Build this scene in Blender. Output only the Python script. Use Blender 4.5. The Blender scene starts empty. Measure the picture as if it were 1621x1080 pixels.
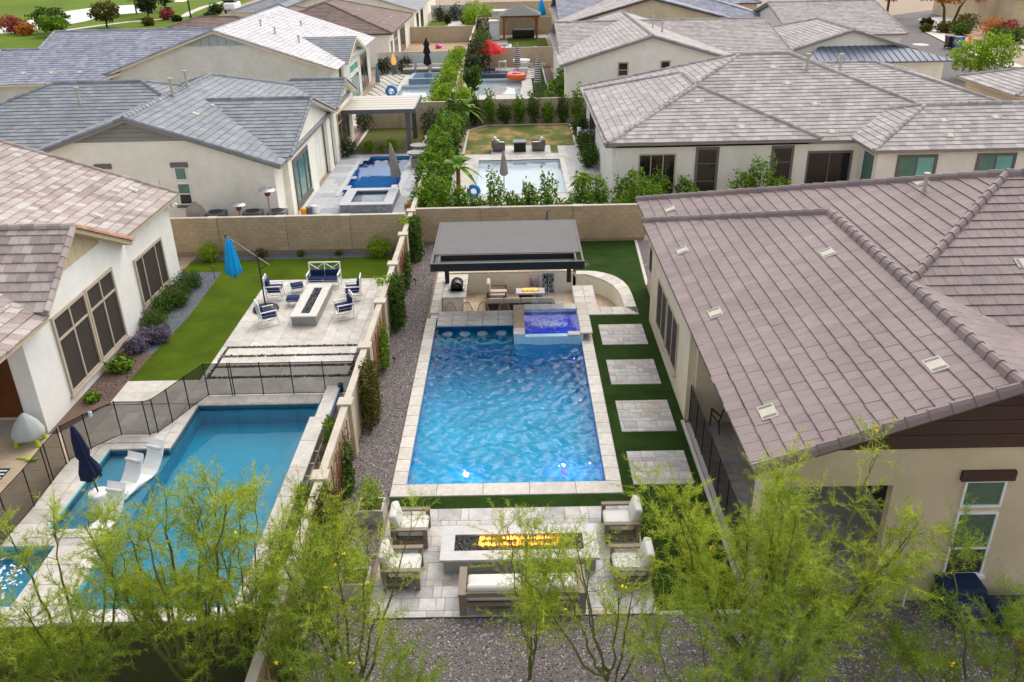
import bpy, bmesh, math, random
import numpy as np
from mathutils import Vector, Matrix

sc = bpy.context.scene
R = math.radians
rnd = random.Random(7)
nrg = np.random.default_rng(11)

# ------------------------------------------------------------------ camera
cam_d = bpy.data.cameras.new("camera"); cam = bpy.data.objects.new("camera", cam_d)
sc.collection.objects.link(cam); sc.camera = cam
cam_d.sensor_width = 36.0; cam_d.sensor_fit = 'HORIZONTAL'
cam_d.lens = 36.0 * 1351.58 / 1621.0
cam_d.clip_start = 0.1; cam_d.clip_end = 3000
_p, _y, _r = R(26.00486), R(-0.406953), R(1.2975)
_f = Vector((math.sin(_y) * math.cos(_p), math.cos(_y) * math.cos(_p), -math.sin(_p)))
_rt = Vector((math.cos(_y), -math.sin(_y), 0)); _dn = _f.cross(_rt)
_r2 = math.cos(_r) * _rt + math.sin(_r) * _dn; _d2 = -math.sin(_r) * _rt + math.cos(_r) * _dn
cam.matrix_world = Matrix(((_r2.x, -_d2.x, -_f.x, 0), (_r2.y, -_d2.y, -_f.y, 0), (_r2.z, -_d2.z, -_f.z, 13.8), (0, 0, 0, 1)))

# ------------------------------------------------------------------ sky, sun, exposure
SUN_EL, SUN_AZ = R(52), R(26)          # azimuth clockwise from +Y
w = bpy.data.worlds.new("World"); sc.world = w; w.use_nodes = True
nt = w.node_tree; nt.nodes.clear()
sky = nt.nodes.new("ShaderNodeTexSky"); sky.sky_type = 'NISHITA'; sky.sun_disc = False
sky.sun_elevation = SUN_EL; sky.sun_rotation = SUN_AZ
sky.air_density = 1.0; sky.dust_density = 4.0; sky.ozone_density = 0.5; sky.altitude = 300
hs = nt.nodes.new("ShaderNodeHueSaturation"); hs.inputs["Saturation"].default_value = 0.3
bg = nt.nodes.new("ShaderNodeBackground"); bg.inputs["Strength"].default_value = 0.15
wo = nt.nodes.new("ShaderNodeOutputWorld")
nt.links.new(sky.outputs[0], hs.inputs["Color"]); nt.links.new(hs.outputs[0], bg.inputs[0]); nt.links.new(bg.outputs[0], wo.inputs[0])
sun_d = bpy.data.lights.new("sun", 'SUN'); sun_d.energy = 0.7; sun_d.angle = R(75); sun_d.color = (1, .86, .66)
sun = bpy.data.objects.new("sun", sun_d); sc.collection.objects.link(sun)
sun.rotation_euler = Vector((math.sin(SUN_AZ) * math.cos(SUN_EL), math.cos(SUN_AZ) * math.cos(SUN_EL), math.sin(SUN_EL))).to_track_quat('Z', 'Y').to_euler()
sc.view_settings.view_transform = 'Standard'; sc.view_settings.look = 'None'
sc.view_settings.gamma = 1; sc.view_settings.use_curve_mapping = False
sc.view_settings.exposure = 0.88
sc.cycles.use_denoising = True
sc.cycles.max_bounces = 10; sc.cycles.transparent_max_bounces = 16

# ------------------------------------------------------------------ materials
def S(r, g, b):
    f = lambda c: ((c / 255 + .055) / 1.055) ** 2.4 if c > 10 else c / 3294.6
    return (f(r), f(g), f(b), 1)
def _nn(m, t, **kw):
    n = m.node_tree.nodes.new(t)
    for k, v in kw.items(): setattr(n, k, v)
    return n
def base_mat(name):
    m = bpy.data.materials.new(name); m.use_nodes = True
    b = m.node_tree.nodes["Principled BSDF"]
    return m, b, m.node_tree.links
def mul(c, k): return (min(1, c[0] * k), min(1, c[1] * k), min(1, c[2] * k), 1)
def noise(m, scale, detail=4, stretch=None, rough=.6, co="Object"):
    tc = _nn(m, "ShaderNodeTexCoord"); n = _nn(m, "ShaderNodeTexNoise")
    n.inputs["Scale"].default_value = scale; n.inputs["Detail"].default_value = detail; n.inputs["Roughness"].default_value = rough
    if stretch:
        mp = _nn(m, "ShaderNodeMapping"); mp.inputs["Scale"].default_value = stretch
        m.node_tree.links.new(tc.outputs[co], mp.inputs[0]); m.node_tree.links.new(mp.outputs[0], n.inputs["Vector"])
    else: m.node_tree.links.new(tc.outputs[co], n.inputs["Vector"])
    return n
def ramp(m, cols, pos=None, interp='LINEAR'):
    r = _nn(m, "ShaderNodeValToRGB"); r.color_ramp.interpolation = interp
    e = r.color_ramp.elements
    while len(e) < len(cols): e.new(.5)
    for i, c in enumerate(cols):
        e[i].position = pos[i] if pos else i / max(1, len(cols) - 1); e[i].color = c
    return r
def add_bump(m, b, src, strength, dist=.02):
    bp = _nn(m, "ShaderNodeBump"); bp.inputs["Strength"].default_value = strength; bp.inputs["Distance"].default_value = dist
    m.node_tree.links.new(src, bp.inputs["Height"]); m.node_tree.links.new(bp.outputs[0], b.inputs["Normal"])
def wear_mul(m, out, sc_, amt):
    g = _nn(m, "ShaderNodeNewGeometry"); n = _nn(m, "ShaderNodeTexNoise"); n.inputs["Scale"].default_value = sc_; n.inputs["Detail"].default_value = 5; n.inputs["Roughness"].default_value = .65
    L = m.node_tree.links; L.new(g.outputs["Position"], n.inputs["Vector"]); r = ramp(m, [(1 - amt, 1 - amt, 1 - amt * 1.05, 1), (1 + amt * .5,) * 3 + (1,)], [.34, .66]); L.new(n.outputs[0], r.inputs[0])
    mx = _nn(m, "ShaderNodeMix", data_type='RGBA', blend_type='MULTIPLY'); mx.inputs[0].default_value = 1; L.new(out, mx.inputs[6]); L.new(r.outputs[0], mx.inputs[7]); return mx.outputs[2]
def M(name, col, rough=.8, var=.12, vs=3, bump=0, bs=60, metal=0, spec=.4, stretch=None, dirt=0, emit=0, bd=.02, wear=None):
    m, b, L = base_mat(name)
    b.inputs["Roughness"].default_value = rough; b.inputs["Metallic"].default_value = metal; b.inputs["Specular IOR Level"].default_value = spec
    n = noise(m, vs, 5, stretch); r = ramp(m, [mul(col, 1 - var), mul(col, 1 + var)], [.3, .7])
    L.new(n.outputs[0], r.inputs[0]); out = r.outputs[0]
    if dirt:
        n2 = noise(m, vs * .23, 6); r2 = ramp(m, [(1 - dirt, 1 - dirt * 1.1, 1 - dirt * 1.25, 1), (1, 1, 1, 1)], [.35, .6]); L.new(n2.outputs[0], r2.inputs[0])
        mx = _nn(m, "ShaderNodeMix", data_type='RGBA', blend_type='MULTIPLY'); mx.inputs[0].default_value = 1
        L.new(out, mx.inputs[6]); L.new(r2.outputs[0], mx.inputs[7]); out = mx.outputs[2]
    if wear: out = wear_mul(m, out, *wear)
    L.new(out, b.inputs["Base Color"])
    if bump:
        n3 = noise(m, bs, 3); add_bump(m, b, n3.outputs[0], bump, bd)
    if emit:
        b.inputs["Emission Color"].default_value = col; b.inputs["Emission Strength"].default_value = emit
    return m
def rndval(m):
    at = _nn(m, "ShaderNodeAttribute", attribute_name="rnd"); oi = _nn(m, "ShaderNodeObjectInfo")
    a = _nn(m, "ShaderNodeMath", operation='ADD'); f = _nn(m, "ShaderNodeMath", operation='FRACT')
    m.node_tree.links.new(at.outputs["Fac"], a.inputs[0]); m.node_tree.links.new(oi.outputs["Random"], a.inputs[1]); m.node_tree.links.new(a.outputs[0], f.inputs[0])
    return f.outputs[0]
def MR(name, cols, rough=.8, ns=8, na=.25, bump=.2, bs=60, stretch=None, spec=.35, trans=0, pos=None, co="Object", wear=None):
    """colour per piece from its own random value, plus grain"""
    m, b, L = base_mat(name)
    b.inputs["Roughness"].default_value = rough; b.inputs["Specular IOR Level"].default_value = spec
    r = ramp(m, cols, pos); L.new(rndval(m), r.inputs[0])
    n = noise(m, ns, 5, stretch, co=co); r2 = ramp(m, [(1 - na,) * 3 + (1,), (1 + na * .6,) * 3 + (1,)], [.3, .7]); L.new(n.outputs[0], r2.inputs[0])
    mx = _nn(m, "ShaderNodeMix", data_type='RGBA', blend_type='MULTIPLY'); mx.inputs[0].default_value = 1
    L.new(r.outputs[0], mx.inputs[6]); L.new(r2.outputs[0], mx.inputs[7]); fin = wear_mul(m, mx.outputs[2], *wear) if wear else mx.outputs[2]; L.new(fin, b.inputs["Base Color"])
    if bump:
        n3 = noise(m, bs, 3, stretch, co=co); add_bump(m, b, n3.outputs[0], bump)
    if trans:
        tr = _nn(m, "ShaderNodeBsdfTranslucent"); L.new(mx.outputs[2], tr.inputs["Color"])
        ms = _nn(m, "ShaderNodeMixShader"); ms.inputs[0].default_value = trans
        o = m.node_tree.nodes["Material Output"]; L.new(b.outputs[0], ms.inputs[1]); L.new(tr.outputs[0], ms.inputs[2]); L.new(ms.outputs[0], o.inputs["Surface"])
    return m
def water_mat(name, tint, absorb, dens, bump, scale, stretch=(1, 1, 1), rough=.01, dist=.06):
    m = bpy.data.materials.new(name); m.use_nodes = True; N = m.node_tree.nodes; L = m.node_tree.links
    N.remove(N["Principled BSDF"]); o = N["Material Output"]
    n = noise(m, scale, 3, stretch, .55); n2 = noise(m, scale * .35, 2, stretch, .5)
    n.inputs["Distortion"].default_value = .8; n2.inputs["Distortion"].default_value = .6
    ad = _nn(m, "ShaderNodeMath", operation='MULTIPLY_ADD'); ad.inputs[1].default_value = 1.6; L.new(n2.outputs[0], ad.inputs[0]); L.new(n.outputs[0], ad.inputs[2])
    bp = _nn(m, "ShaderNodeBump"); bp.inputs["Strength"].default_value = bump; bp.inputs["Distance"].default_value = dist
    L.new(ad.outputs[0], bp.inputs["Height"])
    fr = _nn(m, "ShaderNodeFresnel"); fr.inputs["IOR"].default_value = 1.33
    rf = _nn(m, "ShaderNodeBsdfRefraction"); rf.inputs["IOR"].default_value = 1.33; rf.inputs["Roughness"].default_value = 0; rf.inputs["Color"].default_value = tint
    gl = _nn(m, "ShaderNodeBsdfGlossy"); gl.inputs["Roughness"].default_value = rough
    ms = _nn(m, "ShaderNodeMixShader")
    for x in (fr, rf, gl): L.new(bp.outputs[0], x.inputs["Normal"])
    L.new(fr.outputs[0], ms.inputs[0]); L.new(rf.outputs[0], ms.inputs[1]); L.new(gl.outputs[0], ms.inputs[2]); L.new(ms.outputs[0], o.inputs["Surface"])
    va = _nn(m, "ShaderNodeVolumeAbsorption"); va.inputs["Color"].default_value = absorb; va.inputs["Density"].default_value = dens
    L.new(va.outputs[0], o.inputs["Volume"])
    return m
def mesh_screen(name, col, alpha):
    m, b, L = base_mat(name)
    b.inputs["Base Color"].default_value = col; b.inputs["Roughness"].default_value = .9; b.inputs["Specular IOR Level"].default_value = .1
    tr = _nn(m, "ShaderNodeBsdfTransparent"); ms = _nn(m, "ShaderNodeMixShader"); ms.inputs[0].default_value = alpha
    L.new(tr.outputs[0], ms.inputs[1]); L.new(b.outputs[0], ms.inputs[2]); L.new(ms.outputs[0], m.node_tree.nodes["Material Output"].inputs["Surface"])
    return m
def emis(name, col, s):
    m, b, L = base_mat(name); b.inputs["Base Color"].default_value = (0, 0, 0, 1); b.inputs["Specular IOR Level"].default_value = 0
    b.inputs["Emission Color"].default_value = col; b.inputs["Emission Strength"].default_value = s
    return m

# ------------------------------------------------------------------ objects
COL = sc.collection
def link(o): COL.objects.link(o); return o
def tag(o, label, cat, group=None, kind=None):
    if label: o["label"] = label
    if cat: o["category"] = cat
    if group: o["group"] = group
    if kind: o["kind"] = kind
    return o
def thing(name, label, cat, loc=(0, 0, 0), rz=0, group=None):
    o = link(bpy.data.objects.new(name, None)); o.location = loc; o.rotation_euler = (0, 0, rz); o.empty_display_size = .2
    return tag(o, label, cat, group)
def wthing(name, label, cat, loc, group=None):
    """thing whose parts are written in world coordinates"""
    o = thing(name, label, cat, loc, 0, group); o["world_coords"] = 1
    return o
def attach(o, parent):
    if parent is not None:
        o.parent = parent
        if parent.get("world_coords"): o.matrix_parent_inverse = Matrix.Translation(-Vector(parent.location))
def copy_tree(o, parent=None):
    c = o.copy(); link(c)
    if parent is not None:
        c.parent = parent; c.matrix_parent_inverse = o.matrix_parent_inverse.copy()
    for ch in list(o.children): copy_tree(ch, c)
    return c
def place(proto, first, loc, rz, label, group=None):
    o = proto if first else copy_tree(proto)
    o.location = loc; o.rotation_euler = (0, 0, rz); o["label"] = label
    if group: o["group"] = group
    return o

class MB:
    def __init__(s): s.v = []; s.f = []; s.r = []; s.T = None
    def _a(s, vs, fs, r=None):
        n = len(s.v)
        s.v += [tuple(s.T @ Vector(v)) for v in vs] if s.T else [tuple(v) for v in vs]
        s.f += [[n + i for i in f] for f in fs]
        q = rnd.random() if r is None else r
        s.r += [q] * len(fs); return s
    def hexa(s, p, r=None):
        return s._a(p, [(3, 2, 1, 0), (4, 5, 6, 7), (0, 1, 5, 4), (1, 2, 6, 5), (2, 3, 7, 6), (3, 0, 4, 7)], r)
    def box(s, x0, x1, y0, y1, z0, z1, r=None):
        return s.hexa([(x0, y0, z0), (x1, y0, z0), (x1, y1, z0), (x0, y1, z0), (x0, y0, z1), (x1, y0, z1), (x1, y1, z1), (x0, y1, z1)], r)
    def bar(s, p, q, w, h=None, up=(0, 0, 1)):
        p, q = Vector(p), Vector(q); h = h or w; d = (q - p).normalized(); u = Vector(up)
        if abs(d.dot(u)) > .95: u = Vector((0, 1, 0))
        a = d.cross(u).normalized() * w / 2; b = a.cross(d).normalized() * h / 2
        return s.hexa([p - a - b, p + a - b, q + a - b, q - a - b, p - a + b, p + a + b, q + a + b, q - a + b])
    def tube(s, pts, rad, n=6, cap=True):
        pts = [Vector(p) for p in pts]; k = len(pts); vs = []; fs = []
        rr = rad if hasattr(rad, '__len__') else [rad] * k
        for i, p in enumerate(pts):
            d = (pts[min(i + 1, k - 1)] - pts[max(i - 1, 0)]).normalized()
            u = Vector((0, 0, 1)) if abs(d.z) < .9 else Vector((1, 0, 0))
            a = d.cross(u).normalized(); b = d.cross(a)
            for j in range(n):
                t = 2 * math.pi * j / n; vs.append(p + (a * math.cos(t) + b * math.sin(t)) * rr[i])
        for i in range(k - 1):
            for j in range(n):
                j2 = (j + 1) % n; fs.append((i * n + j, i * n + j2, (i + 1) * n + j2, (i + 1) * n + j))
        if cap: fs += [tuple(range(n - 1, -1, -1)), tuple(range((k - 1) * n, k * n))]
        return s._a(vs, fs)
    def lathe(s, prof, n=16, c=(0, 0, 0), pleat=0, np_=8, cap=True):
        vs = []; fs = []; k = len(prof)
        for (r, z) in prof:
            for j in range(n):
                t = 2 * math.pi * j / n; q = r * (1 + pleat * math.cos(np_ * t)); vs.append((c[0] + q * math.cos(t), c[1] + q * math.sin(t), c[2] + z))
        for i in range(k - 1):
            for j in range(n): fs.append((i * n + j, i * n + (j + 1) % n, (i + 1) * n + (j + 1) % n, (i + 1) * n + j))
        if cap: fs += [tuple(range(n - 1, -1, -1)), tuple(range((k - 1) * n, k * n))]
        return s._a(vs, fs)
    def prism(s, poly, z0, z1, r=None):
        n = len(poly); vs = [(x, y, z0) for x, y in poly] + [(x, y, z1) for x, y in poly]
        return s._a(vs, [tuple(range(n - 1, -1, -1)), tuple(range(n, 2 * n))] + [(i, (i + 1) % n, n + (i + 1) % n, n + i) for i in range(n)], r)
    def slab(s, axis, pos, th, poly, r=None):
        """polygon in the wall plane (a,z), thickness th from pos"""
        n = len(poly)
        if axis == 'y': vs = [(a, pos, z) for a, z in poly] + [(a, pos + th, z) for a, z in poly]
        else: vs = [(pos, a, z) for a, z in poly] + [(pos + th, a, z) for a, z in poly]
        return s._a(vs, [tuple(range(n)), tuple(range(2 * n - 1, n - 1, -1))] + [(i, n + i, n + (i + 1) % n, (i + 1) % n) for i in range(n)], r)
    def poly(s, pts, r=None): return s._a(pts, [tuple(range(len(pts)))], r)
    def rbox(s, c, size, rad, seg=2, rot=None):
        bm = bmesh.new(); bmesh.ops.create_cube(bm, size=1)
        for v in bm.verts: v.co = Vector((v.co.x * size[0], v.co.y * size[1], v.co.z * size[2]))
        bmesh.ops.bevel(bm, geom=list(bm.edges), offset=min(rad, min(size) * .49), segments=seg, affect='EDGES', profile=.5)
        X = Matrix.Translation(Vector(c)) @ (rot.to_4x4() if rot else Matrix.Identity(4))
        bm.verts.ensure_lookup_table()
        s._a([X @ v.co for v in bm.verts], [[v.index for v in f.verts] for f in bm.faces]); bm.free(); return s
    def build(s, name, mat, parent=None, smooth=False, fix=True):
        me = bpy.data.meshes.new(name); me.from_pydata(s.v, [], s.f)
        if fix:
            bm = bmesh.new(); bm.from_mesh(me); bmesh.ops.recalc_face_normals(bm, faces=bm.faces); bm.to_mesh(me); bm.free()
        at = me.attributes.new("rnd", 'FLOAT', 'FACE'); at.data.foreach_set("value", np.array(s.r, np.float32))
        if smooth: me.polygons.foreach_set("use_smooth", np.ones(len(me.polygons), bool))
        me.materials.append(mat); me.update()
        o = link(bpy.data.objects.new(name, me)); attach(o, parent); return o

def np_mesh(name, V, F, mat, parent=None, r=None, smooth=False, uv=None):
    V = np.asarray(V, np.float32); F = np.asarray(F, np.int32); k = F.shape[1]; me = bpy.data.meshes.new(name)
    me.vertices.add(len(V)); me.vertices.foreach_set("co", V.ravel())
    me.loops.add(F.size); me.loops.foreach_set("vertex_index", F.ravel())
    me.polygons.add(len(F)); me.polygons.foreach_set("loop_start", np.arange(0, F.size, k, dtype=np.int32)); me.polygons.foreach_set("loop_total", np.full(len(F), k, np.int32))
    me.polygons.foreach_set("use_smooth", np.full(len(F), smooth, bool))
    if uv is not None: me.uv_layers.new(name="UVMap").data.foreach_set("uv", np.asarray(uv, np.float32).ravel())
    if r is not None:
        at = me.attributes.new("rnd", 'FLOAT', 'FACE'); at.data.foreach_set("value", np.asarray(r, np.float32))
    me.update(calc_edges=True); me.materials.append(mat)
    o = link(bpy.data.objects.new(name, me)); attach(o, parent); return o

# foliage -----------------------------------------------------------
def unit(n):
    v = nrg.normal(size=(n, 3)); return v / np.linalg.norm(v, axis=1, keepdims=True)
def leaf_geo(P, L, asp):
    n = len(P); a = unit(n); b = np.cross(a, unit(n)); b /= np.linalg.norm(b, axis=1, keepdims=True) + 1e-9
    s = (L * nrg.uniform(.6, 1.25, (n, 1))); a = a * s; b = b * s * asp
    V = np.stack([P - a, P + b, P + a, P - b], 1).reshape(-1, 3)
    return V, np.arange(4 * n).reshape(-1, 4)
def blob_pts(c, r, n, shell=.5):
    d = unit(n); k = nrg.uniform(0, 6.28, 6)
    lump = 1 + .22 * np.sin(3.1 * d[:, 0] * 2 + k[0]) * np.sin(4.3 * d[:, 1] + k[1]) + .16 * np.sin(7 * d[:, 2] + k[2] + 5 * d[:, 0]) + .1 * np.sin(11 * d[:, 1] + k[3])
    q = nrg.uniform(shell ** 3, 1, n) ** (1 / 3.) * lump
    return np.asarray(c) + d * np.asarray(r) * q[:, None]
def foliage(name, blobs, size, mat, parent, asp=.5, shell=.45):
    P = np.concatenate([blob_pts(b[0], b[1], b[2], shell) for b in blobs]); P[:, 2] = np.maximum(P[:, 2], .02)
    V, F = leaf_geo(P, size, asp)
    return np_mesh(name, V, F, mat, parent, nrg.uniform(0, 1, len(F)))
def stones(name, rects, dens, size, mat, parent=None, z=.0, flat=.6, keep=None):
    P = []
    for (x0, x1, y0, y1) in rects:
        n = int((x1 - x0) * (y1 - y0) * dens); P.append(np.stack([nrg.uniform(x0, x1, n), nrg.uniform(y0, y1, n), np.full(n, z)], 1))
    P = np.concatenate(P)
    if keep is not None: P = P[keep(P)]
    n = len(P); s = size * nrg.uniform(.6, 1.4, (n, 1)); t = nrg.uniform(0, 6.28, n)
    ang = t[:, None] + np.array([0, 1.5, 3.1, 4.6]) + nrg.uniform(-.4, .4, (n, 4)); rr = s * nrg.uniform(.75, 1.2, (n, 4))
    V = np.zeros((n, 8, 3)); V[:, :4, 0] = np.cos(ang) * rr; V[:, :4, 1] = np.sin(ang) * rr
    V[:, 4:, 0] = np.cos(ang) * rr * .6; V[:, 4:, 1] = np.sin(ang) * rr * .6; V[:, 4:, 2] = s * flat * nrg.uniform(.6, 1.3, (n, 4))
    V += P[:, None, :]
    f = np.array([(4, 5, 6, 7), (0, 1, 5, 4), (1, 2, 6, 5), (2, 3, 7, 6), (3, 0, 4, 7)])
    F = (np.arange(n)[:, None, None] * 8 + f[None]).reshape(-1, 4)
    return np_mesh(name, V.reshape(-1, 3), F, mat, parent, np.repeat(nrg.uniform(0, 1, n), 5))
def rects_minus(outer, holes):
    xs = sorted({outer[0], outer[1]} | {h[i] for h in holes for i in (0, 1) if outer[0] < h[i] < outer[1]})
    ys = sorted({outer[2], outer[3]} | {h[i] for h in holes for i in (2, 3) if outer[2] < h[i] < outer[3]})
    out = []
    for a, b in zip(xs, xs[1:]):
        for c, d in zip(ys, ys[1:]):
            mx, my = (a + b) / 2, (c + d) / 2
            if not any(h[0] < mx < h[1] and h[2] < my < h[3] for h in holes): out.append((a, b, c, d))
    return out
def sheet(name, rects, z, mat, kind='structure', parent=None):
    m = MB()
    for a, b, c, d in rects: m.poly([(a, c, z), (b, c, z), (b, d, z), (a, d, z)])
    o = m.build(name, mat, parent, fix=False)
    if kind and parent is None: o["kind"] = kind
    return o
def flat_poly(name, pts, z, mat, kind='structure', parent=None):
    o = MB().poly([(x, y, z) for x, y in pts]).build(name, mat, parent, fix=False)
    if kind and parent is None: o["kind"] = kind
    return o

# pieces -----------------------------------------------------------
_pc = {}
def piece(name, w_, h_, t, mat, parent, x, y, z, rz=0, chamf=.006):
    key = (name, round(w_, 3), round(h_, 3), t, mat.name)
    if key not in _pc:
        m = MB(); c = chamf
        m._a([(0, 0, 0), (w_, 0, 0), (w_, h_, 0), (0, h_, 0), (0, 0, t - c), (w_, 0, t - c), (w_, h_, t - c), (0, h_, t - c), (c, c, t), (w_ - c, c, t), (w_ - c, h_ - c, t), (c, h_ - c, t)],
             [(0, 1, 5, 4), (1, 2, 6, 5), (2, 3, 7, 6), (3, 0, 4, 7), (4, 5, 9, 8), (5, 6, 10, 9), (6, 7, 11, 10), (7, 4, 8, 11), (8, 9, 10, 11)], 0.)
        o = m.build(name, mat, parent); _pc[key] = o.data
    else:
        o = link(bpy.data.objects.new(name, _pc[key])); attach(o, parent)
    o.location = (x, y, z); o.rotation_euler = (0, 0, rz); return o
def pave(x0, x1, y0, y1, z, t, parent, mat, rows=(.4, .6, .4, .2), ws=(.4, .6, .6, .8), gap=.006, along='x', name='paver', holes=()):
    """ashlar paving: rows of rectangular pieces, each its own object"""
    if along == 'y':
        A0, A1, B0, B1 = y0, y1, x0, x1
    else: A0, A1, B0, B1 = x0, x1, y0, y1
    b = B0; k = 0
    while b < B1 - .02:
        h = rows[k % len(rows)]
        if b + h > B1 - .12: h = B1 - b
        a = A0 - rnd.choice((0, .2, .3)); k += 1
        while a < A1 - .02:
            wd = rnd.choice(ws)
            if a + wd > A1 - .12: wd = A1 - a
            aa = max(a, A0); wdd = a + wd - aa
            if wdd > .03:
                cxm, cym = (aa + wdd / 2, b + h / 2) if along == 'x' else (b + h / 2, aa + wdd / 2)
                if not any(q[0] < cxm < q[1] and q[2] < cym < q[3] for q in holes):
                    dz = rnd.uniform(-.002, .002)
                    if along == 'x': piece(name, wdd - gap, h - gap, t, mat, parent, aa, b, z + dz)
                    else: piece(name, h - gap, wdd - gap, t, mat, parent, b, aa, z + dz)
            a += wd
        b += h
# ------------------------------------------------------------------ material library
T = {}
T['stucco_white'] = M('stucco_white', S(234, 232, 227), .9, .03, 2, .25, 90, dirt=.07, wear=(.6, .06))
T['stucco_cream'] = M('stucco_cream', S(226, 210, 182), .9, .04, 2, .25, 90, dirt=.08, wear=(.6, .08))
T['stucco_tan'] = M('stucco_tan', S(218, 200, 168), .9, .05, 2, .25, 90, dirt=.1, wear=(.6, .09))
T['stucco_ivory'] = M('stucco_ivory', S(244, 240, 226), .9, .03, 2, .2, 90, dirt=.05, wear=(.5, .07))
T['stucco_sage'] = M('stucco_sage', S(214, 214, 206), .9, .04, 2, .2, 90, dirt=.08, wear=(.5, .08))
T['stucco_pale'] = M('stucco_pale', S(237, 233, 223), .9, .03, 2, .2, 90, dirt=.05, wear=(.5, .06))
T['wall_tan'] = M('wall_tan', S(196, 178, 150), .92, .08, 4, .3, 80, dirt=.12)
T['wall_stucco'] = M('wall_stucco', S(194, 178, 150), .92, .06, 3, .3, 80, dirt=.14, wear=(1.0, .12))
T['wall_white'] = M('wall_white', S(212, 212, 208), .9, .04, 3, .2, 80, dirt=.06)
T['mortar'] = M('mortar', S(150, 132, 108), .95, .1, 6)
T['block'] = MR('block', [S(188, 166, 136), S(194, 172, 142), S(184, 162, 132)], .93, 14, .14, .5, 120, wear=(1.2, .1))
T['cap'] = M('wall_cap', S(192, 183, 167), .9, .06, 5, .2, 90, dirt=.12)
T['tile_mauve'] = MR('tile_mauve', [S(136, 120, 119), S(143, 127, 125), S(139, 124, 122), S(132, 117, 117), S(146, 130, 128)], .7, 6, .32, .5, 9, stretch=(7, .35, 1), co='UV', wear=(.45, .14))
T['tile_pink'] = MR('tile_pink', [S(160, 146, 140), S(182, 172, 167), S(148, 133, 128), S(168, 152, 146), S(190, 184, 180)], .8, 5, .14, .2, 50, co='UV', wear=(.5, .12))
T['tile_blue'] = MR('tile_blue', [S(124, 129, 136), S(136, 141, 147), S(117, 122, 130), S(143, 147, 151)], .7, 5, .12, .2, 50, co='UV', wear=(.4, .14))
T['tile_slate'] = MR('tile_slate', [S(136, 140, 156), S(156, 158, 170), S(124, 128, 146), S(146, 146, 160)], .75, 5, .12, .2, 50, co='UV', wear=(.35, .14))
T['tile_brown'] = MR('tile_brown', [S(118, 98, 90), S(132, 110, 100), S(104, 88, 82), S(126, 108, 104)], .8, 5, .12, .2, 50, wear=(.35, .14))
T['tile_grey'] = MR('tile_grey', [S(160, 152, 151), S(174, 167, 165), S(148, 140, 140), S(167, 158, 156), S(181, 176, 173)], .8, 5, .12, .2, 50, co='UV', wear=(.4, .13))
T['tile_slate_glare'] = MR('tile_slate_glare', [S(184, 182, 184), S(200, 199, 200), S(172, 170, 174)], .75, 5, .1, .2, 50, co='UV')
T['tile_rust'] = MR('tile_rust', [S(168, 128, 98), S(180, 140, 110), S(156, 118, 92)], .85, 5, .12, .2, 50)
T['deck_tan'] = M('fascia_tan', S(196, 178, 148), .7, .05)
T['deck_dark'] = M('fascia_dark', S(92, 80, 72), .7, .08)
T['deck_grey'] = M('fascia_grey', S(140, 138, 132), .7, .06)
T['deck_cream'] = M('fascia_cream', S(222, 212, 190), .7, .05)
T['siding_brown'] = M('siding_brown', S(74, 52, 44), .7, .12, 12, .15, 60, stretch=(.3, 1, 6))
T['trav'] = MR('travertine', [S(186, 183, 181), S(170, 169, 169), S(198, 194, 190), S(156, 155, 157), S(186, 174, 162), S(192, 190, 188)], .55, 3.5, .28, .12, 40, spec=.4, wear=(1.2, .12))
T['trav_warm'] = MR('travertine_warm', [S(204, 199, 191), S(194, 188, 179), S(210, 206, 199), S(184, 179, 171), S(200, 192, 181)], .55, 4, .16, .1, 40, wear=(1.0, .12))
T['coping'] = MR('coping_stone', [S(204, 197, 187), S(194, 188, 179), S(210, 204, 195), S(186, 180, 172)], .55, 6, .16, .12, 45, wear=(1.5, .12))
T['trav_brown'] = MR('travertine_brown', [S(190, 168, 140), S(178, 156, 128), S(200, 180, 154), S(166, 144, 116)], .6, 6, .2, .12, 45)
T['grout'] = M('grout', S(174, 169, 162), .95, .1, 8)
T['turf'] = M('turf', S(44, 68, 22), .95, .3, 160, .7, 420, spec=.1, dirt=.14, wear=(.9, .3))
T['turf_left'] = M('turf_left', S(77, 98, 14), .95, .25, 140, .7, 420, spec=.1, dirt=.16, wear=(.7, .28))
T['turf_far'] = M('turf_far', S(74, 88, 24), .95, .25, 60, .5, 200, spec=.1, dirt=.18, wear=(.8, .2))
T['dirt'] = M('dirt', S(168, 140, 116), .95, .14, 3, .4, 60)
T['soil'] = M('desert_soil', S(158, 140, 122), .95, .15, 2, .4, 40, dirt=.12)
T['mulch'] = M('mulch', S(108, 88, 78), .95, .3, 30, .6, 120)
T['concrete'] = M('concrete', S(196, 192, 184), .85, .06, 4, .15, 80, dirt=.1)
T['asphalt'] = M('asphalt', S(98, 92, 92), .9, .1, 5, .3, 200)
T['golf'] = M('golf_grass', S(96, 118, 30), .95, .12, .25, .3, 80, spec=.1, dirt=.2, wear=(.06, .15))
T['sand'] = M('sand', S(232, 222, 204), .9, .05, 1)
T['gravel'] = MR('gravel', [S(106, 98, 98), S(160, 153, 150), S(130, 114, 110), S(78, 73, 76), S(186, 178, 172), S(122, 116, 124), S(206, 200, 194)], .85, 20, .15, 0)
T['gravel_base'] = M('gravel_base', S(106, 99, 98), .95, .3, 30, .8, 60)
T['gravel_grey'] = MR('gravel_grey', [S(104, 108, 118), S(132, 136, 144), S(86, 90, 100), S(150, 152, 158)], .85, 20, .15, 0)
T['gravel_grey_base'] = M('gravel_grey_base', S(96, 100, 108), .95, .3, 30, .8, 60)
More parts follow.
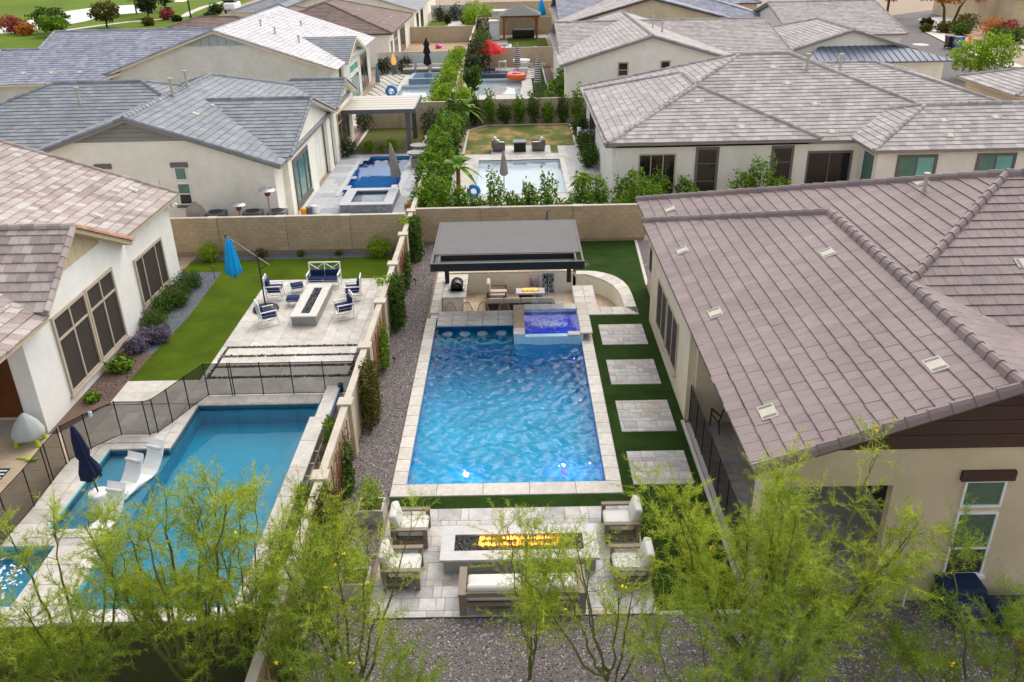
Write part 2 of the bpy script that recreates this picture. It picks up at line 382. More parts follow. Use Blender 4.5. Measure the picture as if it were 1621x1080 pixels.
T['pebble'] = MR('pebble', [S(34, 34, 38), S(58, 60, 64), S(86, 88, 92), S(24, 24, 28)], .5, 10, .1, 0, spec=.5)
T['river'] = MR('river_rock', [S(74, 64, 62), S(104, 94, 90), S(52, 46, 46), S(128, 112, 106)], .7, 10, .1, 0)
T['white'] = M('white_paint', S(238, 238, 236), .4, .03, 3)
T['black'] = M('black_metal', S(24, 22, 22), .5, .2, 4)
T['bronze'] = M('bronze_metal', S(58, 44, 40), .5, .15, 4)
T['greymetal'] = M('grey_metal', S(96, 100, 106), .5, .1, 4)
T['steel'] = M('steel', S(170, 170, 170), .3, .1, 6, metal=.8)
T['frame_tan'] = M('frame_tan', S(186, 172, 154), .6, .05)
T['frame_grey'] = M('frame_grey', S(108, 104, 100), .6, .05)
T['screen'] = M('sun_screen', S(58, 50, 46), .75, .12, 60)
T['glass_dark'] = M('glass_dark', S(30, 28, 28), .08, .2, 2, spec=.6)
T['glass_green'] = M('glass_green', S(86, 128, 116), .1, .2, 1.2, spec=.6)
T['glass_teal'] = M('glass_teal', S(110, 176, 168), .15, .12, 1.5, spec=.6)
T['blind_green'] = M('blind_green', S(88, 112, 88), .25, .08, 3, spec=.6)
T['wood'] = M('cedar_wood', S(150, 92, 52), .7, .2, 9, .15, 40, stretch=(1, 1, .15))
T['wood_grey'] = M('grey_wood', S(132, 118, 104), .7, .14, 8, .15, 60, stretch=(1, 8, 8))
T['wood_dark'] = M('dark_wood', S(84, 66, 54), .7, .15, 8)
T['cushion_white'] = M('cushion_white', S(208, 206, 201), .95, .05, 3, .2, 160)
T['cushion_beige'] = M('cushion_beige', S(196, 186, 172), .95, .05, 3, .2, 160)
T['navy'] = M('navy_fabric', S(22, 38, 84), .9, .1, 5, .2, 200)
T['piping'] = M('white_piping', S(220, 224, 230), .8, .03)
T['stone_white'] = M('honed_stone', S(196, 192, 186), .45, .07, 4, .08, 40, dirt=.06)
T['stone_grey'] = M('grey_stone', S(150, 148, 146), .6, .1, 6, .2, 50, dirt=.08)
T['plaster1'] = M('pool_plaster', S(52, 210, 230), .8, .16, 1.2)
T['plaster2'] = M('pool_plaster_teal', S(92, 198, 212), .8, .06, 2)
T['plaster_dark'] = M('pool_plaster_dark', S(78, 168, 214), .8, .06, 2)
T['water1'] = water_mat('pool_water', (.92, .97, 1, 1), (.02, .82, .95, 1), .62, .25, 8.0, (1, 1.5, 1), dist=.05)
T['water2'] = water_mat('calm_water', (.92, .97, 1, 1), (.12, .8, .92, 1), .6, .05, 2.0)
T['water3'] = water_mat('far_water', (.9, .95, 1, 1), (.1, .5, .85, 1), .3, .03, 1.5)
T['led_white'] = emis('pool_led_core', (.3, .1, 1, 1), 1.0)
T['flame'] = emis('flame', (1, .26, .02, 1), 2.4)
T['flame_hot'] = emis('flame_core', (1, .4, .06, 1), 3.5)
T['foam'] = M('water_foam', S(225, 232, 255), .6, .05)
T['leaf_shrub'] = MR('leaf_shrub', [S(36, 62, 14), S(66, 98, 20), S(96, 124, 28), S(48, 78, 18)], .6, 4, .1, 0, trans=.3)
T['leaf_hedge'] = MR('leaf_hedge', [S(52, 84, 16), S(92, 132, 20), S(134, 166, 30), S(68, 104, 18)], .6, 4, .1, 0, trans=.3)
T['leaf_lime'] = MR('leaf_lime', [S(84, 120, 16), S(132, 164, 24), S(164, 190, 36), S(104, 140, 20)], .6, 4, .1, 0, trans=.35)
T['leaf_dark'] = MR('leaf_dark', [S(30, 46, 20), S(50, 68, 26), S(70, 86, 34)], .65, 4, .1, 0, trans=.25)
T['leaf_brown'] = MR('leaf_brown', [S(82, 70, 22), S(112, 96, 30), S(66, 70, 20), S(92, 104, 26)], .65, 4, .1, 0, trans=.25)
T['leaf_pv'] = MR('leaf_palo_verde', [S(132, 154, 44), S(180, 196, 62), S(214, 222, 94), S(154, 174, 52), S(84, 108, 36)], .6, 2, .1, 0, trans=.45, spec=.2)
T['leaf_pv_dark'] = MR('leaf_palo_verde_dark', [S(98, 124, 40), S(136, 160, 54), S(166, 186, 72), S(70, 96, 32)], .6, 2, .1, 0, trans=.45, spec=.2)
T['bark_pv'] = M('palo_verde_bark', S(98, 106, 50), .7, .25, 8, .2, 60)
T['bark'] = M('bark', S(96, 76, 58), .9, .2, 8, .3, 60)
T['flower'] = M('yellow_flower', S(244, 196, 10), .6, .08)
T['lavender'] = MR('lavender_leaf', [S(124, 104, 140), S(150, 132, 164), S(100, 88, 110), S(96, 104, 80)], .7, 4, .1, 0, trans=.3)
T['red_leaf'] = MR('red_leaf', [S(160, 46, 56), S(180, 70, 74), S(126, 44, 46), S(96, 84, 44)], .7, 4, .1, 0, trans=.3)
T['orange_leaf'] = MR('orange_leaf', [S(196, 110, 30), S(176, 120, 40), S(210, 140, 50), S(150, 110, 40)], .7, 4, .1, 0, trans=.3)
T['cyan'] = M('cyan_fabric', S(0, 158, 226), .85, .08, 3)
T['redfab'] = M('red_fabric', S(190, 14, 26), .85, .12, 3)
T['navyfab'] = M('navy_canvas', S(18, 28, 62), .85, .15, 4)
T['taupe'] = M('taupe_canvas', S(150, 142, 134), .85, .1, 4)
T['blackfab'] = M('black_canvas', S(34, 28, 34), .85, .12, 4)
T['fencemesh'] = mesh_screen('fence_mesh', S(52, 48, 44), .45)
T['lime'] = M('lime_plastic', S(176, 200, 20), .5, .05)
T['covergrey'] = M('grey_cover', S(170, 178, 176), .7, .07, 6, .3, 12)
T['bluecover'] = M('blue_cover', S(14, 38, 70), .7, .1, 4, .2, 20)
T['bluebin'] = M('blue_bin', S(40, 74, 170), .5, .06)
T['brownbin'] = M('brown_bin', S(66, 48, 48), .5, .06)
T['yellow'] = M('hydrant_yellow', S(236, 160, 16), .5, .05)
T['pink'] = M('pink_float', S(220, 70, 150), .4, .05)
T['orange'] = M('orange_float', S(226, 104, 40), .4, .05)
T['bluefloat'] = M('blue_float', S(40, 130, 210), .4, .1, 8)
T['louvre'] = M('louvre_grey', S(112, 111, 110), .85, .05, 2, spec=.15)
T['pergola'] = M('pergola_sheet', S(186, 180, 170), .7, .03, 2)
T['concrete_slab'] = M('grey_slab', S(180, 182, 186), .8, .12, 5, .2, 60)
T['wicker'] = M('wicker', S(112, 104, 96), .8, .2, 60, .3, 120)
T['terracotta'] = M('terracotta', S(200, 90, 40), .7, .1)
T['rattan'] = M('rattan', S(168, 152, 126), .7, .12, 20)

# ------------------------------------------------------------------ ground and water holes
HOLES = [(-3.14, 2.36, 19.38, 30.95), (-3.1, 2.55, 30.9, 35.0), (2.5, 4.25, 31.1, 34.7),
         (-10.4, -6.32, 14.7, 24.0), (-12.2, -10.3, 17.7, 21.45), (-14.0, -11.7, 14.9, 17.05),
         (-10.05, -6.9, 47.7, 56.9), (-2.28, 2.98, 47.5, 55.2), (-10.7, -6.6, 78.2, 85.4), (-3.3, .9, 79.2, 88.2)]
sheet('ground', rects_minus((-400, 400, -60, 700), HOLES), -.06, T['soil'])

def basin(parent, x0, x1, y0, y1, ztop, d0, d1, mat):
    m = MB(); z0, z1 = -d0, -d1
    m.poly([(x0, y0, z0), (x1, y0, z0), (x1, y1, z1), (x0, y1, z1)])
    m.poly([(x0, y0, z0), (x0, y0, ztop), (x1, y0, ztop), (x1, y0, z0)]); m.poly([(x0, y1, z1), (x1, y1, z1), (x1, y1, ztop), (x0, y1, ztop)])
    m.poly([(x0, y0, z0), (x0, y1, z1), (x0, y1, ztop), (x0, y0, ztop)]); m.poly([(x1, y0, z0), (x1, y0, ztop), (x1, y1, ztop), (x1, y1, z1)])
    return m.build('basin', mat, parent)
def water_body(parent, x0, x1, y0, y1, zw, zb, mat, e=.04):
    return MB().box(x0 - e, x1 + e, y0 - e, y1 + e, zb, zw).build('water', mat, parent)

# ------------------------------------------------------------------ roofs and houses
def hipgable(x0, x1, y0, y1, ze, s, axis, e0, e1):
    P = []; lines = []; rakes = []
    if axis == 'y':
        h = (x1 - x0) / 2; xm = (x0 + x1) / 2; zr = ze + s * h; ya = y0 + (h if e0 == 'h' else 0); yb = y1 - (h if e1 == 'h' else 0)
        P.append(('W', [(x0, y1, ze), (x0, y0, ze), (xm, ya, zr), (xm, yb, zr)])); P.append(('E', [(x1, y0, ze), (x1, y1, ze), (xm, yb, zr), (xm, ya, zr)]))
        if e0 == 'h': P.append(('S', [(x0, y0, ze), (x1, y0, ze), (xm, ya, zr)])); lines += [((x0, y0, ze), (xm, ya, zr)), ((x1, y0, ze), (xm, ya, zr))]
        else: rakes += [((x0, y0, ze), (xm, y0, zr)), ((x1, y0, ze), (xm, y0, zr))]
        if e1 == 'h': P.append(('N', [(x1, y1, ze), (x0, y1, ze), (xm, yb, zr)])); lines += [((x0, y1, ze), (xm, yb, zr)), ((x1, y1, ze), (xm, yb, zr))]
        else: rakes += [((x0, y1, ze), (xm, y1, zr)), ((x1, y1, ze), (xm, y1, zr))]
        if yb - ya > .3: lines.append(((xm, ya, zr), (xm, yb, zr)))
    else:
        h = (y1 - y0) / 2; ym = (y0 + y1) / 2; zr = ze + s * h; xa = x0 + (h if e0 == 'h' else 0); xb = x1 - (h if e1 == 'h' else 0)
        P.append(('S', [(x0, y0, ze), (x1, y0, ze), (xb, ym, zr), (xa, ym, zr)])); P.append(('N', [(x1, y1, ze), (x0, y1, ze), (xa, ym, zr), (xb, ym, zr)]))
        if e0 == 'h': P.append(('W', [(x0, y1, ze), (x0, y0, ze), (xa, ym, zr)])); lines += [((x0, y0, ze), (xa, ym, zr)), ((x0, y1, ze), (xa, ym, zr))]
        else: rakes += [((x0, y0, ze), (x0, ym, zr)), ((x0, y1, ze), (x0, ym, zr))]
        if e1 == 'h': P.append(('E', [(x1, y0, ze), (x1, y1, ze), (xb, ym, zr)])); lines += [((x1, y0, ze), (xb, ym, zr)), ((x1, y1, ze), (xb, ym, zr))]
        else: rakes += [((x1, y0, ze), (x1, ym, zr)), ((x1, y1, ze), (x1, ym, zr))]
        if xb - xa > .3: lines.append(((xa, ym, zr), (xb, ym, zr)))
    return P, lines, rakes

def plane_frame(poly):
    p = [Vector(v) for v in poly]; u = (p[1] - p[0]).normalized(); n = (p[1] - p[0]).cross(p[2] - p[1]).normalized()
    if n.z < 0: n = -n
    return p[0], u, n.cross(u).normalized(), n
_tilemesh = {}
def tile_mesh(w_, e, mat):
    k = (round(w_, 3), round(e, 3), mat.name)
    if k not in _tilemesh:
        m = MB(); g = .004; a, b = g, w_ - g; hi, lo, mid = .052, .0, .018
        hi = .05; m._a([(a, 0, lo), (b, 0, lo), (b, 0, hi), (a, 0, hi), (a, e + .03, mid), (b, e + .03, mid), (a, .015, hi + .004), (b, .015, hi + .004)],
             [(0, 1, 2, 3), (3, 2, 7, 6), (6, 7, 5, 4), (0, 3, 6, 4), (1, 5, 7, 2)], 0.)
        me = bpy.data.meshes.new('roof_tile'); me.from_pydata(m.v, [], m.f); me.materials.append(mat); _tilemesh[k] = me
        uv = me.uv_layers.new(name='UVMap')
        for l in me.loops: uv.data[l.index].uv = me.vertices[l.vertex_index].co[:2]
    return _tilemesh[k]
CAMP = Vector((0, 0, 13.8))
def in_frame(p):
    q = cam.matrix_world.inverted() @ Vector(p)
    if q.z > -1: return False
    x, y = q.x / -q.z, q.y / -q.z
    return abs(x) < .6 and abs(y) < .4
def roof(house, planes, tile, deckmat, e=.36, tw=.33, pick=0, deck=.16, vis=None, seed=1, stagger=True):
    """deck slab + real tiles; the PICK nearest full tiles are objects, the rest one joined part"""
    rg = random.Random(seed); m = MB()
    for d, poly in planes:
        lo = [(x, y, z - deck) for x, y, z in poly]; n = len(poly)
        m._a(list(poly) + lo, [tuple(range(n)), tuple(range(2 * n - 1, n - 1, -1))] + [(i, n + i, n + (i + 1) % n, (i + 1) % n) for i in range(n)])
    rf = m.build('roof', deckmat, house)
    V = []; F = []; RR = []; UV = []; full = []
    for d, poly in planes:
        if vis and d not in vis: continue
        O, u, v, nn = plane_frame(poly); q = [((Vector(p) - O).dot(u), (Vector(p) - O).dot(v)) for p in poly]
        vmax = max(b for a, b in q)
        def span(vv):
            xs = []
            for i in range(len(q)):
                (a0, b0), (a1, b1) = q[i], q[(i + 1) % len(q)]
                if abs(b1 - b0) < 1e-6:
                    if abs(b0 - vv) < 1e-4: xs += [a0, a1]
                elif min(b0, b1) - 1e-6 <= vv <= max(b0, b1) + 1e-6: xs.append(a0 + (a1 - a0) * (vv - b0) / (b1 - b0))
            return (min(xs), max(xs)) if xs else None
        k = 0
        while k * e < vmax - .04:
            v0 = k * e - (.04 if k == 0 else 0); v1 = min((k + 1) * e, vmax)
            s0, s1 = span(max(v0, 0)), span(v1 - 1e-5)
            if s0 and s1:
                lo, hi = min(s0[0], s1[0]), max(s0[1], s1[1]); a = lo - (tw / 2 if (k % 2 and stagger) else 0) - rg.uniform(0, .05) * 0
                while a < hi - .02:
                    b = a + tw
                    bl, br = max(a, s0[0]), min(b, s0[1]); tl, tr_ = max(a, s1[0]), min(b, s1[1])
                    if br - bl > .01 or tr_ - tl > .01:
                        if br - bl <= .01: bl = br = min(max(a, s0[0]), s0[1]) if bl > s0[1] - .02 or br < s0[0] + .02 else bl
                        if tr_ - tl <= .01: tl = tr_ = min(max((a + b) / 2, s1[0]), s1[1])
                        isfull = pick and abs(br - bl - tw) < 1e-4 and abs(tr_ - tl - tw) < 1e-4 and v1 - v0 > e - .001
                        c = O + u * ((a + b) / 2) + v * ((v0 + v1) / 2)
                        if isfull and in_frame(c): full.append(((c - CAMP).length, O + u * a + v * v0, u, v, nn, v1 - v0, (bl, br, tl, tr_, v0, v1), O))
                        else: _tile(V, F, RR, UV, O, u, v, nn, bl, br, tl, tr_, v0, v1, rg)
                    a = b
            k += 1
    full.sort(key=lambda t: t[0])
    for i, t in enumerate(full):
        if i < pick:
            o = link(bpy.data.objects.new('roof_tile', tile_mesh(tw, e, tile))); o.parent = rf
            X = (Matrix((t[2], t[3], t[4])).transposed() @ Matrix.Rotation(rg.gauss(0, .006), 3, 'Z')).to_4x4(); X.translation = t[1] + t[4] * rg.uniform(0, .007) - t[3] * (abs(rg.gauss(0, .006)) + (.03 if rg.random() < .02 else 0)); o.matrix_local = X
        else: _tile(V, F, RR, UV, t[7], t[2], t[3], t[4], *t[6], rg)
    if V:
        o = np_mesh('roof_tiles', np.array(V), np.array(F), tile, rf, RR, uv=UV); o["kind"] = "stuff"
    return rf
def _tile(V, F, RR, UV, O, u, v, nn, bl, br, tl, tr_, v0, v1, rg):
    n = len(V); g = .004; hi = .047 + rg.uniform(0, .01); r = rg.random(); o1, o2 = rg.uniform(0, 9), rg.uniform(0, 9)
    P = lambda a, b, h: tuple(O + u * a + v * b + nn * h)
    V += [P(bl + g, v0, 0), P(br - g, v0, 0), P(br - g, v0, hi), P(bl + g, v0, hi), P(tr_ - g, v1 + .02, .02), P(tl + g, v1 + .02, .02)]
    F += [(n, n + 1, n + 2, n + 3), (n + 3, n + 2, n + 4, n + 5)]; RR += [r, r]
    UV += [(bl + o1, v0 + o2), (br + o1, v0 + o2), (br + o1, v0 + o2), (bl + o1, v0 + o2), (bl + o1, v0 + o2), (br + o1, v0 + o2), (tr_ + o1, v1 + o2), (tl + o1, v1 + o2)]
_capmesh = {}
def caps(roofp, lines, mat, step=.4, w_=.24, h=.13, objs=False, name='ridge_tile', lift=.03):
    m = MB()
    for p, q in lines:
        p, q = Vector(p), Vector(q); L = (q - p).length; d = (q - p) / L; n = max(1, int(L / step)); st = L / n
        a = d.cross(Vector((0, 0, 1))).normalized(); b = a.cross(d).normalized()
        if b.z < 0: b = -b
        key = (round(st, 3), w_, h, mat.name)
        if objs and key not in _capmesh:
            mm = MB(); _capgeo(mm, Vector((0, 0, 0)), Vector((0, 1, 0)), Vector((1, 0, 0)), Vector((0, 0, 1)), st, w_, h, 0.)
            me = bpy.data.meshes.new(name); me.from_pydata(mm.v, [], mm.f); me.materials.append(mat); _capmesh[key] = me
        for i in range(n):
            o0 = p + d * st * i + b * lift
            if objs:
                o = link(bpy.data.objects.new(name, _capmesh[key])); o.parent = roofp
                X = Matrix((d.cross(b), d, b)).transposed().to_4x4(); X.translation = o0; o.matrix_local = X
            else: _capgeo(m, o0, d, a, b, st, w_, h, None)
    if m.v:
        o = m.build(name + 's', mat, roofp, fix=False); o["kind"] = "stuff"; return o
def _capgeo(m, o, d, a, b, st, w_, h, r):
    pr = [(-.5, -.3), (-.36, .55), (-.12, 1), (.12, 1), (.36, .55), (.5, -.3)]; vs = []
    for t, k in ((-.03, 1.0), (st, .86)):
        for x, z in pr: vs.append(o + d * t + a * (x * w_ * k) + b * (z * h * k + (.012 if t < 0 else 0)))
    m._a(vs, [(i, i + 1, 7 + i, 6 + i) for i in range(5)] + [(0, 1, 2, 3, 4, 5), (11, 10, 9, 8, 7, 6)], r)
def window(house, axis, pos, a0, a1, z0, z1, out, frame, glass, cols=(), rows=(), fw=.09, proud=.05, sill=True, head=None, panes=None, mw=.05, name='window'):
    """frame proud of the wall, panes set back inside it; axis is the wall's fixed axis"""
    m = MB(); p0, p1 = (pos, pos + out * proud)
    def bx(mb, A0, A1, Z0, Z1, d0, d1):
        lo, hi = min(d0, d1), max(d0, d1)
        if axis == 'y': mb.box(A0, A1, lo, hi, Z0, Z1)
        else: mb.box(lo, hi, A0, A1, Z0, Z1)
    ps = pos - out * .02
    bx(m, a0, a1, z1 - fw, z1, ps, p1); bx(m, a0, a1, z0, z0 + fw, ps, p1); bx(m, a0, a0 + fw, z0 + fw, z1 - fw, ps, p1); bx(m, a1 - fw, a1, z0 + fw, z1 - fw, ps, p1)
    cs = [a0 + fw] + [a0 + (a1 - a0) * c for c in cols] + [a1 - fw]; rs = [z0 + fw] + [z0 + (z1 - z0) * c for c in rows] + [z1 - fw]
    for c in cs[1:-1]: bx(m, c - mw / 2, c + mw / 2, z0 + fw, z1 - fw, ps, pos + out * proud * .8)
    for i in range(len(cs) - 1):
        for r in rs[1:-1]: bx(m, cs[i] + (mw / 2 if i else 0), cs[i + 1] - (mw / 2 if i < len(cs) - 2 else 0), r - mw / 2, r + mw / 2, ps, pos + out * proud * .8)
    wo_ = m.build(name, frame, house)
    for i in range(len(cs) - 1):
        for j in range(len(rs) - 1):
            g = glass if not panes else panes[(j * (len(cs) - 1) + i) % len(panes)]
            q = MB(); bx(q, cs[i] + .004, cs[i + 1] - .004, rs[j] + .004, rs[j + 1] - .004, ps, pos + out * .014); q.build('pane', g, wo_)
    if sill:
        q = MB(); bx(q, a0 - .06, a1 + .06, z0 - .09, z0 - .003, ps, pos + out * .1); q.build('sill', frame, wo_)
    if head:
        q = MB(); bx(q, a0 - .12, a1 + .12, z1 + .003, z1 + .24, ps, pos + out * .09); q.build('lintel', head, wo_)
    return wo_
def ring_walls(house, x0, x1, y0, y1, z, mat, s=0, axis=None, gab='', th=.2, name='wall'):
    """four walls of a volume; sides named in gab rise to the ridge"""
    def side(ax, pos, tt, a, b, g):
        am = (a + b) / 2; zr = z + s * (b - a) / 2
        poly = [(a, -.05), (b, -.05), (b, z), (am, zr), (a, z)] if g else [(a, -.05), (b, -.05), (b, z), (a, z)]
        MB().slab(ax, pos, tt, poly).build(name, mat, house)
    side('y', y0, th, x0, x1, 'S' in gab); side('y', y1 - th, th, x0, x1, 'N' in gab)
    side('x', x0, th, y0 + th + .003, y1 - th - .003, 'W' in gab); side('x', x1 - th, th, y0 + th + .003, y1 - th - .003, 'E' in gab)
def vents(roofp, pts, poly, mat, name='roof_vent'):
    O, u, v, nn = plane_frame(poly)
    for (x, y) in pts:
        # height of the plane at x,y
        z = O.z - (nn.x * (x - O.x) + nn.y * (y - O.y)) / nn.z
        c = Vector((x, y, z)); m = MB(); m.T = Matrix((u, v, nn)).transposed().to_4x4(); m.T.translation = c
        m.box(-.27, .27, -.18, .18, .03, .062); vo = m.build(name, mat, roofp)
        for sx in (-1, 1):
            q = MB(); q.T = m.T; q.box(sx * .19 - .04, sx * .19 + .04, -.15, .15, .0622, .068); q.build('louvre', T['greymetal'], vo)
def pipes(roofp, pts, mat, h=.5, r=.05):
    for (x, y, z) in pts:
        m = MB(); m.tube([(x, y, z - .1), (x, y, z + h)], r, 8); m.tube([(x, y, z + h), (x, y, z + h + .1)], r * 1.7, 8); m.build('vent_pipe', mat, roofp)
# ================================================================== HOUSES
VENT = M('vent_paint', S(184, 176, 160), .7, .08, 6)
# ---- main house on the right
H = wthing('tiled_house', 'cream stucco house with mauve tiled roof beside the large blue pool', 'house', (5.1, 14.65, 0))
PA, LA, KA = hipgable(4.75, 14.65, 14.35, 30.3, 3.8, .36, 'y', 'g', 'h')
PB, LB, KB = hipgable(5.0, 26.0, 15.1, 33.7, 3.6, .36, 'x', 'h', 'h')
PB = [(d, p) for d, p in PB if d in 'WSN']
rf = roof(H, PA + PB, T['tile_mauve'], T['deck_dark'], .37, .335, 300, vis='WSE', seed=3)
caps(rf, [LA[2], ((4.75, 30.3, 3.8), (9.7, 25.35, 5.58)), LB[0], ((5.0, 33.7, 3.6), (14.3, 24.4, 6.95)), ((14.3, 24.4, 6.95), (18, 24.4, 6.95))], T['tile_mauve'], .42, .27, .15, objs=True)
caps(rf, [((4.75, 14.33, 3.78), (9.7, 14.33, 5.56)), ((14.65, 14.33, 3.78), (9.7, 14.33, 5.56))], T['tile_mauve'], .43, .22, .16, objs=True, name='rake_tile')
vents(rf, [(5.46, 26.4), (5.46, 21.4), (5.46, 16.1), (8.8, 22.7), (8.8, 15.9)], PA[0][1], VENT)
vents(rf, [(5.9, 31.3), (12.6, 25.9)], PB[-1][1] if PB[-1][0] == 'W' else [p for d, p in PB if d == 'W'][0], VENT)
vents(rf, [(11.6, 19.9), (11.7, 15.9)], PA[1][1], VENT)
vents(rf, [(13.2, 20.7)], PB[0][1], VENT)
pipes(rf, [(15.6, 23.0, 6.4), (12.4, 25.2, 6.3)], VENT, .45, .06)
m = MB(); cr = T['stucco_cream']
MB().slab('x', 5.08, .22, [(22.55, -.05), (29.9, -.05), (29.9, 3.72), (22.55, 3.72)]).build('wall', cr, H)
MB().slab('x', 5.5, .2, [(29.9, -.05), (33.3, -.05), (33.3, 3.5), (29.9, 3.5)]).build('wall', cr, H)
MB().slab('y', 29.7, .2, [(5.303, -.05), (5.7, -.05), (5.7, 3.7), (5.303, 3.7)]).build('wall', cr, H)
MB().slab('y', 33.1, .2, [(5.703, -.05), (24, -.05), (24, 3.5), (5.703, 3.5)]).build('wall', cr, H)
MB().box(5.08, 5.62, 14.65, 15.25, -.05, 3.7).build('column', cr, H)
zz = lambda x: 3.58 + .36 * (min(x, 19.4 - x) - 4.75)
ts = T['stucco_tan']
MB().slab('y', 14.66, .22, [(5.623, 3.13), (7.78, 3.13), (7.78, zz(7.78)), (5.623, zz(5.623))]).build('wall', ts, H)
MB().slab('y', 14.66, .22, [(7.783, -.05), (14.3, -.05), (14.3, zz(14.3)), (9.7, zz(9.7)), (7.783, zz(7.783))]).build('wall', ts, H)
MB().slab('y', 14.655, .02, [(5.084, 3.13), (5.62, 3.13), (5.62, zz(5.62)), (5.084, zz(5.1))]).build('wall', ts, H)
for i in range(9):     # brown lap siding under the rake
    za = 4.06 + i * .165
    xa = 4.75 + (za - 3.58) / .36
    if 9.7 - xa < .1: break
    xb = min(9.7, xa + .1)
    MB().slab('y', 14.6 - .012 * (i % 2), .058, [(xa, za), (19.4 - xa, za), (19.4 - xa - .46, za + .16), (xa + .46, za + .16)]).build('siding_board', T['siding_brown'], H)
window(H, 'y', 14.66, 9.25, 10.12, .72, 2.42, -1, T['white'], T['blind_green'], (), (.43,), .05, .05, True, panes=[T['screen'], T['blind_green']])
window(H, 'y', 14.66, 9.25, 10.12, 2.55, 3.24, -1, T['white'], T['blind_green'], (), (), .05, .05, False, head=T['siding_brown'])
window(H, 'x', 5.08, 24.25, 26.15, .66, 2.42, -1, T['frame_tan'], T['screen'], (.5,), (), .04, .05)
window(H, 'x', 5.08, 26.3, 28.2, .66, 2.42, -1, T['frame_tan'], T['screen'], (.5,), (), .04, .05)
window(H, 'x', 5.5, 31.6, 32.9, .9, 2.0, -1, T['frame_tan'], T['screen'], (), (), .05, .04)
# covered patio recess
MB().slab('x', 9.3, .2, [(14.9, -.05), (22.4, -.05), (22.4, 3.6), (14.9, 3.6)]).build('wall', cr, H)
MB().slab('y', 22.35, .2, [(5.303, -.05), (9.3, -.05), (9.3, 3.6), (5.303, 3.6)]).build('wall', cr, H)
MB().box(5.2, 9.28, 14.9, 22.34, 3.45, 3.6).build('ceiling', T['stucco_tan'], H)
window(H, 'x', 9.3, 16.0, 21.0, .02, 2.6, -1, T['frame_tan'], T['glass_dark'], (.25, .5, .75), (), .08, .05, False, name='sliding_door')
MB().box(5.8, 7.7, 14.87, 15.3, .55, .62).build('barbecue_ledge', T['stone_grey'], H)

# ---- white house on the left
H = wthing('tiled_house', 'white stucco house with pink tiled roof beside the navy rocking chairs', 'house', (-14.6, 30, 0))
PE = [('E', [(-14.6, 23.3, 3.6), (-14.6, 36.1, 3.6), (-24.6, 36.1, 7.0), (-24.6, 23.3, 7.0)])]
PE2 = [('E', [(-14.15, 17.5, 3.45), (-14.15, 23.55, 3.45), (-24.6, 23.55, 7.0), (-24.6, 17.5, 7.0)])]
PG = [('S', [(-19.8, 23.5, 3.62), (-14.1, 23.5, 3.62), (-14.1, 26.15, 5.38), (-19.8, 26.15, 5.38)]), ('N', [(-14.1, 29.9, 3.62), (-19.8, 29.9, 3.62), (-19.8, 26.15, 5.38), (-14.1, 26.15, 5.38)])]
rf = roof(H, PG + PE + PE2, T['tile_pink'], T['deck_tan'], .36, .33, 300, vis='SE', seed=5)
caps(rf, [((-14.1, 26.15, 5.38), (-19.6, 26.15, 5.38))], T['tile_pink'], .4, .24, .12, objs=True)
caps(rf, [((-14.12, 23.5, 3.62), (-14.12, 26.15, 5.38))], T['tile_pink'], .36, .2, .11, objs=True, name='rake_tile')
caps(rf, [((-14.12, 29.9, 3.62), (-14.12, 26.15, 5.38))], T['tile_rust'], .36, .2, .11, objs=True, name='rake_tile')
caps(rf, [((-14.6, 36.08, 3.6), (-24.6, 36.08, 7.0))], T['tile_pink'], .4, .2, .1, objs=True, name='rake_tile')
vents(rf, [(-16.0, 35.1), (-15.95, 31.6)], PE[0][1], VENT)
wt = T['stucco_white']
MB().slab('x', -15.15, .2, [(29.9, -.05), (35.6, -.05), (35.6, 3.65), (29.9, 3.65)]).build('wall', wt, H)
MB().slab('y', 35.4, .2, [(-24.6, -.05), (-15.153, -.05), (-15.153, 3.7), (-24.6, 6.9)]).build('wall', wt, H)
MB().slab('x', -14.7, .2, [(22.45, -.05), (30.05, -.05), (30.05, 3.45), (26.2, 5.2), (23.6, 3.55), (22.45, 3.5)]).build('wall', wt, H)
MB().slab('y', 29.85, .2, [(-15.15, -.05), (-14.703, -.05), (-14.703, 3.45), (-15.15, 3.45)]).build('wall', wt, H)
MB().slab('y', 22.45, .2, [(-15.0, -.05), (-14.703, -.05), (-14.703, 3.5), (-15.0, 3.5)]).build('wall', wt, H)
MB().slab('x', -15.2, .2, [(22.652, -.05), (23.3, -.05), (23.3, 3.4), (22.652, 3.4)]).build('wall', wt, H)
MB().slab('y', 23.3, .2, [(-22, -.05), (-14.703, -.05), (-14.703, 3.4), (-22, 3.4)]).build('wall', wt, H)
# tan board-and-batten gable
for i in range(7):
    ya = 24.35 + i * .55
    yb = min(ya + .53, 28.3)
    zt = lambda y: (3.55 + (y - 23.5) * .66) if y < 26.15 else (5.3 - (y - 26.15) * .47)
    zb = 4.14
    if yb - ya < .05: continue
    poly = [(ya, min(zb, zt(ya))), (yb, min(zb, zt(yb))), (yb, zt(yb)), (ya, zt(ya))]
    if ya < 26.15 < yb: poly = [(ya, zb), (yb, zb), (yb, zt(yb)), (26.15, zt(26.15)), (ya, zt(ya))]
    MB().slab('x', -14.5, .03, poly).build('gable_board', T['deck_tan'], H)
FT = T['frame_tan']
window(H, 'x', -14.5, 24.15, 26.4, .38, 3.1, 1, FT, T['screen'], (.5,), (.7,), .1, .07, mw=.07, sill=True)
window(H, 'x', -14.5, 26.45, 28.6, .38, 3.1, 1, FT, T['screen'], (.5,), (.7,), .1, .07, mw=.07, sill=True)
window(H, 'x', -14.95, 31.35, 34.2, .3, 2.32, 1, FT, T['screen'], (.27, .73), (), .1, .07, mw=.06)
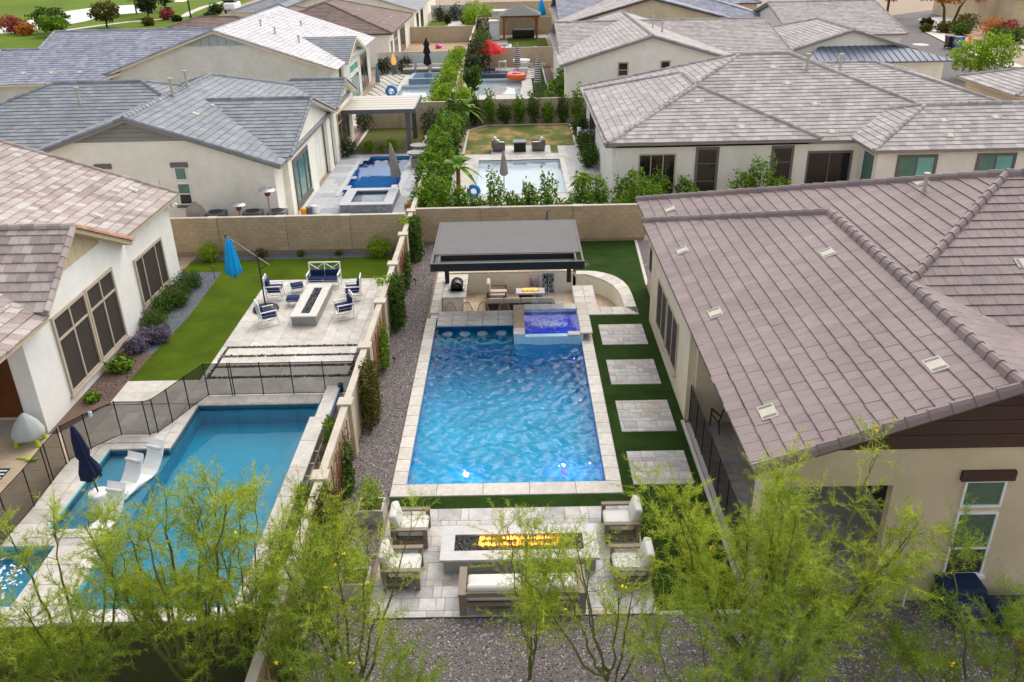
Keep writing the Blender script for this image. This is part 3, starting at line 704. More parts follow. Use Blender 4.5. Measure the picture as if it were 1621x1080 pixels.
window(H, 'y', 23.3, -19.4, -15.3, .02, 2.6, -1, FT, M('warm_interior', S(96, 50, 18), .3, .4, 1.4, spec=.6), (.33, .66), (), .08, .05, False, name='sliding_door')
q = MB().box(-14.96, -14.78, 35.55, 35.75, 3.25, 3.4); q.tube([(-14.8, 35.6, 3.3), (-14.62, 35.5, 3.2)], .06, 8); q.tube([(-14.8, 35.72, 3.3), (-14.62, 35.85, 3.2)], .06, 8); q.build('flood_light', T['white'], H)

def far_house(label, loc, vols, tile, deckm, wallm, inset=.45, pick=0, vis='WSE', e=.38, tw=.4, extra=None, cap=None):
    h = wthing('tiled_house', label, 'house', loc)
    planes = []; ln = []; rk = []
    for v in vols:
        P, L, K = hipgable(*v[:9]); planes += P; ln += L; rk += K
        x0, x1, y0, y1, ze, s, ax, e0, e1 = v[:9]
        g = ''
        if ax == 'y': g = ('S' if e0 == 'g' else '') + ('N' if e1 == 'g' else '')
        else: g = ('W' if e0 == 'g' else '') + ('E' if e1 == 'g' else '')
        ring_walls(h, x0 + inset, x1 - inset, y0 + inset, y1 - inset, ze + s * inset - .17, v[9] if len(v) > 9 else wallm, s, ax, g)
    r = roof(h, planes, tile, deckm, e, tw, pick, vis=vis, seed=int(abs(loc[0] * 7 + loc[1])))
    caps(r, ln, cap or tile, .45, .28, .13); caps(r, rk, cap or tile, .45, .2, .1, name='rake_tile')
    return h, r, planes

# ---- second house on the left (blue-grey roof)
H, rf, P = far_house('ivory house with blue grey roof directly behind the cyan umbrella', (-12, 41.5, 0),
    [(-25.6, -11.4, 41.1, 61.3, 3.45, .34, 'y', 'g', 'h'), (-34.2, -15, 45.4, 59.4, 3.45, .34, 'x', 'h', 'h')], T['tile_blue'], T['deck_grey'], T['stucco_ivory'], vis='SEW')
PG = [('S', [(-17.2, 42.5, 3.55), (-11.15, 42.5, 3.55), (-11.15, 48.5, 5.35), (-17.2, 48.5, 5.35)]), ('N', [(-11.15, 54.5, 3.55), (-17.2, 54.5, 3.55), (-17.2, 48.5, 5.35), (-11.15, 48.5, 5.35)]),
      ('S', [(-15, 55.1, 3.5), (-11.1, 55.1, 3.5), (-11.1, 58.8, 4.75), (-15, 58.8, 4.75)]), ('N', [(-11.1, 62.5, 3.5), (-15, 62.5, 3.5), (-15, 58.8, 4.75), (-11.1, 58.8, 4.75)])]
r2 = roof(H, PG, T['tile_blue'], T['deck_cream'], .38, .4, 0, vis='S')
caps(r2, [((-11.15, 48.5, 5.35), (-17, 48.5, 5.35)), ((-11.1, 58.8, 4.75), (-14.8, 58.8, 4.75))], T['tile_blue'], .45, .26, .12)
caps(r2, [((-11.15, 42.5, 3.55), (-11.15, 48.5, 5.35)), ((-11.15, 54.5, 3.55), (-11.15, 48.5, 5.35)), ((-11.1, 55.1, 3.5), (-11.1, 58.8, 4.75)), ((-11.1, 62.5, 3.5), (-11.1, 58.8, 4.75))], T['tile_blue'], .45, .2, .1, name='rake_tile')
iv = T['stucco_ivory']
MB().slab('x', -11.75, .2, [(43.2, -.05), (49.6, -.05), (49.6, 3.25), (53.3, 3.25), (53.3, -.05), (54.4, -.05), (54.4, 3.4), (48.5, 5.18), (43.2, 3.6)]).build('wall', iv, H)
MB().slab('y', 43.2, .2, [(-12.1, -.05), (-11.753, -.05), (-11.753, 3.6), (-12.1, 3.6)]).build('wall', iv, H)
MB().slab('x', -11.75, .2, [(55.6, -.05), (62.3, -.05), (62.3, 3.4), (58.8, 4.6), (55.6, 3.5)]).build('wall', iv, H)
MB().slab('x', -11.9, .02, [(49.5, -.02), (53.4, -.02), (53.4, 3.3), (49.5, 3.3)]).build('wall', M('entry_shade_wall', S(196, 186, 166), .9, .05), H)  # darker ivory puts the shade of the entry recess into the wall colour
window(H, 'x', -11.55, 44.0, 47.6, .45, 3.0, 1, T['frame_grey'], T['glass_green'], (.3, .72), (), .22, .06)
window(H, 'x', -11.88, 49.9, 52.0, .05, 2.5, 1, T['white'], T['glass_green'], (.5,), (), .12, .05, False, name='patio_door')
window(H, 'x', -11.55, 56.6, 60.6, .6, 2.9, 1, T['deck_tan'], T['glass_dark'], (.3, .7), (.7,), .1, .06)
GS = T['frame_grey']
window(H, 'y', 41.55, -16.75, -16.15, 2.75, 3.4, -1, T['white'], T['glass_green'], (), (), .05, .04, False, head=GS)
window(H, 'y', 41.55, -16.75, -16.1, 1.5, 2.6, -1, T['white'], T['glass_green'], (), (.5,), .05, .04, False, panes=[T['glass_dark'], T['glass_green']])
q = MB().box(-16.9, -15.95, 41.4, 41.6, 1.38, 1.48).build('sill', GS, H)
window(H, 'y', 41.55, -20.5, -19.9, 2.6, 3.4, -1, T['white'], T['glass_green'], (), (), .05, .04, False, head=GS)
for i in range(5):      # grey gable siding
    za = 4.7 + i * .22; xa = 18.5 - (5.75 - za) / .34; xb = 18.5 - (5.75 - za - .2) / .34
    if 18.5 - xb < 0: xb = 18.5
    MB().slab('y', 41.5, .045, [(-37.0 + xa, za), (-xa, za), (-xb, za + .205), (-37.0 + xb, za + .205)]).build('siding_board', T['deck_grey'], H)
for x in (-13.9, -12.3): MB().box(x - .12, x + .12, 41.45, 41.55, 2.3, 2.6).build('meter_box', T['stucco_ivory'], H); MB().tube([(x, 41.52, 2.3), (x + .03, 41.52, 1.0)], .02, 6).build('conduit', T['stucco_ivory'], H)
MB().box(-17.9, -17.6, 41.47, 41.55, 2.6, 2.85).build('dryer_vent', T['white'], H)
PEs = [p for d, p in P if d == 'E'][0]
vents(rf, [(-16.6, 45.4), (-16.4, 47.9), (-15.2, 50.5), (-14.4, 52.4)], PEs, VENT)
pipes(rf, [(-18.4, 49.8, 5.8), (-18.3, 47.2, 5.8), (-24.8, 50.0, 5.0)], VENT, .9, .08)

# ---- second house on the right (grey hip roofs)
H, rf, P = far_house('pale house with lilac grey hip roofs behind the mauve roofed house', (5.5, 45.5, 0),
    [(5.03, 16.2, 45.05, 61.0, 3.3, .34, 'y', 'h', 'h'), (4.9, 25.9, 45.5, 63.6, 3.1, .36, 'x', 'h', 'h'), (18.1, 36, 42.7, 50.9, 3.2, .34, 'x', 'h', 'h'), (14, 30.4, 53.4, 65.8, 3.2, .29, 'x', 'h', 'h')],
    T['tile_grey'], T['deck_grey'], T['stucco_pale'])
G2 = T['frame_grey']
window(H, 'y', 45.5, 6.7, 8.7, .02, 2.6, -1, T['frame_tan'], T['glass_dark'], (.33, .66), (), .07, .05, False, name='sliding_door')
window(H, 'y', 45.5, 9.75, 11.0, .15, 2.9, -1, G2, T['glass_dark'], (), (.33, .68), .14, .06, False)
window(H, 'y', 45.5, 13.8, 15.0, .15, 2.9, -1, G2, T['glass_dark'], (), (.33, .68), .14, .06, False)
MB().slab('y', 45.6, .3, [(15.6, -.05), (18.54, -.05), (18.54, 2.95), (15.6, 2.95)]).build('wall', T['stucco_pale'], H)
window(H, 'y', 45.6, 15.75, 18.2, .02, 2.55, -1, G2, T['glass_dark'], (.5,), (), .12, .06, False, name='sliding_door')
window(H, 'y', 43.15, 19.55, 21.6, 1.0, 2.85, -1, G2, T['glass_teal'], (.5,), (), .14, .06, False, panes=[T['glass_green'], T['glass_teal']])
window(H, 'y', 43.15, 23.6, 25.6, 1.0, 2.85, -1, G2, T['glass_teal'], (.5,), (), .14, .06, False, panes=[T['glass_green'], T['glass_teal']])
window(H, 'x', 18.55, 43.6, 44.8, .2, 2.7, -1, G2, T['glass_green'], (), (.4,), .1, .05, False)
window(H, 'x', 5.48, 46.0, 52.0, .05, 2.5, -1, G2, T['glass_dark'], (.2, .4, .6, .8), (), .1, .05, False, name='sliding_door')
window(H, 'x', 5.35, 56, 60, .4, 2.4, -1, G2, T['glass_dark'], (.33, .66), (), .1, .05, False)
PSs = [p for d, p in P if d == 'S']
vents(rf, [(10.4, 49.0), (12.3, 46.3)], PSs[0], VENT)
vents(rf, [(17.2, 46.3), (17.0, 49.0), (16.0, 51.2), (15.6, 53.0)], PSs[1], VENT)
vents(rf, [(22.4, 43.9), (25.4, 45.5), (27.5, 43.9), (22.6, 45.3)], PSs[2], VENT)
pipes(rf, [(19.6, 53, 5.6), (17.5, 52.6, 5.7), (26.5, 43.6, 3.5)], VENT, .8, .09)

# ---- third house on the left (slate roof, sage wall)
H, rf, P = far_house('sage grey house with slate and pale roof planes below the golf course', (-14, 69, 0),
    [(-31.6, -13.7, 68.4, 89.2, 3.95, .34, 'y', 'g', 'h')], T['tile_slate'], T['deck_cream'], T['stucco_sage'])
PW3 = [('S', [(-38.5, 67.2, 3.6), (-31.9, 67.2, 3.6), (-23.2, 76.2, 6.42), (-38.5, 76.2, 6.42)]), ('S', [(-41.6, 67.2, 3.58), (-38.5, 67.2, 3.58), (-38.5, 73, 5.4), (-41.6, 73, 5.4)]), ('N', [(-31.6, 85.2, 3.6), (-38.5, 85.2, 3.6), (-38.5, 76.2, 6.42), (-23.2, 76.2, 6.42)]), ('N', [(-38.5, 79, 3.58), (-41.6, 79, 3.58), (-41.6, 73, 5.4), (-38.5, 73, 5.4)])]
rw3 = roof(H, PW3, T['tile_slate'], T['deck_cream'], .38, .4, 0, vis='S')
caps(rw3, [((-38.5, 76.2, 6.4), (-23.2, 76.2, 6.4)), ((-41.6, 73, 5.38), (-38.5, 73, 5.38)), ((-38.5, 73, 5.4), (-38.5, 76.2, 6.4)), ((-41.6, 67.2, 3.6), (-41.6, 73, 5.38))], T['tile_slate'], .45, .28, .13)
MB().box(-41.2, -31.2, 67.7, 84.8, -.05, 3.5).build('wall', T['stucco_sage'], H)
PG = [('S', [(-19, 72.0, 4.0), (-13.2, 72.0, 4.0), (-13.2, 76.8, 5.5), (-19, 76.8, 5.5)]), ('N', [(-13.2, 81.4, 4.0), (-19, 81.4, 4.0), (-19, 76.8, 5.5), (-13.2, 76.8, 5.5)])]
r2 = roof(H, PG, T['tile_blue'], T['deck_cream'], .38, .4, 0, vis='SN')
r3 = roof(H, [('E', [(-13.5, 68.3, 4.0), (-13.5, 89.2, 4.0), (-22.6, 89.2, 7.09), (-22.6, 68.3, 7.09)])], T['tile_slate_glare'], T['deck_cream'], .38, .4, 0, vis='E', deck=.05)  # pale tile overlay puts the glare on the east slope into its colour
MB().slab('x', -14.0, .2, [(72.4, -.05), (80.9, -.05), (80.9, 4.0), (76.8, 5.3), (72.4, 4.0)]).build('wall', T['stucco_sage'], H)
window(H, 'x', -13.8, 75.2, 79.4, .1, 2.4, 1, T['white'], T['glass_green'], (.33, .66), (), .08, .05, False)
window(H, 'x', -13.8, 75.2, 79.4, 2.55, 3.3, 1, T['white'], T['glass_teal'], (.5,), (), .08, .05, False)
window(H, 'x', -14.1, 82.2, 86.4, .05, 3.2, 1, T['deck_grey'], T['glass_dark'], (.5,), (), .1, .05, False, name='patio_opening')
for i in range(9):
    xa = -25.1 + i * .66; xb = xa + .63; zt = lambda x: 6.75 - abs(x + 22.65) * .34
    MB().slab('y', 68.78, .06, [(xa, 5.9), (xb, 5.9), (xb, max(5.92, zt(xb))), (xa, max(5.92, zt(xa)))]).build('gable_board', M('gable_blue', S(158, 172, 174), .8, .05) if i == 0 else bpy.data.materials['gable_blue'], H)
PEs = [p for d, p in P if d == 'E'][0]
vents(rw3, [(-38.0, 68.9), (-35.8, 68.9), (-33.6, 68.9)], PW3[0][1], VENT)
pipes(rf, [(-28, 71.5, 5.1), (-21, 76, 6.5), (-19, 82, 5.8), (-19.5, 74.5, 6.0), (-17.5, 74, 5.4)], VENT, .5, .07)

# ---- third house on the right (white gable)
H, rf, P = far_house('white house with broad south gable beyond the grey hip roofs', (4, 69, 0),
    [(3.7, 17.8, 68.5, 89.3, 3.9, .29, 'y', 'g', 'g'), (4.0, 23.2, 72.5, 93.5, 3.6, .19, 'x', 'g', 'g'), (22.9, 34.2, 75.2, 90, 3.6, .3, 'y', 'g', 'h'), (27.2, 38.5, 87.5, 106.5, 3.5, .24, 'x', 'g', 'g')],
    T['tile_grey'], T['deck_grey'], T['stucco_pale'])
window(H, 'y', 68.95, 8.2, 9.05, 2.95, 4.05, -1, T['frame_tan'], T['glass_dark'], (), (.45,), .1, .05, False)
window(H, 'y', 68.95, 11.5, 12.3, 3.2, 4.1, -1, T['frame_tan'], T['glass_dark'], (), (.3,), .1, .05, False)
window(H, 'x', 4.15, 72, 75, .3, 2.8, -1, T['frame_tan'], T['glass_dark'], (.5,), (), .1, .05, False)
pipes(rf, [(12.2, 78, 5.5), (12.6, 75.5, 5.3)], VENT, .9, .07)
mr = MB(); s0 = [(24.0, 72.6, 3.1), (36.2, 72.6, 3.1), (31.5, 76.5, 4.25), (26.5, 76.5, 4.25)]
mr._a(s0 + [(x, y, z - .12) for x, y, z in s0], [(0, 1, 2, 3), (7, 6, 5, 4), (0, 4, 5, 1), (1, 5, 6, 2), (3, 2, 6, 7), (0, 3, 7, 4)])
mro = mr.build('metal_roof', M('standing_seam', S(104, 114, 130), .55, .06, 1), H)
for i in range(21):
    x = 24.6 + i * .55; t = 1.0
    if x < 26.5: t = (x - 24) / 2.5
    if x > 31.5: t = (36.2 - x) / 4.7
    MB().bar((x, 72.6, 3.13), (x, 72.6 + 3.9 * t, 3.13 + 1.15 * t), .04, .06).build('seam', mro.data.materials[0], mro)
MB().box(24.4, 35.6, 73.2, 76.4, -.05, 2.95).build('wall', T['stucco_ivory'], H)

# ---- fourth houses and beyond
H, rf, P = far_house('tan house whose gable rises behind the white gabled house', (6, 97, 0),
    [(5.0, 24.6, 96, 117, 4.0, .26, 'y', 'g', 'h'), (5.3, 30, 99, 121, 3.6, .27, 'x', 'g', 'h')], T['tile_slate'], T['deck_dark'], T['stucco_tan'], vis='WSE', tw=.5)
rw = roof(H, [('W', [(4.9, 117, 4.03), (4.9, 95.9, 4.03), (14.8, 95.9, 6.6), (14.8, 117, 6.6)])], T['tile_grey'], T['deck_dark'], .38, .5, 0, vis='W', deck=.04)
H, rf, P = far_house('house with dark brown tiled hip roof beyond the white garden wall', (-13.5, 98, 0),
    [(-30, -12.9, 97.3, 119.5, 3.5, .3, 'y', 'h', 'h'), (-33, -20, 98, 118, 3.4, .3, 'y', 'h', 'h')], T['tile_brown'], T['deck_dark'], T['stucco_pale'], tw=.5)
window(H, 'x', -13.35, 98.6, 100.6, .3, 2.6, 1, T['white'], T['glass_dark'], (.5,), (), .1, .05, False)
window(H, 'x', -13.35, 102, 105.5, .2, 3.1, 1, T['white'], T['glass_dark'], (.33, .66), (.7,), .1, .05, False)
window(H, 'x', -13.35, 108, 113, .05, 2.9, 1, T['deck_grey'], T['glass_dark'], (.5,), (), .1, .05, False, name='patio_opening')
vents(rf, [(-14.6, 104), (-14.6, 107), (-14.6, 110), (-14.6, 113), (-18, 103), (-18, 108)], [p for d, p in P if d == 'E'][0], VENT)
H, rf, P = far_house('pale house with blue grey gable roof beyond the brown roofed house', (-13.5, 124, 0),
    [(-33, -12.8, 123.5, 146, 3.5, .3, 'y', 'g', 'h'), (-36, -30, 127, 145, 3.4, .3, 'y', 'h', 'g')], T['tile_blue'], T['deck_cream'], T['stucco_ivory'], tw=.6, e=.45)
window(H, 'x', -13.25, 127, 130, .2, 2.9, 1, T['deck_grey'], T['glass_dark'], (.5,), (), .1, .05, False)
window(H, 'x', -13.25, 133, 137, .2, 2.9, 1, T['deck_grey'], T['glass_dark'], (.5,), (), .1, .05, False)
H, rf, P = far_house('low house with plain brown roof just below the golf path', (-34, 100, 0),
    [(-43.5, -29, 107, 117, 2.8, .3, 'x', 'h', 'h')], T['tile_brown'], T['deck_tan'], T['stucco_tan'], tw=.6, e=.45)
H, rf, P = far_house('far house with violet grey roof at the top edge right of centre', (12, 124, 0),
    [(6, 34, 124, 146, 3.6, .3, 'x', 'h', 'h')], T['tile_slate'], T['deck_dark'], T['stucco_tan'], tw=.6, e=.45)
H, rf, P = far_house('far pale house at the very top left of the middle gardens', (-14, 152, 0),
    [(-34, -14, 152, 176, 3.6, .3, 'y', 'h', 'h')], T['tile_grey'], T['deck_grey'], T['stucco_pale'], tw=.6, e=.45)
# neighbour at the right edge and the house across the street
H, rf, P = far_house('cream house corner with grey roof at the right edge', (32, 55, 0),
    [(31.5, 52, 54.6, 62.4, 3.5, .3, 'x', 'h', 'h')], T['tile_grey'], T['deck_tan'], T['stucco_cream'], tw=.5)
H, rf, P = far_house('tan house with garage across the street at top right', (64, 114, 0),
    [(66.5, 88, 113.5, 128, 3.9, .25, 'x', 'h', 'h'), (65, 80, 125, 142, 4.6, .25, 'y', 'g', 'h')], T['tile_grey'], T['deck_tan'], T['stucco_tan'], tw=.6, e=.45)
window(H, 'x', 66.95, 118.6, 121.2, 1.2, 3.4, -1, T['deck_cream'], M('lit_pane', S(214, 200, 150), .3, .1), (.5,), (.33, .66), .12, .06, False)
window(H, 'y', 113.95, 69, 75, .05, 2.8, -1, T['deck_tan'], T['stucco_tan'], (), (.25, .5, .75), .1, .05, False, name='garage_door')
# ================================================================== MAIN YARD
ORD = ['first', 'second', 'third', 'fourth', 'fifth', 'sixth', 'seventh', 'eighth', 'ninth', 'tenth', 'eleventh', 'twelfth', 'thirteenth', 'fourteenth']
# gravel strip along the side wall and at the front
GR = [(-4.78, -3.56, 14.3, 39.1), (-4.78, 14, 6.0, 14.32), (-3.56, 3.3, 35.75, 39.1), (5.6, 8.2, 33.35, 39.1), (5.62, 14, 14.32, 14.64)]
sheet('gravel_bed', GR, -.012, T['gravel_base'])
def _k(P): return ~((P[:, 0] > -3.5) & (P[:, 1] > 36.6)) & (P[:, 1] > 9.5)
g = stones('gravel', GR, 330, .026, T['gravel'], z=-.012, keep=_k); g["kind"] = "stuff"; g["label"] = "mixed grey and brown river gravel beside the pool and along the front"
# artificial turf round the stepping pads, curved round the sunken kitchen
arc_o = [(2.62, 35.1), (3.1, 35.1), (3.5, 35.02), (3.92, 34.76), (4.27, 34.4), (4.54, 33.85), (4.7, 33.16), (4.75, 32.2), (4.76, 30.4)]
tp = [(2.78, 18.85), (2.78, 18.3), (3.0, 18.3), (3.0, 14.4), (4.95, 14.4), (4.95, 22.5), (5.07, 22.5), (5.07, 29.9), (5.45, 29.95), (5.45, 34), (5.72, 39.1), (2.4, 39.1), (2.4, 35.75), (2.62, 35.1)] + arc_o[1:] + [(2.78, 30.36)]
flat_poly('turf', tp, 0, T['turf'])
sheet('turf', [(-3.5, 2.78, 18.28, 18.8)], .002, T['turf'])
for b in ((-3.5, 3.0, 18.28, 18.8), ):
    n = 9000; P = np.stack([nrg.uniform(-3.45, 4.9, n), nrg.uniform(14.5, 18.8, n), np.full(n, .0)], 1); P = P[(P[:, 1] > 18.3) | (P[:, 0] > 3.05)]
    d = unit(len(P)) * .015; d[:, 2] = nrg.uniform(.02, .035, len(P)); sd = np.cross(d, (0, 0, 1)); sd *= .004 / (np.linalg.norm(sd, axis=1, keepdims=True) + 1e-6)
    V = np.stack([P - sd, P + sd, P + d], 1).reshape(-1, 3); gb = np_mesh('turf_blades', V, np.arange(len(V)).reshape(-1, 3), T['leaf_hedge'], None, nrg.uniform(0, .4, len(P))); gb["kind"] = "stuff"; gb["label"] = "short synthetic grass blades beside the fire patio"
q = MB()
for i in range(15):
    piece('kerb_stone', .12, .53, .05, T['trav'], None, 4.95, 14.45 + i * .537, .0) if False else None
kb = sheet('kerb', [(4.96, 5.07, 14.4, 22.5), (5.07, 5.074, 14.4, 14.41)], .012, T['concrete'])
flat_poly('kerb', [(5.46, 33.4), (5.58, 33.4), (5.86, 39.1), (5.73, 39.1)], .012, T['concrete'])

# stepping pads: each a pad of small travertine pieces
for i, (y0, y1) in enumerate(((27.78, 29.51), (24.8, 26.58), (21.87, 23.73), (19.17, 20.81))):
    pd = wthing('stepping_pad', ORD[i] + ' travertine stepping pad in the turf, counting from the curved wall', 'stepping pad', (3.09, y0, 0), 'stepping pads in the turf')
    MB().box(3.09, 4.75, y0, y1, -.03, .012).build('bed', T['grout'], pd)
    pave(3.09, 4.75, y0, y1, .0125, .02, pd, T['trav'], (.2, .4, .2, .3), (.2, .4, .4, .6))

# fire pit patio
pat = sheet('fire_patio', [(-3.45, 2.98, 14.35, 18.28)], .0, T['grout'])
pave(-3.45, 2.98, 14.35, 18.26, .002, .022, pat, T['trav'], (.2, .4, .4, .2, .6, .4), (.2, .4, .4, .6, .3))
sheet('patio_edge', [(2.98, 5.1, 14.32, 14.44)], .006, T['concrete'])

# pool ----------------------------------------------------------------
pool = wthing('swimming_pool', 'large rippling blue pool with pale stone coping in the centre', 'swimming pool', (-.4, 24, -1.2))
m = MB(); X0, X1, Y0, Y1 = -3.14, 2.36, 19.38, 30.2
m.poly([(X0, Y0, -1.0), (X1, Y0, -1.0), (X1, 23, -1.15), (X0, 23, -1.15)]); m.poly([(X0, 23, -1.15), (X1, 23, -1.15), (X1, 27, -2.0), (X0, 27, -2.0)]); m.poly([(X0, 27, -2.0), (X1, 27, -2.0), (X1, Y1, -2.05), (X0, Y1, -2.05)])
for a, b in (((X0, Y0), (X1, Y0)), ((X0, Y1), (X1, Y1))): m.poly([(a[0], a[1], -2.1), (b[0], b[1], -2.1), (b[0], b[1], -.0), (a[0], a[1], -.0)])
for x in (X0, X1): m.poly([(x, Y0, -2.1), (x, Y1, -2.1), (x, Y1, -.0), (x, Y0, -.0)])
m.box(-3.1, -.2, 28.95, 30.15, -2.04, -.75)           # bar bench ledge
m.build('basin', T['plaster1'], pool)
m = MB()
for x0, x1, y0, y1 in ((X0, X1, Y0, Y0 + .02), (X0, X0 + .02, Y0, Y1), (X1 - .02, X1, Y0, 28.5)): m.box(x0 + .002, x1 - .002, y0 + .002, y1, -.3, -.012)
m.build('waterline_tile', M('waterline', S(40, 110, 160), .3, .2, 20), pool)
# the water surface is a fine mesh displaced by waves, closed below
def wave_water(parent, x0, x1, y0, y1, zw, zb, mat, amp, nx=240, ny=470):
    xs = np.linspace(x0, x1, nx); ys = np.linspace(y0, y1, ny); Xg, Yg = np.meshgrid(xs, ys); Z = np.zeros_like(Xg); rg = np.random.default_rng(4)
    for i in range(34):
        lam = rg.uniform(.12, .7); th = rg.normal(.2, .9) + math.pi / 2; k = 2 * math.pi / lam
        Z += lam ** 1.1 * np.sin(k * (np.cos(th) * Xg + np.sin(th) * Yg) + rg.uniform(0, 6.28) + .9 * np.sin(1.1 * Xg + .7 * Yg + i))
    Z = zw + amp * Z / Z.std()
    V = np.stack([Xg, Yg, Z], -1).reshape(-1, 3); idx = np.arange(nx * ny).reshape(ny, nx)
    F = np.stack([idx[:-1, :-1], idx[:-1, 1:], idx[1:, 1:], idx[1:, :-1]], -1).reshape(-1, 4)
    rim = np.concatenate([idx[0, :], idx[1:, -1], idx[-1, -2::-1], idx[-2:0:-1, 0]]); nb = len(rim); B = V[rim].copy(); B[:, 2] = zb; n0 = len(V)
    V2 = np.concatenate([V, B, [[(x0 + x1) / 2, (y0 + y1) / 2, zb]]])
    j = np.arange(nb); j2 = (j + 1) % nb
    S4 = np.stack([rim[j], n0 + j, n0 + j2, rim[j2]], -1)
    C4 = np.stack([n0 + j2, n0 + j, np.full(nb, n0 + nb), np.full(nb, n0 + nb)], -1)
    me_v = V2; faces = [list(map(int, f)) for f in F] + [list(map(int, f)) for f in S4] + [[int(f[0]), int(f[1]), int(f[2])] for f in C4]
    me = bpy.data.meshes.new('water'); me.from_pydata([tuple(map(float, v)) for v in me_v], [], faces); me.polygons.foreach_set("use_smooth", np.ones(len(me.polygons), bool)); me.materials.append(mat); me.update()
    o = link(bpy.data.objects.new('water', me)); attach(o, parent); return o
wave_water(pool, X0 - .04, X1 + .04, Y0 - .04, 30.24, -.12, -2.3, T['water1'], .018)
cp = T['coping']
def coping_run(parent, axis, pos0, pos1, a0, a1, z, t, step=.61, mat=None):
    n = max(1, round((a1 - a0) / step)); st = (a1 - a0) / n
    for i in range(n):
        if axis == 'y': piece('coping_stone', pos1 - pos0, st - .006, t, mat or cp, parent, pos0, a0 + i * st, z, chamf=.012)
        else: piece('coping_stone', st - .006, pos1 - pos0, t, mat or cp, parent, a0 + i * st, pos0, z, chamf=.012)
coping_run(pool, 'y', -3.53, -3.13, 19.38, 30.38, -.03, .06); coping_run(pool, 'y', 2.35, 2.77, 19.38, 30.3, -.03, .06)
coping_run(pool, 'x', 18.82, 19.37, -3.53, 2.77, -.03, .06, 1.2)
def pool_light(parent, x, y, z, nrm, e=12, s=.11):
    q = MB(); q.lathe([(s, 0), (s * .8, .03), (0.001, .04)], 14, (0, 0, 0)); o = q.build('pool_light', T['led_white'], parent)
    o.location = Vector((x, y, z)) ; o.rotation_euler = Vector(nrm).to_track_quat('Z', 'Y').to_euler()
    l = bpy.data.lights.new('pool_lamp', 'POINT'); l.energy = e; l.color = (.36, .2, 1); l.shadow_soft_size = .03
    lo = link(bpy.data.objects.new('pool_lamp', l)); attach(lo, parent); lo.location = Vector((x, y, z)) + Vector(nrm) * .3
pool_light(pool, -1.57, 20.6, -1.06, (0, 0, 1), 5, .1); pool_light(pool, 1.3, 20.85, -1.07, (0, 0, 1), 5, .1)
pool_light(pool, 2.33, 20.6, -.3, (-1, 0, 0), .2, .02); pool_light(pool, 2.33, 24.2, -.3, (-1, 0, 0), .2, .02); pool_light(pool, 2.33, 27.2, -.3, (-1, 0, 0), .2, .02)

# submerged bar stools in the pool
for i, x in enumerate((-2.67, -1.99, -1.32, -.62)):
    q = thing('pool_stool', ['leftmost', 'second', 'third', 'rightmost'][i] + ' round white stool in the water at the pool bar', 'stool', (x, 29.35, -1.3), 0, 'stools in the pool')
    MB().lathe([(.19, 1.0), (.21, 1.03), (.21, 1.09), (.18, 1.11)], 20).build('seat', T['white'], q, True)
    MB().lathe([(.16, .5), (.08, .56), (.07, 1.0)], 12).build('post', T['white'], q)

# raised spa
spa = wthing('raised_spa', 'raised spa with blue glow and pale stone top at the far right of the pool', 'spa', (1, 29.5, 0))
m = MB(); sw = T['stone_white']
m.box(-.13, .27, 28.2, 30.9, -2.0, .27); m.box(2.3, 2.42, 28.21, 30.9, -2.0, .26); m.box(.271, 2.299, 30.4, 30.9, -2.0, .265); m.box(.271, 2.299, 28.2, 28.5, -2.0, .2)
m.build('shell', M('spa_tile', S(176, 214, 236), .35, .12, 14), spa)
MB().box(.25, 2.32, 28.3, 30.5, -.75, -.7).build('floor', T['plaster1'], spa)
MB().box(.26, 2.31, 28.45, 30.41, -.74, .2).build('water', water_mat('spa_water', (.9, .95, 1, 1), (.08, .45, .95, 1), 1.2, .3, 6.5, dist=.03), spa)
for i in range(5): piece('coping_stone', .42, .53, .05, T['trav_brown'] if i else cp, spa, -.14, 28.2 + i * .54, .272, chamf=.01)
for i in range(4): piece('coping_stone', .5, .52, .05, T['trav_warm'], spa, .29 + i * .507, 30.4, .272, chamf=.01)
for i in range(5): piece('coping_stone', .44, .53, .05, cp, spa, 2.32, 28.2 + i * .54, .272, chamf=.01)
piece('coping_stone', .45, .32, .05, T['trav_warm'], spa, 1.86, 28.19, .21, chamf=.01)
pool_light(spa, .9, 28.55, -.35, (0, 1, .0), 4, .05); pool_light(spa, 1.7, 28.55, -.35, (0, 1, .0), 4, .05)
rc = wthing('rain_curtain', 'thin streams of water falling from the pavilion roof into the spa', 'water feature', (1.1, 29.3, .2))
m = MB()
for i in range(26):
    x = .58 + i * .046 + rnd.uniform(-.008, .008); y = 29.32 + rnd.uniform(-.01, .01); z = 2.42; seg = []
    while z > .22:
        l = rnd.uniform(.1, .4); seg = [(x, y, z), (x + rnd.uniform(-.006, .006), y, max(.21, z - l))]; m.tube(seg, rnd.uniform(.0035, .0075), 4); z -= l + rnd.uniform(.02, .12)
m.build('streams', M('falling_water', S(225, 230, 235), .15, .05, spec=.8), rc)["kind"] = "stuff"
n = 420; P = np.stack([nrg.normal(1.15, .36, n), nrg.normal(29.25, .13, n), np.full(n, .215)], 1); P = P[(P[:, 0] > .4) & (P[:, 0] < 2.1)]
V, F = leaf_geo(P, .05, .6); V[:, 2] = .203 + np.abs(V[:, 2] - .215) * .7; np_mesh('splash', V, F, T['foam'], rc)["kind"] = "stuff"

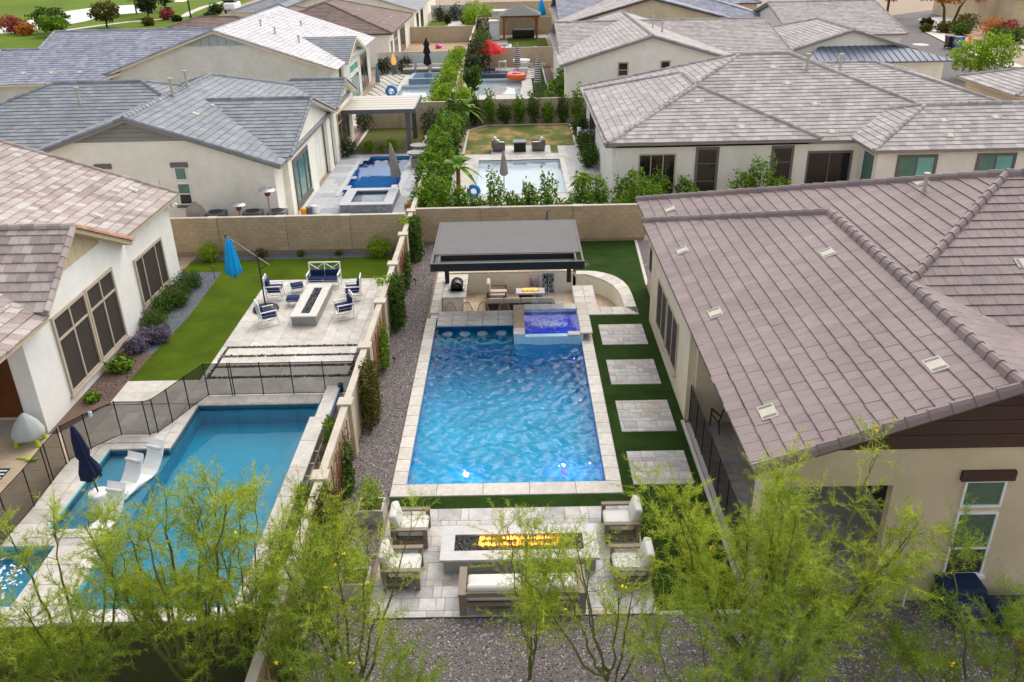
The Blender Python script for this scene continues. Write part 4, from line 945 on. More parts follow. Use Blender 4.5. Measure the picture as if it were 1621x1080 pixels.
# sunken bar and kitchen ----------------------------------------------
bar = wthing('sunken_kitchen', 'sunken outdoor kitchen with white walls and travertine caps under the pavilion', 'outdoor kitchen', (-.4, 33, -.9))
sw = T['stucco_ivory']; fz = -.9
fl = MB().box(-3.1, 2.5, 30.95, 35.0, fz - .08, fz).build('floor', T['grout'], bar)
pave(-3.0, 2.4, 31.0, 34.98, fz + .001, .015, fl, T['trav_brown'], (.4, .6), (.4, .6, .6))
for nme, (x0, x1, y0, y1, z0, z1) in {'back': (-3.0, 2.5, 35.0, 35.3, fz, .04), 'left': (-3.4, -3.08, 30.7, 35.3, fz, .08), 'front': (-3.079, -.14, 30.35, 30.65, -2, .03)}.items():
    MB().box(x0, x1, y0, y1, z0, z1).build('wall', sw, bar)
for i in range(8): piece('cap_stone', .34, .6, .05, cp, bar, -3.43, 30.68 + i * .62, .082, chamf=.012)
MB().box(-3.38, -3.1, 30.42, 30.72, -.05, .03).build('wall', sw, bar)
for i in range(9): piece('cap_stone', .6, .42, .05, T['trav_brown'], bar, -3.06 + i * .62, 35.02, .042, chamf=.012)
for r_, (yy, hh) in enumerate(((29.55, .42), (29.98, .46), (30.45, .42))):
    for i in range(5): piece('counter_stone', .575, hh - .008, .06, T['trav_warm'], bar, -3.07 + i * .585, yy, .04, chamf=.012)
MB().box(-3.06, -.16, 30.0, 30.349, -2.0, .038).build('bar_wall', T['plaster_dark'], bar)
# grill island
MB().box(-3.06, -2.2, 32.4, 34.95, fz, -.01).build('island', sw, bar)
for i in range(4): piece('counter_stone', .98, .64, .06, T['trav_warm'], bar, -3.07, 32.36 + i * .65, -.008, chamf=.012)
MB().box(.6, 1.02, 34.9, 34.998, -.78, -.05).build('drawer_unit', T['steel'], bar)
for i in range(2): MB().box(.7, .92, 34.86, 34.9, -.25 - i * .28, -.23 - i * .28).build('handle', T['greymetal'], bar)
MB().box(1.15, 1.65, 34.9, 34.998, -.85, .0).build('fridge', T['glass_dark'], bar)
# steps, platform and curved wall at the right
MB().box(2.35, 3.2, 31.0, 33.45, -.8, -.02).build('platform', sw, bar)
for i in range(4):
    for j in range(2): piece('cap_stone', .435, .61, .05, T['trav_warm'], bar, 2.34 + j * .44, 31.0 + i * .617, -.018, chamf=.01)
arc_i = [(2.62, 34.7), (3.05, 34.68), (3.35, 34.4), (3.62, 34.12), (3.88, 33.75), (4.08, 33.3), (4.2, 32.8), (4.27, 32.2), (4.27, 31.15)]
for i in range(len(arc_o) - 1):
    MB().prism([arc_i[i], arc_i[i + 1], arc_o[i + 1], arc_o[i]], -.8, .0).build('curved_wall', sw, bar)
    a, b, c, d = arc_i[i], arc_i[i + 1], arc_o[i + 1], arc_o[i]
    L2 = lambda p, q, t: (p[0] + (q[0] - p[0]) * t, p[1] + (q[1] - p[1]) * t)
    if i == len(arc_o) - 2:
        for j in range(3): MB().prism([L2(a, b, j / 3 + .004), L2(a, b, (j + 1) / 3 - .004), L2(d, c, (j + 1) / 3 - .004), L2(d, c, j / 3 + .004)], .002, .05).build('cap_stone', cp, bar)
    else: MB().prism([L2(a, b, .01), L2(a, b, .99), L2(d, c, .99), L2(d, c, .01)], .002, .05).build('cap_stone', cp, bar)
for i in range(4): piece('cap_stone', .49, .72, .05, cp, bar, 2.79 + i * .494, 30.4, .0, chamf=.01)
MB().box(2.5, 4.3, 31.1, 31.13, -.8, .0).build('wall', sw, bar)
cf = MB().prism([(3.15, 31.1), (4.3, 31.1), (4.3, 33.0), (3.9, 34.0), (3.15, 34.7), (2.5, 34.7), (2.5, 33.4), (3.15, 33.4)], -.76, -.7).build('floor', T['trav_brown'], bar)

gr = thing('barbecue_grill', 'black domed barbecue grill on the kitchen counter', 'grill', (-2.5, 33.35, .05))
m = MB(); m.T = Matrix.Rotation(math.pi / 2, 4, 'X') @ Matrix.Translation((0, .12, -.33)); m.lathe([(.001, 0), (.25, 0), (.27, .02), (.27, .62), (.25, .66), (.001, .66)], 20); m.T = None
m.build('lid', M('grill_lid', S(26, 24, 24), .25, .1), gr, True); MB().box(-.32, .32, -.33, .33, 0, .13).build('firebox', T['steel'], gr)
m = MB(); m.tube([(.27, -.25, .2), (.36, -.25, .22), (.36, .25, .22), (.27, .25, .2)], .014, 6); m.build('handle', T['steel'], gr)
# rattan bar chairs (backs show above the counter)
bc = thing('bar_chair', '', 'chair', group='rattan bar chairs'); bc.scale = (1, 1, 1.22)
m = MB(); pts = [(.24 * math.cos(t), .2 - .02 * math.sin(t), .55 + .52 * math.sin(t)) for t in np.linspace(0, math.pi, 13)]; m.tube(pts, .018, 6)
bk = m.build('backrest', T['rattan'], bc)
for x in np.linspace(-.18, .18, 9): MB().tube([(x, .2, .56), (x, .2, .55 + .5 * math.sqrt(max(.05, 1 - (x / .24) ** 2)))], .006, 4).build('slat', T['rattan'], bk)
MB().rbox((0, 0, .55), (.46, .42, .07), .03).build('seat', T['cushion_beige'], bc)
for sx in (-1, 1):
    for sy in (-1, 1): MB().tube([(sx * .18, sy * .16, .52), (sx * .22, sy * .2, 0)], .015, 6).build('leg', T['bronze'], bc)
for i, x in enumerate((-2.62, -1.98, -1.33, -.5)):
    place(bc, i == 0, (x, 31.2, fz + .016), math.pi, ['leftmost', 'second', 'third', 'rightmost'][i] + ' rattan chair behind the pool bar counter')
# sectional and fire table
sf = thing('sectional_sofa', 'dark framed sectional with beige cushions in the sunken lounge', 'sofa', (.2, 33.2, fz + .016))
MB().box(-1.5, 1.4, -.35, .35, .06, .26).build('base', T['bronze'], sf)
for i in range(4): MB().rbox((-1.1 + i * .7, -.02, .34), (.68, .62, .16), .05).build('seat_cushion', T['cushion_beige'], sf, True)
for i in range(4): MB().rbox((-1.1 + i * .7, -.3, .52), (.68, .14, .24), .06).build('back_cushion', T['cushion_beige'], sf, True)
MB().box(-1.5, 1.4, -.4, -.375, .06, .42).build('back_panel', T['bronze'], sf)
lc = thing('lounge_chair', 'beige lounge chair with high back beside the small fire table', 'chair', (-.85, 34.15, fz + .016))
MB().box(-.42, .42, -.4, .4, .08, .24).build('frame', T['bronze'], lc); MB().rbox((.06, 0, .33), (.74, .72, .17), .06).build('seat_cushion', T['cushion_beige'], lc, True)
MB().rbox((-.36, 0, .62), (.17, .72, .62), .07).build('back_cushion', T['cushion_beige'], lc, True)
for sy in (-.42, .42): MB().box(-.4, .42, sy - .03, sy + .03, .52, .57).build('arm', T['wood'], lc); MB().box(.36, .42, sy - .03, sy + .03, 0, .52).build('leg', T['bronze'], lc); MB().box(-.42, -.36, sy - .03, sy + .03, 0, .52).build('leg', T['bronze'], lc)
ft = thing('fire_table', 'small lit fire table in the sunken lounge', 'fire table', (.6, 34.0, fz + .016))
MB().box(-.62, .62, -.3, .3, .43, .5).build('top', T['trav_warm'], ft); MB().box(-.5, .5, -.2, .2, 0, .43).build('base', T['bronze'], ft); MB().box(-.36, .36, -.09, .09, .501, .51).build('burner', T['black'], ft)
m = MB()
for i in range(14): m.lathe([(.02, 0), (.028, .03), (.012, .08), (.001, .12)], 6, (-.3 + i * .046, rnd.uniform(-.05, .05), .51))
m.build('flames', T['flame'], ft)["kind"] = "stuff"

# pavilion roof ---------------------------------------------------------
rm = wthing('pavilion', 'dark framed pavilion with grey slatted roof over the sunken kitchen', 'pavilion', (-.3, 34.6, 0))
bk = M('pavilion_black', S(36, 34, 34), .45, .15, 5)
MB().box(-3.14, 2.5, 29.28, 29.36, 2.4, 2.7).build('front_beam', bk, rm)
MB().box(-3.14, -3.06, 29.363, 34.2, 2.45, 2.7).build('side_beam', T['louvre'], rm); MB().box(2.42, 2.5, 29.363, 34.2, 2.45, 2.7).build('side_beam', T['louvre'], rm)
MB().box(-3.05, 2.41, 34.12, 34.2, 2.45, 2.7).build('back_beam', bk, rm)
MB().box(-2.88, -2.82, 29.363, 34.1, 2.5, 2.68).build('inner_beam', T['louvre'], rm); MB().box(2.18, 2.24, 29.363, 34.1, 2.5, 2.68).build('inner_beam', T['louvre'], rm)
MB().box(-2.81, 2.17, 30.2, 30.28, 2.46, 2.69).build('cross_beam', bk, rm)
MB().box(-2.81, 2.17, 29.37, 30.19, 2.44, 2.47).build('gutter', T['louvre'], rm)
n = 24; st = (34.1 - 30.29) / n
for i in range(n):
    y = 30.29 + i * st
    MB().hexa([(-3.05, y, 2.655), (2.41, y, 2.655), (2.41, y + st - .002, 2.655), (-3.05, y + st - .002, 2.655), (-3.05, y, 2.705), (2.41, y, 2.705), (2.41, y + st - .002, 2.7035), (-3.05, y + st - .002, 2.7035)]).build('roof_slat', T['louvre'], rm)
for x in (-2.95, 2.25):
    MB().box(x - .09, x + .09, 33.9, 34.08, 0 if x > 0 else .05, 2.45).build('post', bk, rm)
MB().tube([(1.35, 34.6, 2.5), (1.35, 34.6, 2.95), (1.45, 34.6, 3.0)], .05, 8).build('vent', T['greymetal'], rm)

# fire pit patio furniture ----------------------------------------------
fp = wthing('fire_pit', 'long pale stone fire pit with burning flames on black stones', 'fire pit', (0, 16.3, 0))
MB().box(-1.84, 1.74, 15.74, 16.88, .0, .44).build('base', T['stone_grey'], fp)
for nme, b in {'f': (-1.92, 1.82, 15.66, 15.99), 'b': (-1.92, 1.82, 16.59, 16.94), 'l': (-1.92, -1.6, 15.993, 16.587), 'r': (1.48, 1.82, 15.993, 16.587)}.items():
    MB().box(b[0], b[1], b[2], b[3], .441, .5).build('top_slab', M('marble', S(184, 182, 180), .4, .1, 3, .05, dirt=.08) if nme == 'f' else bpy.data.materials['marble'], fp)
MB().box(-1.599, 1.479, 15.994, 16.586, .441, .45).build('tray', T['black'], fp)
st = stones('lava_stones', [(-1.57, 1.45, 16.02, 16.56)], 1500, .026, T['pebble'], fp, z=.45, flat=1.0); st["kind"] = "stuff"
m = MB(); m2 = MB()
for cx in (-.52, .42):
    for i in range(190):
        t = rnd.random() * 4; L = .46
        x, y = ((cx - L + 2 * L * (t % 1), 16.2) if t < 1 else (cx - L + 2 * L * (t % 1), 16.42) if t < 2 else (cx - L, 16.2 + .22 * (t % 1)) if t < 3 else (cx + L, 16.2 + .22 * (t % 1)))
        if t >= 2 and rnd.random() < .6: continue
        x += rnd.gauss(0, .02); y += rnd.gauss(0, .015); s = rnd.uniform(.5, 1.2)
        (m if i % 3 else m2).lathe([(.01 * s, 0), (.019 * s, .02 * s), (.013 * s, .05 * s), (.001, .1 * s)], 6, (x, y, .47))
m.build('flames', T['flame'], fp)["kind"] = "stuff"; m2.build('flame_cores', T['flame_hot'], fp)["kind"] = "stuff"
fl_ = bpy.data.lights.new('fire_glow', 'AREA'); fl_.shape = 'RECTANGLE'; fl_.size = 1.9; fl_.size_y = .25; fl_.energy = 5; fl_.color = (1, .45, .12)
flo = link(bpy.data.objects.new('fire_glow', fl_)); attach(flo, fp); flo.location = (-.05, 16.3, .62); flo.rotation_euler = (0, 0, 0)

so = thing('garden_sofa', 'grey wood sofa with white cushions seen from behind at the fire pit', 'sofa', (0, 14.85, .024))
gw = T['wood_grey']
for sx in (-1, 1):
    for y in (-.42, .3): MB().box(sx * 1.33 - .07, sx * 1.33 + .07, y - .06, y + .06, 0, .56).build('leg', gw, so)
    MB().box(sx * 1.33 - .085, sx * 1.33 + .085, -.5, .42, .561, .62).build('arm', gw, so)
MB().box(-1.25, 1.25, -.46, -.4, .5, .62).build('back_rail', gw, so); MB().box(-1.25, 1.25, -.46, -.4, .24, .32).build('back_rail', gw, so); MB().box(-1.25, 1.25, -.4, .38, .2, .26).build('seat_frame', gw, so)
for x in (-.63, .63):
    MB().rbox((x, .02, .35), (1.22, .76, .17), .06).build('seat_cushion', T['cushion_white'], so, True)
    MB().rbox((x, -.3, .56), (1.2, .19, .34), .08, rot=Matrix.Rotation(R(8), 3, 'X')).build('back_cushion', T['cushion_white'], so, True)
ac = thing('garden_armchair', '', 'armchair', group='white cushioned armchairs at the fire pit')
for sy in (-1, 1):
    MB().box(-.42, .46, sy * .41 - .06, sy * .41 + .06, .53, .58).build('arm', gw, ac)
    for x in (-.36, .4): MB().box(x - .05, x + .05, sy * .41 - .045, sy * .41 + .045, 0, .529).build('leg', gw, ac)
    MB().box(-.3, .34, sy * .41 - .03, sy * .41 + .03, .12, .2).build('stretcher', gw, ac)
MB().box(-.36, .42, -.36, .36, .2, .27).build('seat_frame', gw, ac); MB().box(-.45, -.4, -.36, .36, .3, .72).build('back_rail', gw, ac)
MB().rbox((.06, 0, .37), (.76, .7, .19), .07).build('seat_cushion', T['cushion_white'], ac, True)
MB().rbox((-.34, 0, .65), (.2, .68, .5), .06, 2, rot=Matrix.Rotation(R(-14), 3, 'Y')).build('back_cushion', T['cushion_white'], ac, True)
for i, (x, y, a, l) in enumerate(((-2.75, 17.12, 0, 'white armchair left of the fire pit, nearer the pool'), (-2.8, 15.65, 0, 'white armchair left of the fire pit, nearer the gravel'), (2.5, 17.2, math.pi, 'white armchair right of the fire pit, nearer the pool'), (2.55, 15.55, math.pi, 'white armchair right of the fire pit, nearer the gravel'))):
    place(ac, i == 0, (x, y, .024), a, l)

# planters
def planter(x, y, lab):
    p = thing('planter_box', lab, 'planter', (x, y, -.01), 0, 'square planters in the gravel')
    m = MB()
    for a in ((-.33, .33, -.3, -.25), (-.33, .33, .25, .3), (-.33, -.28, -.249, .249), (.28, .33, -.249, .249)): m.box(a[0], a[1], a[2], a[3], 0, .45)
    m.build('box', M('planter_rim', S(190, 186, 180), .7, .1) if 'planter_rim' not in bpy.data.materials else bpy.data.materials['planter_rim'], p)
    MB().box(-.28, .28, -.25, .25, .02, .38).build('soil', T['mulch'], p)
    foliage('foliage', [((0, 0, .75), (.34, .32, .5), 900)], .05, T['leaf_lime'], p, .3)
planter(-3.85, 17.95, 'square planter with lime green shrub in the gravel beside the pool corner'); planter(-3.83, 15.25, 'square planter in the gravel beside the nearer left armchair')

# side wall between the yards, with piers and caps ------------------------
wl = wthing('side_wall', 'stucco wall with stepped piers between the two pool yards', 'wall', (-4.9, 26, 0))
py = [39.0, 35.6, 32.0, 28.2, 24.6, 21.0, 17.4, 13.9, 10.6, 7.2]
for i in range(len(py) - 1):
    MB().box(-4.98, -4.82, py[i + 1] + .2, py[i] - .2, -.1, 1.66).build('panel', T['wall_stucco'], wl)
    L = py[i] - py[i + 1] - .4
    for j in range(4): MB().box(-5.0, -4.8, py[i + 1] + .2 + L * j / 4 + .003, py[i + 1] + .2 + L * (j + 1) / 4 - .003, 1.661, 1.72).build('cap_block', T['cap'], wl)
for y in py:
    MB().box(-5.1, -4.72, y - .2 + .002, y + .2 - .002, -.1, 1.72).build('pier', T['wall_stucco'], wl); MB().box(-5.12, -4.7, y - .21, y + .21, 1.721, 1.78).build('pier_cap', T['cap'], wl)
# trellises with climbers, and clipped climbers, on the pool side of the wall
def trellis(y0, y1, lab):
    t = wthing('trellis', lab, 'trellis', (-4.78, (y0 + y1) / 2, 0), 'wooden trellises on the side wall')
    for k in range(5):
        y = y0 + (y1 - y0) * k / 4; MB().bar((-4.76, y, .06), (-4.76, y, 1.62), .03, .02).build('lath', T['wood'], t)
    n = 6; W = y1 - y0; Hh = 1.5
    for k in range(-3, 5):
        for sgn in (1, -1):
            pts = []
            a = (k * .4); b = a + Hh * .75
            ya, yb, za, zb = max(a, 0), min(b, W), .1, .1 + Hh
            if ya >= W or yb <= 0 or yb - ya < .12: continue
            za = .1 + (ya - a) / .75; zb = .1 + (yb - a) / .75
            Ya, Yb = (y0 + ya, y0 + yb) if sgn > 0 else (y1 - ya, y1 - yb)
            MB().bar((-4.735 - .012 * sgn, Ya, za), (-4.735 - .012 * sgn, Yb, zb), .012, .03).build('lath', T['wood'], t)
    return t
for i, (a, b) in enumerate(((32.4, 35.2), (25.2, 27.6), (18.0, 20.2), (11.2, 13.2))):
    trellis(a, b, ['wooden trellis on the side wall beside the pavilion', 'wooden trellis on the side wall level with the far end of the pool', 'wooden trellis on the side wall level with the near end of the pool', 'wooden trellis on the side wall at the bottom of the photo'][i])
    c = wthing('climbing_vine', ['thin vine on the farthest wooden trellis', 'bright leafy vine on the second farthest trellis', 'bushy vine on the trellis near the pool corner', 'sparse vine on the nearest trellis'][i], 'vine', (-4.65, (a + b) / 2, 0), 'vines on trellises')
    foliage('foliage', [((-4.6, a + (b - a) * .45, .55), (.16, .5, .55), 700), ((-4.62, a + (b - a) * .6, 1.1), (.14, .4, .4), 350)], .055, T['leaf_hedge'] if i == 1 else T['leaf_shrub'], c)
    MB().tube([(-4.6, (a + b) / 2, 0), (-4.66, (a + b) / 2 + .1, .7), (-4.64, (a + b) / 2 - .1, 1.3)], .012, 5).build('stem', T['bark'], c)
for i, (y, L, h, mt, lab) in enumerate(((37.2, .8, 1.75, 'leaf_shrub', 'tall clipped green climber on the side wall nearest the back wall'), (30.0, .95, 1.7, 'leaf_shrub', 'broad clipped green climber on the side wall beside the bar'), (22.9, .95, 1.65, 'leaf_brown', 'browning clipped climber on the side wall midway along the pool'), (16.2, 1.0, 1.7, 'leaf_brown', 'large olive climber on the side wall beside the fire patio'))):
    c = wthing('wall_climber', lab, 'shrub', (-4.6, y, 0), 'clipped climbers on the side wall')
    foliage('foliage', [((-4.55, y, .3 + k * h * .22), (.27, L * (1 - .05 * k), h * .26), 1300) for k in range(4)] + [((-4.62, y + .2, h), (.3, L * .8, .18), 700)], .045, T[mt], c)
    if i < 2: foliage('new_growth', [((-5.0, y + .3, h - .02), (.4, .5, .14), 260)], .06, T['leaf_lime'], c)
    MB().tube([(-4.6, y, 0), (-4.62, y, h * .8)], .025, 6).build('stem', T['bark'], c)
for i, (x, y) in enumerate(((-4.3, 30.27), (-4.33, 26.7), (-4.33, 34.1), (-4.26, 37.6))):
    p = thing('path_light', ['small black spotlight in the gravel opposite the bar counter', 'small black spotlight in the gravel nearest the camera', 'small black spotlight in the gravel beside the pavilion', 'small black spotlight in the gravel near the back wall'][i], 'light', (x, y, -.01), 0, 'spotlights in the gravel strip')
    MB().tube([(0, 0, 0), (0, 0, .16)], .012, 6).build('stake', T['black'], p); MB().tube([(.02, 0, .15), (-.07, .05, .22)], [.035, .045], 8).build('head', T['black'], p)
pp = thing('standpipe', 'short white pipe standing at the foot of the back wall', 'pipe', (-4.45, 38.9, -.01)); MB().tube([(0, 0, 0), (0, 0, .35), (-.08, 0, .42), (-.14, 0, .36)], .028, 8).build('pipe', T['white'], pp)

# back walls made of blocks -----------------------------------------------
def block_wall(lab, x0, x1, y, ztop, piers, name='block_wall', bw=.4, bh=.2):
    t = wthing(name, lab, 'wall', ((x0 + x1) / 2, y, 0))
    MB().box(x0, x1, y + .02, y + .17, -.1, ztop - .02).build('core', T['mortar'], t)
    rows = int(ztop / bh)
    for k in range(rows):
        x = x0 - (bw / 2 if k % 2 else 0)
        while x < x1 - .01:
            a, b = max(x, x0), min(x + bw, x1)
            iv = [(a, b)]
            for p in piers: iv = [z for s_, e_ in iv for z in ((s_, min(e_, p - .205)), (max(s_, p + .205), e_)) if z[1] - z[0] > .03]
            for s_, e_ in iv: piece('block', e_ - s_ - .008, bh - .008, .19, T['block'], t, s_, y + .19, ztop - (rows - k) * bh, chamf=.004).rotation_euler = (math.pi / 2, 0, 0)
            x += bw
    for p in piers:
        for k in range(rows): MB().box(p - .2, p + .2, y - .05, y + .22, ztop - (rows - k) * bh + .004, ztop - (rows - k - 1) * bh - .004).build('pier_block', T['block'], t)
        MB().box(p - .23, p + .23, y - .08, y + .25, ztop + .002, ztop + .06).build('pier_cap', T['cap'], t)
    x = x0
    while x < x1 - .01:
        b = min(x + .8, x1)
        if not any(x - .2 < p < b + .2 for p in piers): MB().box(x + .003, b - .003, y - .01, y + .2, ztop + .001, ztop + .05).build('cap_block', T['cap'], t)
        else:
            for p in piers:
                if x - .2 < p < b + .2:
                    if p - .24 - x > .05: MB().box(x + .003, p - .235, y - .01, y + .2, ztop + .001, ztop + .05).build('cap_block', T['cap'], t)
                    if b - p - .24 > .05: MB().box(p + .235, b - .003, y - .01, y + .2, ztop + .001, ztop + .05).build('cap_block', T['cap'], t)
        x = b
block_wall('tan block wall behind the pavilion and turf', -4.7, 6.2, 39.2, 1.7, (-1.4, 3.0), )
block_wall('tan block wall behind the navy rocking chairs', -16.5, -5.1, 38.2, 1.78, (-14.1, -10.9, -7.9))

# screen fence and chair at the covered patio of the right house
def fence(lab, runs, h=1.2, loc=None):
    f = wthing('pool_fence', lab, 'fence', (runs[0][0][0], runs[0][0][1], 0))
    for run in runs:
        for i, p in enumerate(run): MB().tube([(p[0], p[1], .0), (p[0], p[1], h + .03)], .018, 6).build('post', T['black'], f)
        for a, b in zip(run, run[1:]):
            d = Vector((b[0] - a[0], b[1] - a[1])).normalized() * .019
            a2, b2 = (a[0] + d.x, a[1] + d.y), (b[0] - d.x, b[1] - d.y)
            MB().bar((a2[0], a2[1], (h + .06) / 2), (b2[0], b2[1], (h + .06) / 2), .003, h - .08).build('mesh_panel', T['fencemesh'], f)
            MB().bar((a2[0], a2[1], h), (b2[0], b2[1], h), .012, .022).build('top_band', T['black'], f); MB().bar((a2[0], a2[1], .06), (b2[0], b2[1], .06), .012, .022).build('bottom_band', T['black'], f)
    return f
fence('black mesh fence along the covered patio of the mauve roofed house', [[(5.22, 22.5), (5.22, 21.5), (5.22, 20.6), (5.22, 19.6), (5.22, 18.6), (5.22, 17.6), (5.22, 16.6), (5.25, 15.4)]])
cpat = sheet('covered_patio', [(5.1, 9.3, 14.9, 22.35)], .0, T['grout']); pave(5.3, 8.2, 15.0, 22.3, .002, .02, cpat, T['trav'], (.4, .6, .4), (.4, .6, .6))
ch = thing('patio_chair', 'tan sling chair in the shade of the covered patio', 'chair', (6.1, 22.0, .022), R(200))
m = MB(); m.bar((-.26, -.2, .42), (-.26, .25, .36), .03); m.bar((.26, -.2, .42), (.26, .25, .36), .03); m.bar((-.26, .22, .38), (-.26, .42, .95), .03); m.bar((.26, .22, .38), (.26, .42, .95), .03)
for x in (-.26, .26): m.bar((x, -.22, 0), (x, -.2, .6), .03); m.bar((x, .3, 0), (x, .22, .4), .03); m.bar((x, -.22, .6), (x, .3, .62), .04)
m.build('frame', T['bronze'], ch); m = MB(); m.hexa([(-.24, -.2, .41), (.24, -.2, .41), (.24, .24, .36), (-.24, .24, .36), (-.24, -.2, .43), (.24, -.2, .43), (.24, .24, .38), (-.24, .24, .38)]); m.build('seat', T['cushion_beige'], ch)
MB().hexa([(-.24, .23, .4), (.24, .23, .4), (.24, .43, .95), (-.24, .43, .95), (-.24, .25, .4), (.24, .25, .4), (.24, .45, .95), (-.24, .45, .95)]).build('backrest', T['cushion_beige'], ch)

# blue covered pieces and pipe at the right front
bx = wthing('covered_spa', 'navy blue covered box against the tan wall at bottom right', 'cover', (9.7, 14.2, 0))
MB().rbox((9.5, 14.28, .42), (.9, .62, .84), .06).build('tall_cover', T['bluecover'], bx); MB().rbox((9.52, 13.85, .5), (.75, .5, .08), .03, rot=Matrix.Rotation(R(28), 3, 'X')).build('lid', T['bluecover'], bx)
MB().rbox((10.6, 13.95, .2), (1.1, .8, .42), .06).build('low_cover', T['bluecover'], bx)
pp = thing('standpipe', 'pale thin pipe standing against the tan wall at bottom right', 'pipe', (8.45, 14.45, 0)); MB().tube([(0, 0, 0), (0, 0, .85), (.08, -.06, .9)], .022, 8).build('pipe', T['white'], pp)
op = thing('orange_plant', 'orange flowering plant at the bottom right corner', 'plant', (10.35, 12.9, 0)); foliage('foliage', [((0, 0, .35), (.25, .25, .35), 500)], .06, T['orange_leaf'], op); MB().tube([(0, 0, 0), (0, 0, .3)], .015, 5).build('stem', T['bark'], op)
# ================================================================== LEFT YARD
lawn = flat_poly('lawn', [(-10.9, 25.65), (-10.9, 34.8), (-5.1, 34.8), (-5.1, 37.55), (-15.1, 37.4), (-15.1, 36.0), (-13.25, 36.0), (-13.1, 31.0), (-13.3, 27.8), (-13.35, 25.75)], .0, T['turf_left'])
sheet('lawn', [(-16, -5.1, 6, 14.3)], -.02, M('turf_shade', S(30, 34, 10), .95, .3, 90, .7, 400, spec=.1))  # turf colour darkened to stand in for the shade under the trees
GB = [(-15.1, -5.1, 37.5, 38.2)]; sheet('gravel_bed', GB, -.01, T['gravel_grey_base'])
bedp = [(-14.95, 36.0), (-13.25, 36.0), (-13.1, 31.0), (-13.3, 27.8), (-14.5, 27.8), (-14.5, 30.0), (-14.95, 30.0)]
flat_poly('planting_bed', bedp, -.006, T['gravel_grey_base'])
flat_poly('planting_bed', [(-14.5, 27.8), (-13.3, 27.8), (-13.35, 25.75), (-13.35, 24.2), (-14.2, 22.4), (-14.5, 22.4)], .006, T['mulch'])
def _kb(P):
    x, y = P[:, 0], P[:, 1]; e = np.interp(y, [27.8, 31, 36], [-13.3, -13.1, -13.25]); return (y > 37.4) | ((x < e - .03) & (x > np.where(y > 30, -14.95, -14.5)))
g = stones('gravel', GB + [(-14.95, -13.0, 27.8, 36.0)], 420, .022, T['gravel_grey'], z=-.008, keep=_kb); g["kind"] = "stuff"; g["label"] = "blue grey gravel in the beds of the left yard"
g = stones('mulch_chips', [(-14.5, -13.4, 24.4, 27.8)], 300, .03, T['river'], z=-.004, keep=lambda P: P[:, 0] < -13.4); g["kind"] = "stuff"; g["label"] = "brown bark chips in the bed below the big window"

# pale patio with the fire pit
pt = sheet('patio', [(-10.88, -5.1, 24.05, 34.8)], -.004, T['grout'])
strips = (28.16, 27.43, 26.62, 25.82)
pave(-10.88, -5.1, 28.24, 34.78, -.002, .026, pt, T['trav_warm'], (.6, .4), (.6, .6, .9), along='y')
for a, b in zip(strips[1:], strips): pave(-10.6, -5.85, a + .08, b - .08, -.002, .026, pt, T['trav_warm'], (.55,), (.6, .9, 1.2))
pave(-10.88, -10.7, 25.75, 28.23, -.002, .026, pt, T['trav_warm'], (.6,), (.6,), along='y'); pave(-5.72, -5.1, 25.75, 28.23, -.002, .026, pt, T['trav_warm'], (.6,), (.62,), along='y')
pave(-10.88, -5.1, 24.06, 25.74, -.002, .026, pt, T['trav_warm'], (.4, .6), (.6, .6, .9), along='y')
rk = stones('river_rock_joints', [(-10.66, -5.74, s - .075, s + .075) for s in strips] + [(-10.7, -10.6, 25.75, 28.2), (-5.85, -5.74, 25.75, 28.2)], 420, .042, T['river'], None, z=-.002, flat=.8); rk["kind"] = "stuff"; rk["label"] = "dark river rocks filling the joints of the pale patio"
# side path slabs and pool deck
pt2 = sheet('pool_deck', rects_minus((-16.5, -5.4, 14.3, 24.05), [(-10.4, -6.32, 14.7, 24.0), (-12.2, -10.3, 17.7, 21.45), (-14.0, -11.7, 14.9, 17.05)]) + [(-13.35, -10.88, 24.05, 25.72)], -.004, T['grout'])
pave(-13.35, -10.9, 24.1, 25.7, -.002, .026, pt2, T['trav_warm'], (.8,), (1.2,), along='x')
hl = [(-10.75, -5.4, 14.3, 23.95), (-12.5, -10.3, 17.2, 21.8), (-14.6, -11.4, 14.4, 17.35)]
pave(-13.1, -10.75, 21.8, 24.06, -.002, .026, pt2, T['trav_warm'], (.6, .4), (.6, .6, .9), along='y')
pave(-16.4, -13.1, 17.4, 22.3, -.002, .022, pt2, M('patio_tan', S(190, 172, 148), .7, .1, 3, dirt=.1), (.6,), (.6, .9))
pave(-13.1, -12.55, 17.35, 21.8, -.002, .026, pt2, T['trav_warm'], (.55,), (.6,), along='y')

# pool with tanning shelf and spa
p2 = wthing('swimming_pool', 'calm teal pool in the left yard behind the feathery trees', 'swimming pool', (-8.4, 19, -1))
m = MB(); a_, b_, c_, d_, zf = -10.4, -6.32, 14.7, 24.0, -1.35
m.poly([(a_, c_, zf), (b_, c_, zf), (b_, d_, zf), (a_, d_, zf)]); m.poly([(a_, c_, zf), (b_, c_, zf), (b_, c_, 0), (a_, c_, 0)]); m.poly([(a_, d_, zf), (b_, d_, zf), (b_, d_, 0), (a_, d_, 0)]); m.poly([(b_, c_, zf), (b_, d_, zf), (b_, d_, .3), (b_, c_, .3)])
m.poly([(a_, c_, zf), (a_, 17.7, zf), (a_, 17.7, 0), (a_, c_, 0)]); m.poly([(a_, 17.7, zf), (a_, 21.45, zf), (a_, 21.45, -.35), (a_, 17.7, -.35)]); m.poly([(a_, 21.45, zf), (a_, d_, zf), (a_, d_, 0), (a_, 21.45, 0)])
m.build('basin', T['plaster2'], p2)
m = MB(); m.box(-12.2, -10.41, 17.7, 21.45, -.42, -.35); m.build('tanning_shelf', M('shelf_plaster', S(110, 170, 190), .8, .05), p2)
